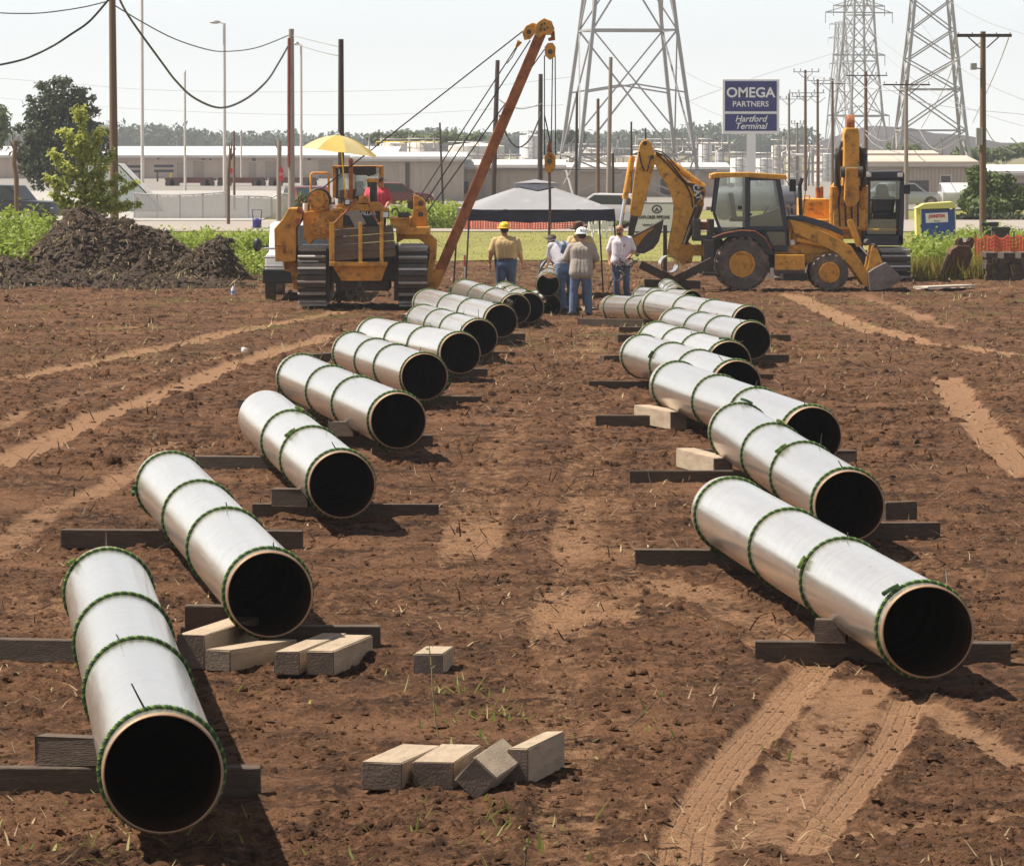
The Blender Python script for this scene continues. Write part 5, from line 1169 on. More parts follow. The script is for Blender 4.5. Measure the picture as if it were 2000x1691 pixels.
# tan-shirted man walking away
J = stand(1, .0, pelvis=(0, 0, .95), head=(-.03, .05, 1.655), el_l=(-.33, -.03, 1.18), wr_l=(-.36, .05, .94), hd_l=(-.35, .09, .80), el_r=(.31, -.03, 1.17), wr_r=(.37, .04, .94), hd_r=(.41, .08, .82),
          sh_l=(-.23, 0, 1.43), sh_r=(.23, 0, 1.43), kn_l=(-.12, .05, .49), an_l=(-.10, .02, .095), kn_r=(.12, .10, .5), an_r=(.13, -.10, .12), hip_l=(-.11, 0, .9), hip_r=(.11, 0, .9))
p = place('person in tan shirt and yellow hard hat walking away from the camera', figure(J, 1.28, .06, look=(-.35, .9, -.15)), [m_skin, m_tan, m_jean, m_boot, m_hair], 988, 126.6, 1.01)
hat_hard(p, (-.035, .04, 1.735), m_haty, (-.35, .9, 0))
part('belt', m_boot, p, lambda b: b.lathe([(.238, -.02), (.242, 0), (.238, .02)], (0, 0, 1.035), (0,0,1), 24, 0, False), 0, 50).scale = (1, .80, 1)
# grey-shirted man in white hard hat, back to the camera, hands in front
J = stand(1, .0, head=(.02, .05, 1.65), neck=(.02, .02, 1.51), el_l=(-.34, .02, 1.17), wr_l=(-.16, .24, 1.12), hd_l=(-.05, .3, 1.12), el_r=(.33, .02, 1.17), wr_r=(.17, .25, 1.10), hd_r=(.05, .31, 1.10), sh_l=(-.21, 0, 1.43), sh_r=(.21, 0, 1.43),
          kn_l=(-.16, .03, .49), an_l=(-.18, -.02, .095), kn_r=(.14, .03, .49), an_r=(.16, .0, .095), ft_l=(-.5, .85, 0), ft_r=(.4, .9, 0))
p = place('person in loose grey shirt and white hard hat standing with back to camera', figure(J, 1.16, .03, untucked=.16, sleeve=.6, look=(.1, 1, -.25)), [m_skin, m_grey, m_jean2, m_boot, m_hair], 1135, 121.3, 1.03)
h = hat_hard(p, (.02, .035, 1.73), m_hatw, (.2, 1, 0)); part('hat_sticker', m_navy, h, lambda b: b.obox((0, .122, .05), (.035, .006, .03), (R(-20), 0, 0)))
# man in overalls bending over the pipe
J = stand(1, .0, fwd=(-.6, .8, 0), pelvis=(0, 0, .93), waist=(-.04, .06, 1.08), chest=(-.11, .16, 1.26), neck=(-.20, .27, 1.41), head=(-.28, .34, 1.47), sh_l=(-.29, .08, 1.36), sh_r=(.03, .25, 1.37), el_l=(-.33, .22, 1.12), wr_l=(-.36, .40, .98), hd_l=(-.42, .48, .90), el_r=(.02, .42, 1.13), wr_r=(-.14, .52, 1.0), hd_r=(-.22, .58, .93),
          hip_l=(-.09, -.04, .88), hip_r=(.09, .05, .88), kn_l=(-.08, .03, .48), an_l=(-.03, .0, .095), kn_r=(.12, .10, .49), an_r=(.14, .06, .095), ft_l=(-.5, .85, 0), ft_r=(-.4, .9, 0))
p = place('person in blue bib overalls and dark cap bending over the lifted pipe', figure(J, 1.12, .03, look=(-.55, .7, -.55)), [m_skin, m_lav, m_jean2, m_boot, m_hair], 1104, 123.6, 1.05)
part('bib_panel', m_jean2, p, lambda b: b.prism([(-.12, 0), (.14, 0), (.09, .36), (.03, .42), (-.05, .42), (-.08, .3)], -.02, .02), .01).location = (-.02, -.085, .98)
part('overall_strap', m_jean2, p, lambda b: [b.tube([(-.06+q*.14, -.10, 1.30), (-.13+q*.16, -.02+q*.04, 1.42), (-.20+q*.15, .12+q*.04, 1.475)], .022, 6) for q in (0, 1)], 0, 50)
part('cap', m_boot, p, lambda b: (b.ell((-.285, .35, 1.525), (.105, .11, .075), 16, 8, rot=(.3, -.25, 0)), b.obox((-.37, .42, 1.505), (.16, .16, .012), (.3, .35, .6))), 0, 50)
part('cap_band', m_hatw, p, lambda b: b.lathe([(.104, -.012), (.104, .012)], (-.285, .35, 1.515), (-.25, -.28, 1), 20, 0, False), 0, 50)
# man with the wide brown hat behind the grey shirt
J = stand(-1, .0, head=(-.03, -.06, 1.655), el_l=(-.30, -.08, 1.2), wr_l=(-.16, -.26, 1.15), hd_l=(-.06, -.3, 1.13), el_r=(.32, -.02, 1.18), wr_r=(.30, -.12, .95))
p = place('person in wide brown hat half hidden behind the grey-shirted one', figure(J, 1.1, .03, look=(-.4, -.8, -.4)), [m_skin2, m_tan, m_jean2, m_boot, m_hair], 1133, 126.2, 1.06)
part('brimmed_hat', m_brown, p, lambda b: (b.lathe([(.11, 0), (.112, .05), (.095, .11), (.05, .125), (.001, .115)], (-.04, -.06, 1.70), (-.15, -.12, 1), 22), b.lathe([(.10, -.005), (.17, -.015), (.215, .015), (.217, .022), (.17, -.004), (.10, .006)], (-.04, -.06, 1.70), (-.15, -.12, 1), 26, 0, False)), 0, 50)
# white t-shirt man coiling cable
J = stand(-1, .0, head=(-.03, -.07, 1.64), neck=(0, -.01, 1.51), el_l=(-.29, .02, 1.17), wr_l=(-.27, -.06, .95), hd_l=(-.25, -.12, .84), el_r=(.30, -.02, 1.19), wr_r=(.20, -.22, 1.06), hd_r=(.13, -.27, .99), kn_l=(-.11, -.06, .49), an_l=(-.10, -.02, .095), kn_r=(.12, -.0, .49), an_r=(.13, .06, .095), ft_l=(-.2, -1, 0), ft_r=(.3, -.9, 0))
p = place('bald bearded person in white t-shirt holding a bundle of dark cables', figure(J, 1.06, .02, untucked=.10, hairy=False, look=(-.35, -.8, -.45), jaw=.008), [m_skin, m_wht, m_jean, m_boot, m_hair], 1213, 128.5, 1.0)
part('beard', m_hair, p, lambda b: b.ell((-.055, -.125, 1.575), (.055, .04, .04), 12, 8), 0, 60)
part('sunglasses', m_black, p, lambda b: (b.obox((-.088, -.135, 1.655), (.05, .02, .032), (0, 0, -.4)), b.obox((-.022, -.152, 1.655), (.05, .02, .032), (0, 0, -.4))), .004)
part('shirt_logo', m_red, p, lambda b: b.obox((.07, -.150, 1.30), (.07, .006, .022), (0, -.6, 0)))
rnd = random.Random(4); q0 = p.location
for k in range(5):
    pts = []
    for i in range(15):
        a = i/14; pts.append((q0.x+.16+.22*math.sin(a*5+k*1.3)*(1-a*.5)+rnd.uniform(-.03, .03)-a*.1*k, q0.y-.30-.1*math.cos(a*4+k), q0.z+1.02-.75*a*rnd.uniform(.7, 1)*(.5+.12*k)))
    o = part('cable_coil', m_hose, None, lambda b: b.tube(pts, .013, 6), 0, 60)
    tag(o, ['looped dark cable hanging highest in the white-shirted person\'s hands', 'second dark cable loop below the white-shirted person\'s hand', 'middle dark cable strand hanging from the white-shirted person\'s hand', 'long dark cable strand hanging beside the white-shirted person', 'longest dark cable trailing down from the white-shirted person'][k], 'cable', 'cables held by the man')
# pipelayer operator, seated
J = stand(-1, .0, pelvis=(0, 0, .45), waist=(0, 0, .60), chest=(.0, -.02, .80), neck=(.02, -.02, .97), head=(.05, -.03, 1.10), sh_l=(-.19, 0, .90), sh_r=(.19, 0, .90), el_l=(-.26, -.10, .66), wr_l=(-.14, -.32, .62), hd_l=(-.08, -.4, .62), el_r=(.27, -.08, .66), wr_r=(.20, -.3, .56), hd_r=(.2, -.4, .55),
          hip_l=(-.1, -.02, .42), hip_r=(.1, -.02, .42), kn_l=(-.13, -.42, .44), kn_r=(.13, -.42, .44), an_l=(-.13, -.46, .09), an_r=(.13, -.46, .09))
pz = at(735, 370, 126.3)
p = place('person in red shirt and cap sitting in the pipelayer cab', figure(J, 1.12, .04, look=(.8, -.55, -.2)), [m_skin, m_redc, m_jean, m_boot, m_hair], 737, 125.75, 1.0, 0, at(735, 356, 125.75).z-1.10)
part('cap', m_hair, p, lambda b: (b.ell((.045, -.02, 1.155), (.098, .10, .07), 16, 8), b.obox((.14, -.08, 1.15), (.12, .14, .012), (0, .1, -.6))), 0, 50)
# ================================================================ poles, towers, wires
m_pole = M('brown_pole_wood', (.155, .095, .06), .9, 0, .25, 3, .3, 30, (.07, .045, .032), .4, 3, stretch=(4, 4, .5))
m_polel = M('grey_pole_wood', (.27, .225, .185), .9, 0, .2, 3, .3, 30, (.14, .11, .09), .4, 3, stretch=(4, 4, .5))
m_poled = M('dark_creosote_pole', (.06, .042, .035), .9, 0, .25, 3, .3, 30, stretch=(4, 4, .5))
m_galv = M('galvanised_steel', (.36, .35, .345), .5, .4, .12, 2)
m_pale = M('pale_painted_steel', (.52, .48, .44), .6, .1, .1, 2)
m_cable = M('black_cable', (.022, .02, .02), .6)
def pole(label, px, ytop, Y, wpx, mat, lean=0.0, arm=None, cat='utility pole', group='wooden utility poles', base_px=None, n=10):
    s = S(Y); z1 = at(px, ytop, Y).z; bx = at((base_px or px), 400, Y).x; tx = at(px, ytop, Y).x
    t = thing('utility_pole', label, cat, (bx, Y, -.3), 0, group); h = z1+.3; r = wpx/2/s
    part('post', mat, t, lambda b: b.tube([(0, 0, 0), ((tx-bx)*.5, 0, h*.5), (tx-bx, 0, h)], [r*1.12, r, r*.82], n), 0, 50)
    if arm:
        for (x0, x1, ya) in arm:
            za = at(px, ya, Y).z+.3; xa, xb = at(x0, ya, Y).x-bx, at(x1, ya, Y).x-bx
            part('crossarm', m_poled, t, lambda b: b.box(xa, xb, -r-.14, -r-.01, za-.034*wpx/8, za+.034*wpx/8), .01)
            for q in (.03, .28, .72, .97): part('insulator', m_galv, t, lambda b: b.cyl((xa+(xb-xa)*q, -r-.07, za+.06), (xa+(xb-xa)*q, -r-.07, za+.22*30/s), .05*30/s, .03*30/s, 8), 0, 50)
            w_ = (xb-xa)*.28
            for sg in (-1, 1): part('brace', m_poled, t, lambda b: b.beam((tx-bx+sg*w_, -r-.07, za-.05), (tx-bx+sg*r, -r-.07, za-w_*.8), .04, .04))
    return t
pole('tall brown utility pole rising behind the dirt mound', 219, -30, 186, 16, m_pole, base_px=224)
pole('grey wooden pole with a dark red strip, left of the pipelayer', 569, 57, 238, 13, m_polel)
_rp = part('pole_strip', M('dark_red_conduit', (.22, .03, .025), .7, 0, .2, 3), bpy.data.objects['utility_pole.001'], lambda b: b.tube([(-.10, -.10, at(566, 326, 238).z+.3), (-.10, -.10, at(566, 200, 238).z+.3), (-.085, -.09, at(566, 75, 238).z+.3)], .065, 6))
pole('dark creosote pole standing directly behind the pipelayer', 666, 77, 176, 13, m_poled)
pole('dark pole crossing behind the upper half of the rusty boom', 972, 118, 258, 10.5, m_poled, base_px=961)
pole('dark leaning pole just left of the crane hook line', 1056, 145, 262, 10.5, m_poled, base_px=1054)
pole('thin dark pole inside the left side of the nearest pylon', 1127, 180, 270, 6, m_poled, base_px=1124)
pole('brown pole seen through the nearest pylon, left of the pale pole', 1168, 193, 255, 7.5, m_pole)
pole('pale grey pole in front of the nearest pylon', 1193, 112, 250, 9, m_polel, base_px=1187)
pole('short dark pole behind the pale pole of the nearest pylon', 1197, 300, 240, 6.5, m_poled)
pole('short thin pole above the elbow of the digging arm', 1233, 238, 300, 4.5, m_poled)
pole('shortest thin pole just right of the digging arm elbow', 1261, 250, 310, 4, m_poled)
pole('thin dark pole left of the rusty boom with a small fitting', 859, 240, 300, 4.5, m_poled, base_px=866)
pole('brown pole at the right edge with transformer boxes and long crossarm', 1920, 62, 190, 13, m_pole, arm=[(1868, 1975, 70)])
_p = bpy.data.objects['utility_pole.012']
for nm, (x0, y0, x1, y1) in (('transformer_box', (1906, 250, 1918, 284)), ('meter_box', (1895, 124, 1907, 137))):
    a, c = at(x0, y0, 190), at(x1, y1, 190); o_b = part(nm, m_galv, _p, lambda b: b.box(a.x-_p.location.x, c.x-_p.location.x, -.25, .05, c.z+.3, a.z+.3), .02); part('bracket', m_dsteel, o_b, lambda b: b.beam((c.x-_p.location.x-.02, -.1, c.z+.36), (-.05, -.1, c.z+.33), .04, .04))
pole('brown pole with crossarm just right of the raised excavator arm', 1691, 140, 330, 7.5, m_pole, arm=[(1652, 1733, 148)])
pole('grey pole with crossarm behind the excavator cab', 1770, 157, 262, 8.5, m_polel, arm=[(1724, 1816, 166)])
pole('pole with two crossarms, tallest between the blue sign and the excavator', 1573, 137, 420, 6, m_pole, arm=[(1549, 1600, 141), (1540, 1610, 182)])
pole('pole with double crossarm, second to the right of the blue sign', 1597, 155, 440, 5.5, m_pole, arm=[(1576, 1622, 158), (1546, 1600, 189)])
pole('dark pole with crossarm hidden partly by the excavator arm', 1626, 154, 400, 6, m_pole, arm=[(1588, 1661, 164)])
pole('pole with slanting crossarm nearest to the blue sign', 1541, 183, 450, 5.5, m_polel, arm=[(1522, 1570, 194)])
pole('lowest crossarm pole just right of the blue sign', 1557, 240, 470, 4.5, m_polel, arm=[(1545, 1570, 242)])
pole('tiny distant pole in front of the dark hill', 1840, 272, 700, 3, m_polel, arm=[(1834, 1848, 273)])
def stump(label, pts, Y, w0, mat, jag=True):
    t0 = at(pts[-1][0], 420, Y); o = MB(); P_ = [at(x, y, Y) for x, y in pts]; P_[-1].z = -.3
    r = [q/2/S(Y) for q in w0]; o.tube([p-Vector((t0.x, Y, 0)) for p in P_], r, 9)
    t = thing('old_post', label, 'post', (t0.x, Y, 0), 0, 'jagged old posts by the fence'); o.build('post', mat, t, 50)
    if jag:
        for k in range(4): part('splinter', mat, t, lambda b: b.tube([P_[0]-Vector((t0.x, Y, .5)), P_[0]-Vector((t0.x, Y, 0))+Vector((random.uniform(-.3, .3), random.uniform(-.1, .1), random.uniform(-.1, .45)))], [.06, .012], 5))
    return t
stump('jagged old brown post at the far left edge by the dark truck', [(30, 275), (27, 320), (32, 350), (33, 420)], 230, (9, 9, 10, 8), m_pole)
stump('brown post in front of the pale fence, right of the sapling', [(450, 290), (446, 340), (446, 436)], 248, (5, 7, 7), m_pole)
stump('thin straight post behind the fence beside the brown post', [(457, 256), (457, 320), (458, 380)], 300, (4, 5, 5), m_pole, False)
sp = stump('jagged grey post carrying the red sign left of the pipelayer', [(546, 275), (545, 330), (544, 440)], 244, (9, 9, 10), m_polel)
q = at(549, 341, 243.6); o = part('stop_sign', m_red, None, lambda b: b.prism([(.11*1.0*math.cos(R(22.5+45*k)), .37*math.sin(R(22.5+45*k))) for k in range(8)], -.015, .015)); o.location = q; tag(o, 'red stop sign turned nearly edge-on against the grey post', 'stop sign')
lettering('STOP', .17, m_hatw, o, (0, -.022, 0), sx=.35)
q = at(452, 334, 247.5); o = part('small_red_sign', m_red, None, lambda b: b.prism([(.06*math.cos(R(45*k)), .14*math.sin(R(45*k))) for k in range(8)], -.012, .012)); o.location = q; tag(o, 'small red sign on the brown post before the fence', 'sign')
def lamp_post(label, px, ytop, Y, w, head=None):
    s = S(Y); p = at(px, ytop, Y); t = thing('light_pole', label, 'light pole', (p.x, Y, 0), 0, 'pale light poles by the warehouse')
    part('mast', m_pale, t, lambda b: b.tube([(0, 0, -.3), (0, 0, p.z)], [w*.6/s, w*.45/s], 8), 0, 50)
    if head:
        hx = (head-px)/s; part('lamp_arm', m_pale, t, lambda b: b.tube([(0, 0, p.z-.05), (hx*.5, 0, p.z+.1)], w*.25/s, 6)); part('lamp_head', m_galv, t, lambda b: b.ell((hx*.75, 0, p.z+.08), (abs(hx)*.45, .2, .13), 12, 6), 0, 60)
    return t
lamp_post('pale light pole running out of the top, right of the brown pole', 277, -40, 400, 6)
lamp_post('short pale light pole with a small round top', 361, 142, 420, 4.5, 363)
lamp_post('tall light pole with a cobra-head lamp facing left', 438, 46, 380, 6, 414)
lamp_post('light pole half hidden behind the red-striped wooden pole', 588, 88, 360, 5, 576)
lamp_post('thin floodlight mast far behind the fence', 471, 262, 520, 3, 478)
lamp_post('small lamp post right of the yellow umbrella', 721, 264, 480, 3.5, 714)
lamp_post('thin pale mast among the tanks left of the rusty boom', 785, 300, 420, 3)

def tower(label, cx, Y, zlev, half, yaw, wleg=.16, arms=(), cross=None, ybase=None):
    x = at(cx, 300, Y).x; t = thing('transmission_tower', label, 'pylon', (x, Y, -.2), yaw, 'steel lattice transmission towers')
    def c(i, k): h = half[i]; return Vector(((-h, -h), (h, -h), (h, h), (-h, h))[k]).to_3d() + Vector((0, 0, zlev[i]))
    for k in range(4): part('leg', m_galv, t, lambda b: [b.beam(c(i, k), c(i+1, k), wleg, wleg) for i in range(len(zlev)-1)])
    for i in range(len(zlev)-1):
        for k in range(4):
            a0, a1, b0, b1 = c(i, k), c(i, (k+1) % 4), c(i+1, k), c(i+1, (k+1) % 4)
            part('brace', m_galv, t, lambda b: b.beam(a0, b1, wleg*.45, wleg*.45)); part('brace', m_galv, t, lambda b: b.beam(a1, b0, wleg*.45, wleg*.45))
            if cross is None or i+1 in cross: part('strut', m_galv, t, lambda b: b.beam(b0, b1, wleg*.6, wleg*.6))
    for (z, hw_) in arms:
        part('cross_arm', m_galv, t, lambda b: (b.beam((-hw_, 0, z), (hw_, 0, z), wleg*.7, wleg*.7), b.beam((-hw_, 0, z), (0, 0, z+hw_*.28), wleg*.4, wleg*.4), b.beam((hw_, 0, z), (0, 0, z+hw_*.28), wleg*.4, wleg*.4)))
        for sg in (-1, 1): part('insulator_string', m_galv, t, lambda b: b.cyl((sg*hw_, 0, z), (sg*hw_, 0, z-2.0), .07, .07, 6))
    return t
def zy(y, Y): return at(1000, y, Y).z+.2
t1 = tower('nearest lattice pylon, its wide legs straddling the background behind the tent', 1226, 366, [0, zy(302, 366), zy(60, 366), zy(-160, 366), zy(-330, 366)], [4.15, 3.75, 2.75, 1.95, 1.5], R(8.5), .22, cross=(1, 2, 3))
for k in range(4):
    pass
part('strut', m_galv, t1, lambda b: [b.beam((-3.2, s_*3.2, zy(178, 366)-.1), (0, s_*3.2, zy(170, 366)+.15), .1, .1) for s_ in (-1, 1)]); part('strut', m_galv, t1, lambda b: [b.beam((3.2, s_*3.2, zy(178, 366)-.1), (0, s_*3.2, zy(170, 366)+.15), .1, .1) for s_ in (-1, 1)])
tower('middle pylon standing to the left of the right-hand brown pole', 1818, 690, [0, zy(255, 690), zy(175, 690), zy(118, 690), zy(60, 690), zy(2, 690), zy(-60, 690)], [4.6, 3.9, 3.35, 3.0, 2.6, 2.25, 1.9], R(2), .36, cross=(1, 2))
tower('far pylon with crossarms behind the raised excavator arm', 1677, 1080, [0, zy(228, 1080), zy(170, 1080), zy(120, 1080), zy(75, 1080), zy(30, 1080), zy(-40, 1080)], [4.6, 3.4, 3.0, 2.6, 2.3, 2.1, 1.9], R(24), .36, arms=[(zy(25, 1080), 7.2), (zy(12, 1080), 5.5), (zy(108, 1080), 5.6), (zy(226, 1080), 6.6)], cross=(1, 3, 5))
tower('farthest faint pylon left of the far pylon top', 1641, 2100, [0, zy(180, 2100), zy(110, 2100), zy(45, 2100)], [4.6, 3, 2, 1.4], R(20), .4, arms=[(zy(48, 2100), 4.5), (zy(75, 2100), 5), (zy(125, 2100), 4.5)])
def wire(label, pts, Y, r=.02, mat=None, Y2=None, name='overhead_cable', cat='cable', grp=None):
    P_ = []; n = len(pts)
    for i, (x, y) in enumerate(pts): P_.append(at(x, y, Y if Y2 is None else Y+(Y2-Y)*i/(n-1)))
    # smooth through the points
    out = []
    for i in range(n-1):
        p0, p1, p2, p3 = P_[max(i-1, 0)], P_[i], P_[i+1], P_[min(i+2, n-1)]
        for k in range(6):
            t = k/6; out.append(.5*((2*p1)+(p2-p0)*t+(2*p0-5*p1+4*p2-p3)*t*t+(3*p1-p0-3*p2+p3)*t**3))
    out.append(P_[-1]); o = part(name, mat or m_cable, None, lambda b: b.tube(out, r, 6), 0, 60); return tag(o, label, cat, grp)
wire('thick black cable sagging lowest between the brown and red-striped poles', [(226, -20), (250, 30), (318, 125), (345, 160), (380, 192), (430, 211), (478, 195), (520, 160), (545, 122), (562, 92)], 187, .042, None, 236)
wire('thinner cable above it between the brown and red-striped poles', [(222, 10), (280, 45), (340, 76), (400, 96), (440, 101), (500, 94), (563, 70)], 187, .022, None, 236)
wire('upper cable running from the brown pole out of the left edge', [(214, 2), (160, 15), (90, 25), (40, 27), (-20, 25)], 185, .022)
wire('thick pair of cables sagging from the brown pole out of the left edge', [(212, 0), (175, 42), (138, 68), (100, 92), (50, 115), (0, 127), (-20, 128)], 185, .04)
wire('thin faint wire between the red-striped pole and the dark pole', [(572, 70), (620, 82), (664, 92)], 238, .018, m_galv, 178)
wire('faint wire below it towards the dark pole', [(573, 85), (620, 100), (664, 110)], 238, .018, m_galv, 178)
wire('dark cable drooping between the two poles by the boom', [(975, 225), (985, 255), (1000, 280), (1015, 288), (1035, 272), (1050, 240), (1056, 220)], 257, .038, None, 261)
wire('pale wire joining the two poles by the boom higher up', [(975, 195), (990, 205), (1015, 213), (1040, 209), (1058, 203)], 257, .022, m_galv, 261)
wire('rail-like cable running across behind the tent and pylon', [(930, 331), (1000, 330), (1090, 331), (1200, 332), (1300, 333), (1400, 332)], 330, .04)
PLN = ['running down right from the top behind the far pylon', 'leaving the middle pylon top towards the right edge', 'falling from the far pylon to the right edge below its crossarms', 'falling steeply from the middle pylon top to the right edge', 'between the nearest pylon and the tallest crossarm pole', 'below that, between the nearest pylon and the low crossarm pole', 'crossing the whole sky faintly at left, upper of two', 'crossing the whole sky faintly at left, lower of two', 'rising from the nearest pylon to the far pylon crossarm', 'drooping between the excavator arm pole and the grey pole', 'hanging slack beside the excavator arm pole', 'hanging slack down right of the grey crossarm pole', 'drooping in front of the dark hill', 'drooping right from the transformer box pole', 'drooping out of the right edge above the tree', 'running level past the crossarm poles to the right-hand brown pole', 'leaving the excavator arm pole towards the right edge', 'slanting down left from the right-hand crossarm', 'slanting down from the right tip of the right-hand crossarm']
gw = 'thin power lines strung between the pylons and poles'
for k, (pts, Y, Y2) in enumerate([
 ([(1598, -10), (1660, 30), (1760, 110), (1860, 185)], 900, 600), ([(1850, 0), (1920, 40), (2010, 70)], 690, 500), ([(1700, 80), (1790, 160), (1900, 215), (2010, 250)], 800, 500),
 ([(1780, 20), (1850, 110), (1920, 160), (2010, 200)], 700, 400), ([(1320, 130), (1400, 170), (1530, 190)], 500, 450), ([(1330, 190), (1420, 230), (1540, 245)], 500, 470),
 ([(-20, 152), (150, 165), (300, 176), (560, 180), (900, 172), (1120, 150)], 800, 600), ([(-20, 190), (300, 215), (700, 225), (1100, 205)], 900, 700), ([(1340, 200), (1480, 150), (1628, 105)], 600, 1080),
 ([(1690, 255), (1720, 275), (1745, 268), (1772, 245)], 330, 262), ([(1690, 262), (1712, 285), (1760, 300)], 330, 300), ([(1774, 270), (1790, 300), (1812, 320)], 262, 300), ([(1796, 255), (1815, 285), (1840, 292), (1880, 270)], 300, 260),
 ([(1922, 245), (1945, 280), (1985, 300)], 190, 260), ([(1975, 270), (2000, 290), (2030, 300)], 200, 260), ([(1570, 145), (1660, 165), (1770, 175), (1920, 80)], 420, 190), ([(1690, 150), (1800, 200), (2010, 225)], 330, 300), ([(1870, 72), (1850, 160), (1800, 250)], 190, 330), ([(1970, 75), (1945, 140), (1900, 240)], 190, 330)]):
    wire('thin power line '+PLN[k], pts, Y, .028 if Y > 500 else .02, m_galv if k not in (9, 10, 11, 12) else m_galv, Y2, 'power_line', 'power line', gw)

# ================================================================ far buildings, tanks
m_beige = M('beige_metal_wall', (.50, .41, .34), .8, 0, .10, .12, 0, 1, (.37, .29, .235), .45, .05)
m_beige2 = M('pale_ribbed_wall', (.47, .40, .335), .8, 0, .08, .5, 0, 1, (.36, .30, .25), .35, .6)
m_roofw = M('white_metal_roof', (.62, .60, .585), .7, 0, .08, .4, 0, 1, (.45, .42, .40), .35, .5)
m_tank = M('cream_tank_paint', (.66, .62, .56), .6, 0, .06, .3)
m_tankw = M('white_tank_paint', (.74, .73, .71), .6, 0, .05, .3)
m_darkm = M('dark_rail_steel', (.10, .075, .07), .8, 0, .25, .6)
m_bdoor = M('faded_door', (.33, .27, .225), .8, 0, .1, 1)
m_win = M('dark_opening', (.10, .085, .08), .6)
def building(label, x0, x1, yroof, yeave, Y, wall, roof, depth=20, doors=(), wins=(), ribs=0, slope=0.0):
    a, c = at(x0, yeave, Y), at(x1, yeave, Y); ze_ = a.z; zr = at(x0, yroof, Y+depth*.5).z
    t = thing('warehouse', label, 'building', ((a.x+c.x)/2, Y, 0)); w_ = (c.x-a.x)/2
    wl = part('wall', wall, t, lambda b: b.box(-w_, w_, 0, depth, -.3, ze_))
    rf_ = part('roof', roof, t, lambda b: b.add([(-w_-.2, -.3, ze_), (w_+.2, -.3, ze_-slope), (w_+.2, depth*.5, zr-slope), (-w_-.2, depth*.5, zr), (-w_-.2, depth+.3, ze_), (w_+.2, depth+.3, ze_-slope), (-w_-.2, -.3, ze_-.25), (w_+.2, -.3, ze_-.25-slope)], [(0,1,2,3),(3,2,5,4),(6,7,1,0),(0,3,4),(1,5,2)]))
    part('eave_gutter', m_pale, rf_, lambda b: b.box(-w_-.2, w_+.2, -.42, -.31, ze_-.30-slope, ze_-.16-slope))
    for i in range(ribs):
        q = -w_+2*w_*(i+.5)/ribs; part('wall_rib', wall, wl, lambda b: b.box(q-.05, q+.05, -.05, -.002, -.3, ze_-.3))
    for (p0, q0, p1, q1) in doors:
        u0, u1 = at(p0, q0, Y), at(p1, q1, Y); part('door', m_bdoor if Y > 500 else m_win, t, lambda b: b.box(u0.x-t.location.x, u1.x-t.location.x, -.06, .02, max(u1.z, -.2), u0.z))
    for (p0, q0, p1, q1) in wins:
        u0, u1 = at(p0, q0, Y), at(p1, q1, Y); o = part('window', m_pale, t, lambda b: b.box(u0.x-t.location.x-.1, u1.x-t.location.x+.1, -.08, .02, u1.z-.1, u0.z+.1)); part('pane', m_win, o, lambda b: b.box(u0.x-t.location.x, u1.x-t.location.x, -.10, -.081, u1.z, u0.z))
    return t
building('long low beige warehouse with white roof behind the fence on the left', -60, 770, 286, 303, 565, m_beige, m_roofw, 50, wins=[(305, 309, 312, 312), (392, 310, 402, 313), (408, 310, 414, 313), (492, 309, 500, 315), (600, 308, 608, 314)], doors=[(232, 316, 250, 352), (346, 318, 362, 352), (378, 316, 398, 352), (486, 318, 500, 352), (518, 316, 540, 352), (622, 314, 650, 352)], ribs=40)
building('pale building with white roof behind the pipelayer and boom', 690, 905, 297, 306, 345, m_beige2, m_roofw, 14, doors=[(792, 318, 800, 380)], ribs=14)
building('beige building end behind the canopy tent', 905, 1100, 312, 322, 350, m_beige2, m_roofw, 12, doors=[(880, 355, 915, 378)], ribs=12)
building('pale building behind the nearest pylon and digging arm', 1098, 1420, 318, 326, 372, m_beige2, m_roofw, 12, doors=[(1290, 350, 1330, 380)], ribs=20)
building('beige ribbed metal building at right with dark doorway', 1690, 1905, 304, 316, 335, m_beige2, m_beige, 18, doors=[(1776, 353, 1814, 392)], wins=[(1838, 344, 1856, 360)], ribs=30)
building('second metal building at the right edge with low eave', 1895, 2060, 322, 334, 360, m_beige2, m_roofw, 14, doors=[(1950, 358, 2010, 372)], ribs=16)
building('distant beige shed under the dark hill', 1690, 1830, 294, 300, 520, m_beige, m_beige, 14)
def tank(label, cx, wpx, ytop, Y, mat, dome=.15, grp='storage tanks'):
    p = at(cx, ytop, Y); r = wpx/2/S(Y); t = thing('storage_tank', label, 'tank', (p.x, Y+r, 0), 0, grp)
    part('shell', mat, t, lambda b: b.lathe([(r, -.3), (r, p.z), (r*.98, p.z+.05), (r*.5, p.z+dome*r*.6), (.01, p.z+dome*r)], (0,0,0), (0,0,1), 32), 0, 40)
    part('top_rail', m_pale, t, lambda b: b.tube([(r*math.cos(a), r*math.sin(a), p.z+.5) for a in np.linspace(0, 6.283, 25)[:-1]], .05, 5, True), 0, 60)
    for k in range(3): part('hoop', m_pale, t, lambda b: b.tube([((r+.01)*math.cos(a), (r+.01)*math.sin(a), p.z*(k+1)/4) for a in np.linspace(0, 6.283, 33)[:-1]], .03, 4, True), 0, 60)
    part('ladder', m_galv, t, lambda b: (b.box(-.28, -.22, -r-.15, -r-.1, 0, p.z+.6), b.box(.22, .28, -r-.15, -r-.1, 0, p.z+.6), [b.box(-.22, .22, -r-.14, -r-.11, z_-.02, z_+.02) for z_ in np.arange(.3, p.z+.4, .4)]))
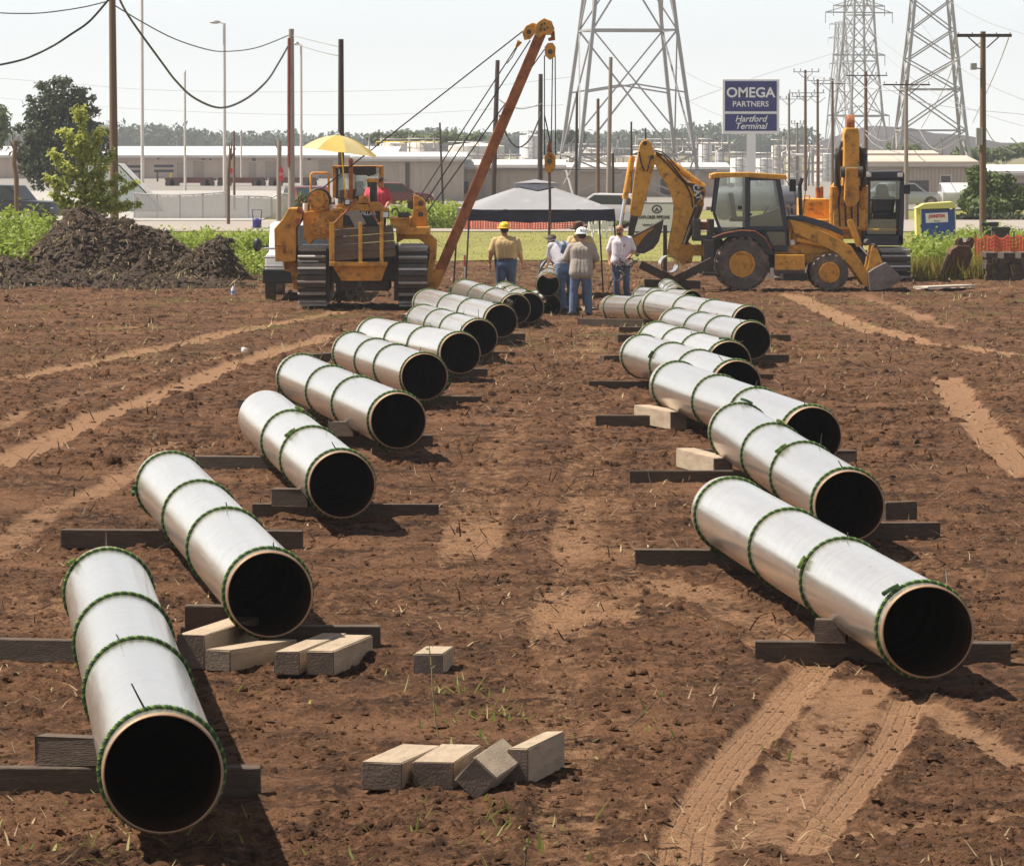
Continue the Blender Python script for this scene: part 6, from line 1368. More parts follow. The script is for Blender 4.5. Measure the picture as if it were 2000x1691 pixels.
for a in [('broad low cream tank left of the boom cables', 768, 54, 281, 620, m_tank), ('broad cream tank beside it, nearer to the boom', 826, 62, 280, 615, m_tank), ('grey block-like tank right of the rusty boom', 1038, 46, 266, 560, m_tankw),
          ('wide pale tank seen through the boom and tent top', 930, 110, 286, 640, m_tank), ('white tank under the blue sign, left of its post', 1444, 34, 311, 430, m_tankw), ('white tank under the blue sign, right of its post', 1492, 36, 312, 430, m_tankw),
          ('tall cream tank right of the blue sign post', 1517, 20, 286, 440, m_tank), ('tall pale tank left of the blue sign', 1378, 26, 284, 450, m_tankw), ('pale tank behind the bend of the digging arm', 1300, 46, 290, 520, m_tank),
          ('small pale tank left of the digging arm elbow', 1252, 30, 296, 500, m_tankw), ('tall thin white tank behind the backhoe cab', 1405, 16, 300, 420, m_tankw), ('cream tank right of the sign among the crossarm poles', 1552, 30, 296, 480, m_tank), ('low tank behind the crossarm poles', 1612, 40, 302, 520, m_tankw), ('pale tank at the foot of the nearest pylon', 1150, 50, 292, 560, m_tank)]:
    tank(*a)
# dark tank trailer behind the cab
t = thing('tank_trailer', 'dark grey tank trailer seen through the backhoe cab', 'trailer', (at(1480, 405, 262).x, 262, .05)); u = S(262)
part('tank_body', M('dull_grey_tank', (.16, .16, .18), .6, .2, .15, 1), t, lambda b: b.lathe([(.01, -2.0), (.42, -1.95), (.58, -1.75), (.58, 1.75), (.42, 1.95), (.01, 2.0)], (0, 0, .98), (1, 0, 0), 28), 0, 40)
part('frame', m_darkm, t, lambda b: b.box(-2.4, 2.4, -.5, .5, .45, .6))
for q in (-1.6, 1.2, 1.9): part('wheel', m_rubber, t, lambda b: b.cyl((q, -.8, .4), (q, -.5, .4), .4, n=20), 0, 40)
# low rail cars and racks along the warehouse
for k, (x0, x1, y0, y1, lab) in enumerate([(322, 420, 352, 366, 'left'), (424, 520, 353, 366, 'middle'), (524, 620, 353, 366, 'right')]):
    a, c = at(x0, y0, 468), at(x1, y1, 468); t = thing('flat_rail_car', lab + ' one of three low brown rail cars before the warehouse', 'rail car', ((a.x+c.x)/2, 468, 0), 0, 'low rail cars')
    w_ = (c.x-a.x)/2; part('deck', m_darkm, t, lambda b: b.box(-w_, w_, 0, 2.6, .5, a.z+.15)); part('side_sill', M('rail_car_red', (.16, .05, .04), .8, 0, .2, 1), t, lambda b: b.box(-w_*.95, w_*.95, -.05, -.002, .3, .75))
    for q in (-.8, -.6, .6, .8): part('wheel', m_darkm, t, lambda b: b.cyl((q*w_, -.1, .25), (q*w_, .1, .25), .4, n=16), 0, 40)
for k, (x0, x1, ya, yb2, lab) in enumerate([(246, 276, 323, 345, 'left'), (304, 336, 322, 345, 'right')]):
    a, c = at(x0, ya, 520), at(x1, yb2, 520); t = thing('beam_rack', lab + ' dark rack of stacked beams in front of the warehouse wall', 'rack', ((a.x+c.x)/2, 520, 0), 0, 'beam racks')
    w_ = (c.x-a.x)/2
    for q in range(2): part('beam', m_navy, t, lambda b: b.box(-w_*1.2, w_*1.2, 0, .8, a.z-.25-q*.45, a.z-q*.45))
    for q in (-1, 1): part('upright', m_yellow if q > 0 and k else m_darkm, t, lambda b: b.box(q*w_*.8-.08, q*w_*.8+.08, .1, .4, -.2, a.z-.7))
# pale shed
a = at(232, 320, 292); c = at(308, 390, 292)
t = thing('pale_shed', 'pale green lean-to with sloping roof behind the brown pole', 'shed', (a.x, 292, 0)); w_ = c.x-a.x
part('wall', M('pale_green_sheet', (.52, .58, .55), .7, 0, .05, 1), t, lambda b: b.prism([(-1.6, -.2), (w_, -.2), (w_, .35), (0, a.z-.1), (-1.6, a.z-.1)], 0, 4))
part('roof', m_roofw, t, lambda b: b.add([(w_+.15, -.2, .30), (w_+.15, 4.2, .30), (0, 4.2, a.z), (0, -.2, a.z), (-1.8, -.2, a.z), (-1.8, 4.2, a.z)], [(0,1,2,3),(3,2,5,4)]))

# fence with pale slats, cars behind it
def slat_fence():
    Y = 266; t = thing('slatted_fence', 'pale grey chain-link fence with privacy slats behind the mound', 'fence', (at(400, 400, Y).x, Y, 0)); s = S(Y)
    m_sl = M('pale_fence_slats', (.50, .48, .455), .85, 0, .1, 2); x0, x1 = at(262, 400, Y).x-t.location.x, at(575, 400, Y).x-t.location.x
    n = 190; k = 0
    top = lambda u: at(1000, 378+3*math.sin(u*7)+ (8 if u > .58 and u < .9 else 0), Y).z
    for i in range(n):
        u = (i+.5)/n; xa = x0+(x1-x0)*u; h = top(u)-.06
        part('slat', m_sl, t, lambda b: b.box(xa-.017, xa+.017, -.006, .006, .02, h+random.uniform(-.03, .03)), fix_only=True)
    for i in range(8):
        u = i/7; part('post', m_galv, t, lambda b: b.cyl((x0+(x1-x0)*u, .06, -.2), (x0+(x1-x0)*u, .06, top(u)+.05), .045, n=8), 0, 50)
    part('top_rail', m_galv, t, lambda b: b.tube([(x0+(x1-x0)*q/30, .03, top(q/30)) for q in range(31)], .045, 6), 0, 60)
    part('bottom_rail', m_darkm, t, lambda b: b.tube([(x0, .03, .05), (x1, .03, .05)], .03, 5))
slat_fence()
m_cglass = M('dark_car_glass', (.03, .035, .04), .1, 0, .1)
def car(label, px, Y, mat, yaw=0.0, truck=False, py=None, grp='cars parked behind the fence', name='parked_car'):
    x = at(px, 400, Y).x; t = thing(name, label, 'pickup truck' if truck else 'car', (x, Y, .06), yaw, grp)
    if truck: body = [(-2.7,.45),(2.6,.45),(2.7,.6),(2.65,1.05),(1.3,1.12),(.75,1.75),(-.7,1.78),(-.8,1.12),(-2.7,1.1)]
    else: body = [(-2.2,.3),(2.2,.3),(2.25,.6),(2.1,.85),(1.2,.95),(.55,1.42),(-.9,1.45),(-1.6,1.0),(-2.2,.95)]
    part('body', mat, t, lambda b: b.prism(body, -.9, .9), .06, 40)
    g = [(-.62,1.15),(1.15,1.13),(.68,1.68),(-.6,1.7)] if truck else [(-1.4,1.0),(1.0,.97),(.5,1.36),(-.85,1.38)]
    for y in (-.915, .90): part('side_window', m_cglass, t, lambda b: b.prism(g, y, y+.015))
    fr = (1.28, 1.12, .75, 1.72) if truck else (1.18, .97, .57, 1.40)
    part('windscreen', m_cglass, t, lambda b: b.add([(fr[0]+.02, -.75, fr[1]+.03), (fr[0]+.02, .75, fr[1]+.03), (fr[2]+.05, .7, fr[3]-.02), (fr[2]+.05, -.7, fr[3]-.02)], [(0,1,2,3)]))
    for q in (-1, 1): part('headlamp', m_lamp, t, lambda b: b.obox((2.62 if truck else 2.18, q*.66, .75), (.12, .3, .16)), .02)
    wx = (-1.75, 1.8) if truck else (-1.4, 1.4)
    for q in wx:
        for y in (-.82, .82):
            ty = part('wheel', m_rubber, t, lambda b: b.cyl((q, y-.11, .36), (q, y+.11, .36), .37, n=20), 0, 40); part('hub', m_galv, ty, lambda b: b.cyl((q, y-.13, .36), (q, y+.13, .36), .2, n=14), 0, 40)
    return t
m_carw = M('white_car_paint', (.55, .54, .53), .25, 0, .04); m_cars = M('silver_car_paint', (.42, .43, .45), .3, .4, .05); m_carb = M('blue_car_paint', (.05, .08, .18), .25, 0, .05); m_carr = M('maroon_car_paint', (.16, .03, .03), .25, 0, .05); m_cark = M('black_car_paint', (.02, .021, .025), .25, 0, .1)
car('maroon car just left of the pipelayer winch', 600, 276, m_carr, R(-75))
car('dark pickup truck at the far left edge behind the weeds', 2, 240, m_cark, R(-20), True, grp='trucks', name='pickup_truck')
car('maroon car behind the operator of the pipelayer', 762, 300, m_carr, R(8))
car('white car behind the raised digging bucket', 1208, 236, m_carw, R(-12)); car('white car by the right-hand metal building', 1868, 300, m_carw, R(90)); car('silver car in the yard by the dark doorway', 1760, 300, m_cars, R(10))
# white truck behind the pipelayer
tk = car('white pickup truck hidden behind the left track of the pipelayer', 606, 132.0, m_carw, R(-91), True, grp='trucks', name='pickup_truck')
tk.location.z = hb(131)
part('tow_mirror', m_black, tk, lambda b: (b.ell((1.0, -1.18, 1.25), (.09, .11, .16), 12, 8), b.tube([(1.0, -.9, 1.2), (1.0, -1.1, 1.22)], .02, 6)), 0, 60)
part('bumper', m_black, tk, lambda b: b.box(2.62, 2.85, -.95, .95, .40, .72), .03)
part('brush_guard', m_chrome, tk, lambda b: [b.tube([(2.85, -.9, z_), (2.95, -.5, z_), (2.95, .5, z_), (2.85, .9, z_)], .03, 6) for z_ in (.8, 1.0, 1.2)], 0, 50)

# ---------------------------------------------------------------- pipe racks and vent stacks of the tank farm
rk = random.Random(77)
for i, (x0, x1, yt, Y, lab) in enumerate([(1095, 1175, 296, 470, 'pipe rack left of the pale pole behind the tent'), (1185, 1250, 288, 480, 'pipe rack behind the pale pole of the nearest pylon'), (1255, 1345, 284, 500, 'pipe rack seen through the digging arm'), (1345, 1425, 276, 460, 'pipe rack just left of the blue sign'), (1520, 1600, 282, 470, 'pipe rack right of the blue sign'), (905, 1010, 300, 440, 'pipe rack behind the rusty boom foot')]):
    a, c = at(x0, yt, Y), at(x1, yt, Y); t = thing('pipe_rack', lab, 'pipe rack', (a.x, Y, 0), 0, 'pipe racks of the tank farm'); w_ = c.x-a.x; n_ = 5
    for k in range(n_): part('column', m_pale, t, lambda b: b.box(w_*k/(n_-1)-.07, w_*k/(n_-1)+.07, 0, .14, -.2, a.z))
    for k in range(4): zq = a.z*(.35+.2*k); part('pipe_run', rk.choice([m_tankw, m_tank, m_galv, m_pale]), t, lambda b: b.cyl((-.3, .3*(k % 2)-.1, zq), (w_+.3, .3*(k % 2)-.1, zq), .09, n=8), 0, 50)
    for k in range(3): q = rk.uniform(0, w_); part('riser', m_galv, t, lambda b: b.tube([(q, -.15, 0), (q, -.15, a.z*.8), (q+.4, -.15, a.z*.85), (q+.4, -.15, a.z*1.12)], .07, 6), 0, 50)
for i, (px, yt, Y, lab) in enumerate([(1112, 284, 520, 'vent stack nearest to the crane hook line'), (1207, 272, 500, 'vent stack right of the pale pole'), (1242, 262, 520, 'vent stack above the digging arm elbow'), (1318, 262, 510, 'vent stack inside the right pylon leg'), (1372, 268, 480, 'vent stack right of the nearest pylon'), (1398, 274, 470, 'vent stack left of the blue sign post'), (1530, 266, 480, 'vent stack just right of the blue sign'), (1585, 284, 500, 'vent stack among the crossarm poles'), (745, 268, 600, 'vent stack on the broad cream tanks, left'), (800, 266, 600, 'vent stack on the broad cream tanks, middle'), (848, 270, 590, 'vent stack on the broad cream tanks, right'), (905, 276, 560, 'vent stack left of the rusty boom')]):
    p = at(px, yt, Y); t = thing('vent_stack', lab, 'stack', (p.x, Y, 0), 0, 'vent stacks of the tank farm'); r = 1.6/S(Y)
    part('pipe', m_pale, t, lambda b: b.tube([(0, 0, -.2), (0, 0, p.z)], [r*1.3, r], 8), 0, 50); part('cap', m_darkm, t, lambda b: b.cyl((0, 0, p.z), (0, 0, p.z+.3), r*2.0, r*.6, 10), 0, 50); part('platform', m_pale, t, lambda b: b.box(-r*4, r*4, -r*3, r*3, p.z*.72, p.z*.72+.08))
for i, (x0, x1, y0, Y, lab) in enumerate([(735, 862, 277, 612, 'yellowish walkway railing over the broad cream tanks'), (1245, 1340, 272, 515, 'pale walkway over the tanks behind the digging arm')]):
    a, c = at(x0, y0, Y), at(x1, y0, Y); t = thing('walkway', lab, 'walkway', (a.x, Y-1, 0)); w_ = c.x-a.x
    part('deck', m_pale, t, lambda b: b.box(0, w_, 0, .8, a.z-.75, a.z-.68)); part('rail', m_yellow if i == 0 else m_pale, t, lambda b: b.tube([(0, 0, a.z), (w_, 0, a.z)], .05, 5))
    for k in range(9): part('baluster', m_yellow if i == 0 else m_pale, t, lambda b: b.tube([(w_*k/8, 0, a.z-.7), (w_*k/8, 0, a.z)], .035, 5))
    for k in (0, 1): part('leg', m_pale, t, lambda b: b.box(w_*k-.1, w_*k+.1, .3, .5, -.2, a.z-.75))
# ================================================================ signs
m_blue = M('sign_blue', (.012, .015, .15), .4, 0, .06, 1)
m_signw = M('sign_white', (.78, .76, .75), .5, 0, .03, 1)
YO = 320
def sgn(px, py): p = at(px, py, YO); return p
o0 = at(1467, 380, YO); t = thing('pylon_sign', 'tall blue and white OMEGA PARTNERS Hartford Terminal sign above the tanks', 'sign', (o0.x, YO, 0))
def srect(x0, y0, x1, y1): a, c = at(x0, y0, YO), at(x1, y1, YO); return a.x-o0.x, c.x-o0.x, c.z, a.z
x0, x1, z0, z1 = srect(1411, 155, 1522, 262); cabn = part('cabinet', m_signw, t, lambda b: b.box(x0, x1, 0, .45, z0, z1), .02)
x0, x1, z0, z1 = srect(1416, 159, 1517, 218); pa = part('upper_panel', m_blue, t, lambda b: b.box(x0, x1, -.02, -.003, z0, z1))
c = at(1466, 182, YO); lettering('OMEGA', 27/S(YO), m_signw, pa, (c.x-o0.x, -.03, c.z), bold=.018, sx=1.0)
c = at(1466, 204, YO); lettering('PARTNERS', 15/S(YO), m_signw, pa, (c.x-o0.x, -.03, c.z), bold=.006)
x0, x1, z0, z1 = srect(1416, 223, 1517, 256); pb = part('lower_panel', m_blue, t, lambda b: b.box(x0, x1, -.02, -.003, z0, z1))
c = at(1466, 233, YO); lettering('Hartford', 17/S(YO), m_signw, pb, (c.x-o0.x, -.03, c.z), bold=.006, shear=.3)
c = at(1466, 247, YO); lettering('Terminal', 17/S(YO), m_signw, pb, (c.x-o0.x, -.03, c.z), bold=.006, shear=.3)
x0, x1, z0, z1 = srect(1459, 262, 1476, 402); part('post', m_signw, t, lambda b: b.box(x0, x1, .1, .35, -.2, z1))
YX = 178
a, c = at(1236, 396, YX), at(1320, 455, YX); t = thing('pipeline_sign', 'white EXPLORER PIPELINE board seen through the bent digging arm', 'sign', ((a.x+c.x)/2, YX, 0)); w_ = (c.x-a.x)/2
bd = part('board', m_signw, t, lambda b: b.box(-w_, w_, 0, .05, c.z, a.z), .005)
part('board_edge', m_navy, bd, lambda b: (b.box(-w_, w_, -.012, -.002, c.z, c.z+.045), b.box(-w_, w_, -.012, -.002, a.z-.035, a.z)))
e = at(1283, 409, YX)
part('emblem_ring', m_black, bd, lambda b: b.tube([(e.x-t.location.x+.14*math.cos(q), -.008, e.z+.115*math.sin(q)) for q in np.linspace(0, 6.283, 25)[:-1]], .022, 5, True))
part('emblem_peak', m_black, bd, lambda b: b.prism([(e.x-t.location.x+.075*u, e.z+.065*v) for u, v in ((-1,-1), (-.35,-1), (0,-.2), (.35,-1), (1,-1), (0, 1))], -.012, -.002))
q = at(1278, 425, YX); lettering('EXPLORER PIPELINE', .138, m_black, bd, (q.x-t.location.x, -.012, q.z), bold=.005, sx=.80)
q = at(1272, 440, YX); lettering('Hartford Station', .10, m_black, bd, (q.x-t.location.x, -.012, q.z), bold=.003, sx=.8)
for sx_ in (-.8, .8): part('post', m_polel, t, lambda b: b.box(sx_*w_-.04, sx_*w_+.04, .05, .13, -.2, a.z-.1))

# ================================================================ portable toilet
YP = 177.0; s_ = S(YP)
def tp(cx, cy): p = at(1700+cx/6.263, 330+cy/6.263, YP); return p.x-pt.location.x, p.z-pt.location.z
pt = thing('portable_toilet', 'blue and yellow portable toilet standing in the weeds at right', 'portable toilet', at(1832, 502, YP))
m_pbl = M('blue_plastic', (.02, .065, .30), .45, 0, .08, 2); m_pye = M('yellow_plastic', (.66, .63, .20), .5, 0, .08, 2)
P2 = lambda *q: [tp(*k) for k in q]
dr = part('door', m_pbl, pt, lambda b: b.prism(P2((620,500),(1030,500),(1040,1060),(625,1065)), -.03, .02), .01)
part('corner_post', m_pye, pt, lambda b: b.prism(P2((602,482),(622,482),(628,1070),(610,1072)), -.05, 1.0), .005); part('corner_post', m_pye, pt, lambda b: b.prism(P2((1030,482),(1042,482),(1052,1068),(1040,1068)), -.05, 1.0), .005); part('side_panel', m_pye, pt, lambda b: b.prism(P2((560,480),(599,470),(609,1070),(572,1040)), .05, .9), .01)
part('roof', m_pye, pt, lambda b: b.prism(P2((552,482),(600,455),(660,425),(1000,402),(1038,440),(1042,480),(604,492)), -.08, 1.05), .015)
part('vent_grille', m_navy, pt, lambda b: b.prism(P2((668,482),(968,478),(968,510),(668,515)), -.045, .0))
part('side_wall', m_pbl, pt, lambda b: b.prism(P2((620,500),(1030,500),(1038,1060),(625,1060)), .10, 1.0))
sg = part('door_sign', m_signw, dr, lambda b: b.prism(P2((672,545),(945,533),(950,650),(678,662)), -.042, -.032))
q = tp(810, 580); lettering('JOHNSTON', .135, m_red, sg, (q[0], -.05, q[1]), (math.pi/2, R(-2), 0), bold=.006, shear=.15, sx=.70)
q = tp(812, 640); lettering('RENTALS 254-0000'[:7], .05, m_black, sg, (q[0], -.05, q[1]), sx=.9)
part('latch', m_black, dr, lambda b: b.obox((tp(735, 700)[0]-.3, -.05, tp(735, 700)[1]), (.03, .03, .10)))
# ================================================================ loose excavator bucket, timber stack, planks at the right
YK = 147.0
def k2(*q): return [(at(1700+a/6.263, 330+b_/6.263, YK).x-kb.location.x, at(1700+a/6.263, 330+b_/6.263, YK).z-kb.location.z) for a, b_ in q]
kb = thing('excavator_bucket', 'rusty brown digging bucket lying in tall grass at right', 'bucket', at(1845, 556, YK))
m_rst = M('rusty_bucket_steel', (.12, .058, .032), .75, .2, .35, 5, .2, 30)
part('shell', m_rst, kb, lambda b: b.prism(k2((770,1400),(860,1280),(940,1080),(975,985),(1010,960),(1030,1200),(1075,1400)), -.5, .6), .02)
part('mouth', m_rst, kb, lambda b: b.prism(k2((1010,965),(1060,930),(1200,940),(1235,1050),(1190,1180),(1080,1380),(1035,1200)), -.45, .55), .02)
for q in (-.3, .3): part('ear', m_rst, kb, lambda b: b.prism(k2((1040,950),(1055,870),(1090,838),(1120,850),(1150,880),(1190,872),(1215,832),(1245,840),(1260,890),(1240,960),(1180,990)), q-.05, q+.05), .015)
for q in range(5): part('tooth', m_dsteel, kb, lambda b: b.obox((k2((775,1395))[0][0]-.02, -.42+q*.24, .04), (.16, .09, .06), (0, .3, 0)), .01)
part('hinge_pin', m_chrome, kb, lambda b: b.cyl((k2((1140,872))[0][0], -.36, k2((1140,872))[0][1]), (k2((1140,872))[0][0], .36, k2((1140,872))[0][1]), .05), 0, 40)
YW = 146.0; sw_ = S(YW); bx0 = at(1925, 565, YW)
m_skid = M('old_dark_skid', (.085, .062, .048), .9, 0, .3, 5, .4, 30)
rnd = random.Random(8); mb = MB(); mb.box(-.073, .073, 0, 1.6, 0, .145); o = mb.build('stacked_timber', m_skid, None, None, .008); skid_me = o.data; bpy.data.objects.remove(o)
nst = 0
for r_ in range(5):
    for cI in range(8):
        if r_ == 4 and cI in (2, 5): continue
        o = link('stacked_timber', skid_me); o.location = (bx0.x+.08+cI*.152+rnd.uniform(-.004, .004)+.02*(r_ % 2), YW+rnd.uniform(-.06, .06), hb(YW)-.02+r_*.147); o.rotation_euler = (0, rnd.uniform(-.02, .02), rnd.uniform(-.02, .02)); nst += 1
        tag(o, ['first', 'second', 'third', 'fourth', 'fifth', 'sixth', 'seventh', 'eighth'][cI]+' from left in the '+['bottom', 'second lowest', 'middle', 'second highest', 'top'][r_]+' row of the dark timber stack', 'timber', 'timbers in the stack at the right edge')
for (lab, l, r, h, dp, up) in [('upper pale plank lying before the bucket at right', (1812, 564), (1905, 560), .05, .45, .10), ('lower pale plank lying before the bucket at right', (1797, 571), (1902, 568), .08, .5, 0)]:
    timber(lab, l, r, h, dp, M('grey_pale_plank', (.46, .40, .33), .85, 0, .15, 4, .3, 20), up, 'plank', 'plank', 'pale planks at the right')
# crossed timbers holding a pipe ring, behind the thin pipes
YV = 134.5
for i, (p0, p1, lab) in enumerate([((1250, 516), (1322, 552), 'dark timber sloping down right, left half of the cradle'), ((1308, 553), (1392, 510), 'dark timber sloping up right, right half of the cradle'), ((1258, 553), (1368, 556), 'dark timber lying flat under the crossed cradle timbers'), ((1262, 566), (1350, 568), 'lowest dark timber under the cradle')]):
    a, c = at(*p0, YV+i*.22), at(*p1, YV+i*.22); o = part('cradle_timber', m_skid, None, lambda b: b.beam((0,0,0), c-a, .2, .2), .01); o.location = a; tag(o, lab, 'timber', 'crossed cradle timbers')
c = at(1309, 517, YV-.25); rg = thing('pipe_ring', 'short open pipe ring with green rope resting on crossed timbers', 'pipe', c, R(4))
part('shell', m_coat, rg, lambda b: b.lathe([(.205, 0), (.205, .9), (.192, .9), (.192, 0), (.205, 0)], (0,0,0), (0,1,0), 40, 0, False), 0, 40)
ro = link('rope', ROPES[0], rg, (0, .05, 0)); ro.scale = (.205/PR, 1, .205/PR); part('bare_rim', m_bare, rg, lambda b: b.lathe([(.207, .015), (.207, -.004), (.190, -.004)], (0,0,0), (0,1,0), 40, 0, False), 0, 40)
o = part('dark_bar', m_dsteel, None, lambda b: b.box(-.05, .05, -.05, .05, 0, at(1299, 440, 141).z-hb(141)), .005); o.location = (at(1299, 500, 141).x, 141, hb(141)); tag(o, 'dark upright steel bar beside the digging boom', 'bar')

# ================================================================ small site things
m_orange = M('orange_mesh', (.70, .16, .075), .7, 0, .1, 2, trans=.3)
def snow_fence(label, p0, p1, Y0_, Y1_, h, sag, n=26, rows=6):
    a, c = at(p0[0], p0[1], Y0_), at(p1[0], p1[1], Y1_); a.z = .05; c.z = .05; t = thing('orange_safety_fence', label, 'fence', a, 0, 'orange mesh safety fences'); d = c-a; rnd = random.Random(int(p0[0]))
    zt = [h*(1-sag*abs(math.sin(q*.9+rnd.random()))) for q in range(n+1)]
    P_ = lambda i, r: d*(i/n) + Vector((0, .12*math.sin(i*1.3), zt[i]*(r/rows)))
    for r in range(rows+1): part('strand', m_orange, t, lambda b: b.add([v for i in range(n+1) for v in (P_(i, r), P_(i, r)+Vector((0, 0, h/rows*.55)))], [(i*2, i*2+2, i*2+3, i*2+1) for i in range(n)]), fix_only=True)
    for i in range(n+1): part('upright_strand', m_orange, t, lambda b: b.add([P_(i, 0)+Vector((-.03, -.01, 0)), P_(i, 0)+Vector((.03, -.01, 0)), P_(i, rows)+Vector((.03, -.01, 0)), P_(i, rows)+Vector((-.03, -.01, 0))], [(0,1,2,3)]), fix_only=True)
    for i in range(0, n+1, 6): part('stake', m_darkm, t, lambda b: b.cyl(P_(i, 0)-Vector((0, -.05, .1)), P_(i, 0)+Vector((0, .05, h*1.1)), .025, n=6))
snow_fence('sagging orange mesh fence left part behind the tent', (908, 442), (1040, 444), 233, 233, .46, .3)
snow_fence('brighter orange mesh fence right part behind the tent', (1040, 446), (1176, 430), 232, 237, .62, .25)
snow_fence('faded orange mesh fence behind the timber stack at right', (1905, 540), (2030, 525), 156, 158, 1.0, .15, 20, 9)
q = at(1055, 437, 258); o = part('green_bin', M('green_paint', (.02, .20, .10), .5, 0, .1, 2), None, lambda b: (b.prism([(-.05, .1), (1.75, .1), (1.8, .55), (-.1, .45)], 0, 1.2), b.box(-.12, 1.82, -.05, 1.25, .45, .58)), .02); o.location = (q.x, 258, .05); tag(o, 'low green bin behind the orange fence under the tent', 'bin')
for k, (px, Y, lab) in enumerate([(1166, 212, 'orange and white barricade behind the right tent leg'), (1178, 222, 'second orange and white barricade beside the right tent leg')]):
    q = at(px, 450, Y); t = thing('barricade', lab, 'barricade', (q.x, Y, .02), R(25), 'traffic barricades')
    for sg_ in (-1, 1):
        for sx_ in (-1, 1): part('frame_leg', m_signw, t, lambda b: b.beam((sx_*.3, sg_*.25, 0), (sx_*.25, sg_*.02, 1.0), .05, .05))
    for z_ in (.45, .8): part('board', m_orange if z_ > .5 else m_signw, t, lambda b: b.box(-.38, .38, -.16 if z_ < .5 else -.08, -.12 if z_ < .5 else -.04, z_-.1, z_+.1), .005)
q = solve(908, 543); t = thing('survey_stake', 'white survey stake with orange top beside the tent leg', 'stake', q)
part('lath', m_signw, t, lambda b: b.box(-.02, .02, -.006, .006, -.05, .42)); part('painted_top', m_orange, t, lambda b: b.box(-.024, .024, -.009, .009, .30, .60))
q = solve(455, 577); t = thing('water_bottle', 'small clear plastic water bottle lying by the mound', 'bottle', q)
part('bottle_body', M('clear_plastic', (.65, .72, .80), .2, 0, .1, 3), t, lambda b: b.lathe([(.04, 0), (.045, .02), (.045, .15), (.02, .2), (.016, .22)], (0,0,0), (0,0,1), 14), 0, 40); part('bottle_label', M('blue_label', (.1, .3, .6), .5), t, lambda b: b.lathe([(.0465, .05), (.0465, .11)], (0,0,0), (0,0,1), 14, 0, False), 0, 40)
q = solve(476, 690); o = part('crumpled_cup', m_hatw, None, lambda b: b.lathe([(.03, 0), (.05, .02), (.06, .05), (.055, .085), (.03, .1), (.001, .098)], (0,0,0), (.2, .3, 1), 14), 0, 50); o.location = q; wobble(o, .006, random.Random(3)); tag(o, 'crumpled white cup on the pale wheel track at left', 'cup')
q = at(502, 435, 236); o = part('blue_water_jug', m_blue, None, lambda b: (b.lathe([(.16, 0), (.19, .03), (.19, .32), (.12, .36), (.06, .4)], (0,0,0), (0,0,1), 18), b.tube([(-.16, 0, .3), (-.2, 0, .75), (.2, 0, .75), (.16, 0, .3)], .025, 6)), 0, 40); o.location = (q.x, 236, .06); tag(o, 'blue jug in a wire stand in front of the fence', 'jug')
for i, (px, py, w_, h_, lab) in enumerate([(1934, 448, .5, .42, 'upper black box beside the right-hand brown pole'), (1955, 464, .55, .62, 'lower black box beside the right-hand brown pole')]):
    q = at(px, py, 182-i*3); o = part('black_box', m_black, None, lambda b: (b.box(-w_/2, w_/2, 0, .5, 0, h_), b.box(-w_/2-.03, w_/2+.03, -.03, .53, h_-.1, h_+.02), b.box(-.05, .05, .2, .3, -q.z+.0, 0)), .03); o.location = q-Vector((0, 0, h_/2)); tag(o, lab, 'box')

# ================================================================ dirt mound
def mound(name, label, cxp, byp, Y, prof, depth, seed):
    """prof: (px, top py) outline of the heap; a heap of soil with that skyline"""
    s = S(Y); n = 150; m_ = 80; x0, x1 = at(prof[0][0], 500, Y).x, at(prof[-1][0], 500, Y).x
    xs = np.linspace(x0, x1, n)[None, :]*np.ones((m_, 1)); v = np.linspace(-1, 1, m_)[:, None]*np.ones((1, n))
    hx_ = [at(p[0], 500, Y).x for p in prof]; hz_ = [max(at(p[0], p[1], Y).z-hb(Y), 0) for p in prof]
    h = np.interp(xs, hx_, hz_); dp = depth*(.35+.65*h/max(hz_)); ys = Y + v*dp
    z = h*np.clip(1-np.abs(v)**1.5, 0, 1) + hb(Y)-.12
    nz = (fbm(xs.ravel(), ys.ravel(), 1.6, 5, seed, .6)-.5).reshape(z.shape); z = z + (nz*.62 + (fbm(xs.ravel(), ys.ravel(), 6.5, 4, seed+5, .65)-.5).reshape(z.shape)*.34)*np.clip(h*1.2, .15, 1)*np.clip((1-np.abs(v))*4, .2, 1)
    o = link(name, grid_mesh(name, xs, ys, z, m_, n, m_heap)); tag(o, label, 'dirt pile', 'soil heaps at left'); return xs, ys, z
m_heap = M('fresh_dark_soil', (.040, .023, .014), .95, 0, .5, 2.2, .8, 14, (.11, .066, .038), .3, 5)
mx_, my_, mz_ = mound('dirt_mound', 'large heap of dark soil and straw in front of the brown pole', 210, 555, 148, [(-20, 560), (40, 510), (70, 470), (95, 446), (120, 428), (150, 406), (185, 414), (215, 418), (260, 424), (300, 436), (330, 448), (358, 470), (380, 500), (405, 530), (440, 560)], 2.8, 71)
m2x, m2y, m2z = mound('dirt_mound', 'smaller pointed soil heap right of the large mound', 430, 555, 146, [(330, 560), (352, 500), (375, 492), (395, 474), (418, 464), (440, 474), (458, 496), (480, 528), (505, 545), (525, 560)], 1.6, 72)
m3x, m3y, m3z = mound('dirt_mound', 'low ridge of soil along the left edge before the large mound', 60, 560, 139, [(-60, 520), (0, 505), (40, 502), (75, 515), (140, 522), (220, 530), (330, 528), (420, 540), (490, 552), (530, 580)], 2.4, 73)
m_strawd = M('mound_straw', (.31, .245, .125), .85, 0, .3, 3, attr=(.085, .065, .03), trans=.1)
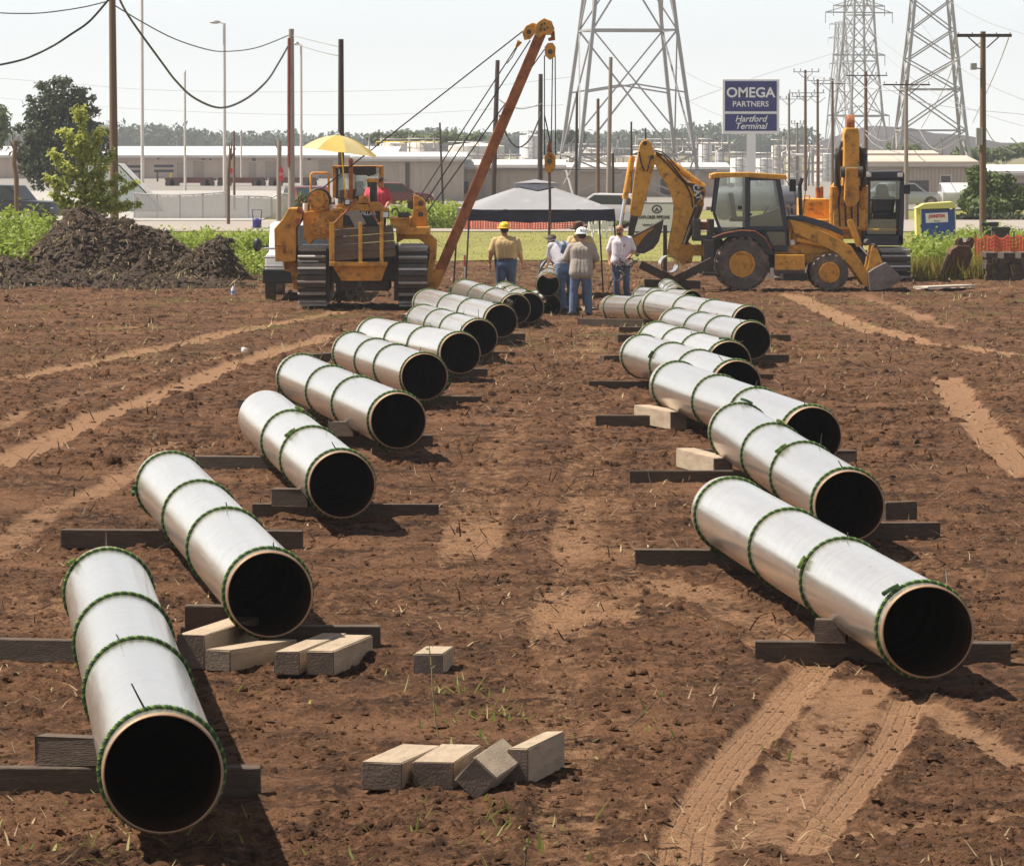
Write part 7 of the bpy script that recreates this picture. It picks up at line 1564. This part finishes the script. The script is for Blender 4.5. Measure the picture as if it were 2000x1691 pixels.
for X_, Y_, Z_, k, lab in ((mx_, my_, mz_, 5200, 'dry straw and roots lying over the large soil heap'), (m2x, m2y, m2z, 1900, 'dry straw lying over the smaller soil heap'), (m3x, m3y, m3z, 3200, 'straw and grass on the low soil ridge at left')):
    i = RNG.choice(X_.size, k); scatter_blades('heap_straw', X_.ravel()[i], Y_.ravel()[i], Z_.ravel()[i]+.02, RNG.uniform(.12, .42, k), RNG.uniform(.009, .022, k), RNG.uniform(-.6, .5, k), m_strawd, lab, curl=.5)
for X_, Y_, Z_, k, lab in ((mx_, my_, mz_, 3200, 'broken clods lying over the large soil heap'), (m2x, m2y, m2z, 1200, 'broken clods lying over the smaller soil heap'), (m3x, m3y, m3z, 2200, 'broken clods lying over the low soil ridge')):
    i = RNG.choice(X_.size, k); clods_at(X_.ravel()[i], Y_.ravel()[i], Z_.ravel()[i], np.minimum(.035*np.exp(np.abs(RNG.normal(0, .7, k))), .13), m_heap, 'heap_clods', lab)
# ================================================================ vegetation
m_weed = M('bright_weed_leaf', (.19, .27, .03), .6, 0, .25, 1.5, attr=(.32, .38, .06), trans=.45)
m_leafy = M('sapling_leaf', (.38, .43, .07), .6, 0, .25, 1.5, attr=(.52, .53, .14), trans=.5)
m_dkleaf = M('dark_tree_leaf', (.045, .062, .028), .7, 0, .3, .6, attr=(.085, .105, .045), trans=.25)
m_gleaf = M('green_tree_leaf', (.085, .13, .03), .7, 0, .3, .6, attr=(.15, .19, .05), trans=.3)
m_bark = M('brown_bark', (.10, .07, .05), .9, 0, .3, 4, .5, 20)
def lumpy(bl, k=4):
    out = list(bl); r_ = random.Random(5)
    for (x, y, rx, ry) in bl:
        for _ in range(k): a = r_.uniform(0, 6.28); f = r_.uniform(.22, .42); out.append((x+math.cos(a)*rx*.95, y+math.sin(a)*ry*.95, rx*f, ry*f))
    return [(x, y, rx*.86, ry*.86) for x, y, rx, ry in out]
def tree(label, blobs, Y, base_px, base_z, n, leaf, mat, name='broadleaf_tree', cat='tree', trunk=.2, shell=.45, grp=None, soft=.25):
    """blobs: (px, py, rx px, ry px) lumps of the crown"""
    s = S(Y); bp = at(base_px, 400, Y); t = thing(name, label, cat, (bp.x, Y, base_z), 0, grp); cs, rs = [], []
    for (x, y, rx, ry) in blobs:
        p = at(x, y, Y+random.uniform(-.5, .5)*rx/s); cs.append(tuple(p-t.location)); rs.append((rx/s, rx/s*.9, ry/s))
    leaf_cloud('crown', cs, rs, n, leaf, mat, shell, parent=t, soft=soft)
    top = max(cs, key=lambda c: c[2])
    part('trunk', m_bark, t, lambda b: b.tube([(0, 0, -.3), (.05, 0, top[2]*.35), (top[0]*.5, 0, top[2]*.65), (top[0]*.9, top[1]*.5, top[2]*.95)], [trunk, trunk*.8, trunk*.5, trunk*.15], 9), 0, 50)
    for c_ in cs[:8]: part('limb', m_bark, t, lambda b: b.tube([(c_[0]*.1, 0, max(c_[2]*.45, .2)), (c_[0]*.55, c_[1]*.5, c_[2]*.75), tuple(c_)], [trunk*.45, trunk*.3, trunk*.1], 7), 0, 50)
    return t
tree('big dark green tree standing behind the sapling at left', lumpy([(115, 190, 48, 32), (150, 215, 40, 42), (85, 215, 40, 34), (70, 255, 34, 30), (60, 290, 32, 30), (120, 250, 60, 40), (165, 260, 40, 44), (100, 310, 60, 40), (160, 320, 50, 40), (95, 345, 45, 26), (195, 290, 26, 46), (55, 325, 26, 24)], 5), 330, 112, 0, 9500, .17, m_dkleaf, shell=.3)
tree('leafy tree cut off by the left edge of the picture', [(-15, 225, 30, 26), (-5, 250, 25, 30), (-20, 275, 30, 22)], 420, -20, 0, 2600, .22, m_gleaf)
sap = []
rs_ = random.Random(21)
for (x0, y0, x1, y1) in [(164, 300, 158, 222), (164, 330, 130, 262), (166, 330, 192, 262), (164, 360, 105, 300), (168, 360, 214, 305), (160, 390, 92, 345), (170, 390, 232, 345), (160, 405, 110, 385), (175, 405, 262, 362), (180, 415, 272, 395), (150, 415, 128, 402), (166, 400, 160, 330), (172, 400, 195, 350), (168, 410, 215, 398)]:
    for k in range(5):
        u = .25+.75*k/4; sap.append((x0+(x1-x0)*u+rs_.uniform(-5, 5), y0+(y1-y0)*u+rs_.uniform(-4, 4), rs_.uniform(8, 18)*(1.2-.35*u), rs_.uniform(7, 13)))
tree('bright green sapling with drooping leaves in front of the big tree', sap, 163, 165, 0, 8500, .075, m_leafy, 'sapling_tree', trunk=.06, shell=.05, soft=.9)
tree('rounded green tree behind the right-hand brown pole', lumpy([(1910, 350, 24, 20), (1945, 362, 32, 28), (1900, 385, 24, 26), (1955, 400, 34, 28), (1920, 405, 40, 28), (1985, 385, 22, 24), (1930, 425, 50, 18)]), 285, 1930, 0, 7000, .16, m_gleaf)
for (lab, bl, Y, n, mt, lf) in [('dark clipped hedge behind the portable toilet', [(1880+i*22, 428, 16, 9) for i in range(6)], 262, 2600, m_dkleaf, .12), ('yellow-green shrub mass below the dark hill at right', [(1880+i*26, 300+6*math.sin(i), 22, 13) for i in range(6)], 700, 1800, m_gleaf, .4), ('pale shrubs beside the far pylon foot', [(1745+i*20, 293, 14, 9) for i in range(3)], 750, 700, m_gleaf, .4),
      ('pale green treetop rising behind the tall pylon leg', [(1100+i*16, 268, 12, 12) for i in range(3)], 900, 700, m_fartree, .5), ('yellow-green shrub line behind the warehouse roof at centre', [(735+i*24, 270+4*math.sin(i*2), 18, 9) for i in range(9)], 800, 1800, m_gleaf, .5), ('green bush standing in front of the fence near the red sign', [(590, 395, 16, 16), (575, 410, 14, 12)], 240, 500, m_gleaf, .09)]:
    tree(lab, bl, Y, bl[len(bl)//2][0], 0, n, lf, mt, 'shrub', 'shrub', .06, .3)
def weeds(name, label, boxes, leaf, mat, flat=.5):
    cs, rs, n = [], [], 0
    for (x0, x1, y0, y1, Y, k) in boxes:
        for _ in range(k):
            x = random.uniform(x0, x1); p = at(x, 500, Y+random.uniform(-5, 5)); h = (y1-random.uniform(y0, y0+.5*(y1-y0)))/S(Y); cs.append((p.x, p.y, h*.5)); rs.append((.18+h*.22, .25, h*.55)); n += int(70*h+26)
    return tag(leaf_cloud(name, cs, rs, n, leaf, mat, .15, up=.5), label, None, None, 'stuff')
weeds('weeds', 'dense bright green weeds at the left edge behind the mound', [(-30, 95, 378, 510, 158, 90), (-20, 60, 405, 515, 151, 46), (60, 300, 420, 490, 166, 50), (60, 120, 450, 520, 153, 16)], .075, m_weed)
weeds('weeds', 'bright yellow-green weeds between the mound and the pipelayer', [(300, 540, 445, 520, 165, 110), (330, 530, 430, 480, 185, 90), (430, 540, 470, 525, 152, 40)], .07, m_weed)
weeds('weeds', 'tall bright weeds behind the pipelayer and boom cables', [(770, 905, 375, 428, 240, 90), (560, 640, 420, 470, 200, 26), (860, 960, 385, 425, 262, 26), (1170, 1240, 400, 440, 245, 34), (1330, 1360, 410, 450, 230, 10)], .09, m_weed)
weeds('weeds', 'green weeds growing around the portable toilet', [(1775, 1835, 480, 560, 158, 60), (1790, 1905, 500, 556, 160, 80), (1870, 2010, 430, 470, 200, 60), (1848, 1868, 452, 520, 170, 16), (1930, 2010, 440, 500, 185, 40)], .06, m_weed)
n = 2600; x = np.concatenate([RNG.uniform(at(1840, 500, 150).x, at(1990, 500, 150).x, 1800), RNG.uniform(at(1775, 500, 150).x, at(1840, 500, 150).x, 800)]); y = RNG.uniform(146, 156, n)
scatter_blades('tall_dry_grass', x, y, np.full(n, .02), RNG.uniform(.2, .75, n), RNG.uniform(.006, .013, n), RNG.uniform(1.0, 1.5, n), M('golden_grass', (.36, .25, .05), .8, 0, .3, 2, attr=(.22, .24, .05), trans=.3), 'tall golden dry grass around the bucket at right')
# a few single stalks near the camera
for i, (pts, lab) in enumerate([([(858, 1447), (850, 1405), (845, 1350), (843, 1300), (838, 1262)], 'tall thin yellowish stalk standing in front of the lone block'), ([(1226, 1422), (1258, 1392), (1292, 1356)], 'leaning thin weed stem near the right tyre track'), ([(1025, 1690), (1028, 1655), (1032, 1640)], 'short green stalk at the bottom edge')]):
    g0 = solve(*pts[0]); P_ = [g0]+[at(x, y, g0.y) for x, y in pts[1:]]; t = thing('plant_stalk', lab, 'plant', g0, 0, 'single stalks in the soil')
    part('stem', m_strawd if i == 0 else m_stem, t, lambda b: b.tube([p-g0 for p in P_], [.006]+[.005]*(len(P_)-2)+[.003], 6), 0, 60)
    leaf_cloud('leaves', [tuple(p-g0) for p in P_[1:]], [(.02, .02, .02)]*(len(P_)-1), 14, .012, m_green, .2, parent=t)
# ================================================================ summer haze
hz_m = bpy.data.materials.new('summer_haze'); hz_m.use_nodes = True; t_ = hz_m.node_tree; t_.nodes.remove(t_.nodes['Principled BSDF'])
pv = t_.nodes.new('ShaderNodeVolumePrincipled'); pv.inputs['Color'].default_value = (.93, .95, 1.0, 1); pv.inputs['Density'].default_value = .0002; pv.inputs['Anisotropy'].default_value = .35
t_.links.new(pv.outputs[0], t_.nodes['Material Output'].inputs['Volume'])
if HAZE:
    o = part('haze', hz_m, None, lambda b: b.box(-900, 900, -60, 2600, -1.4, 48)); tag(o, kind='stuff')
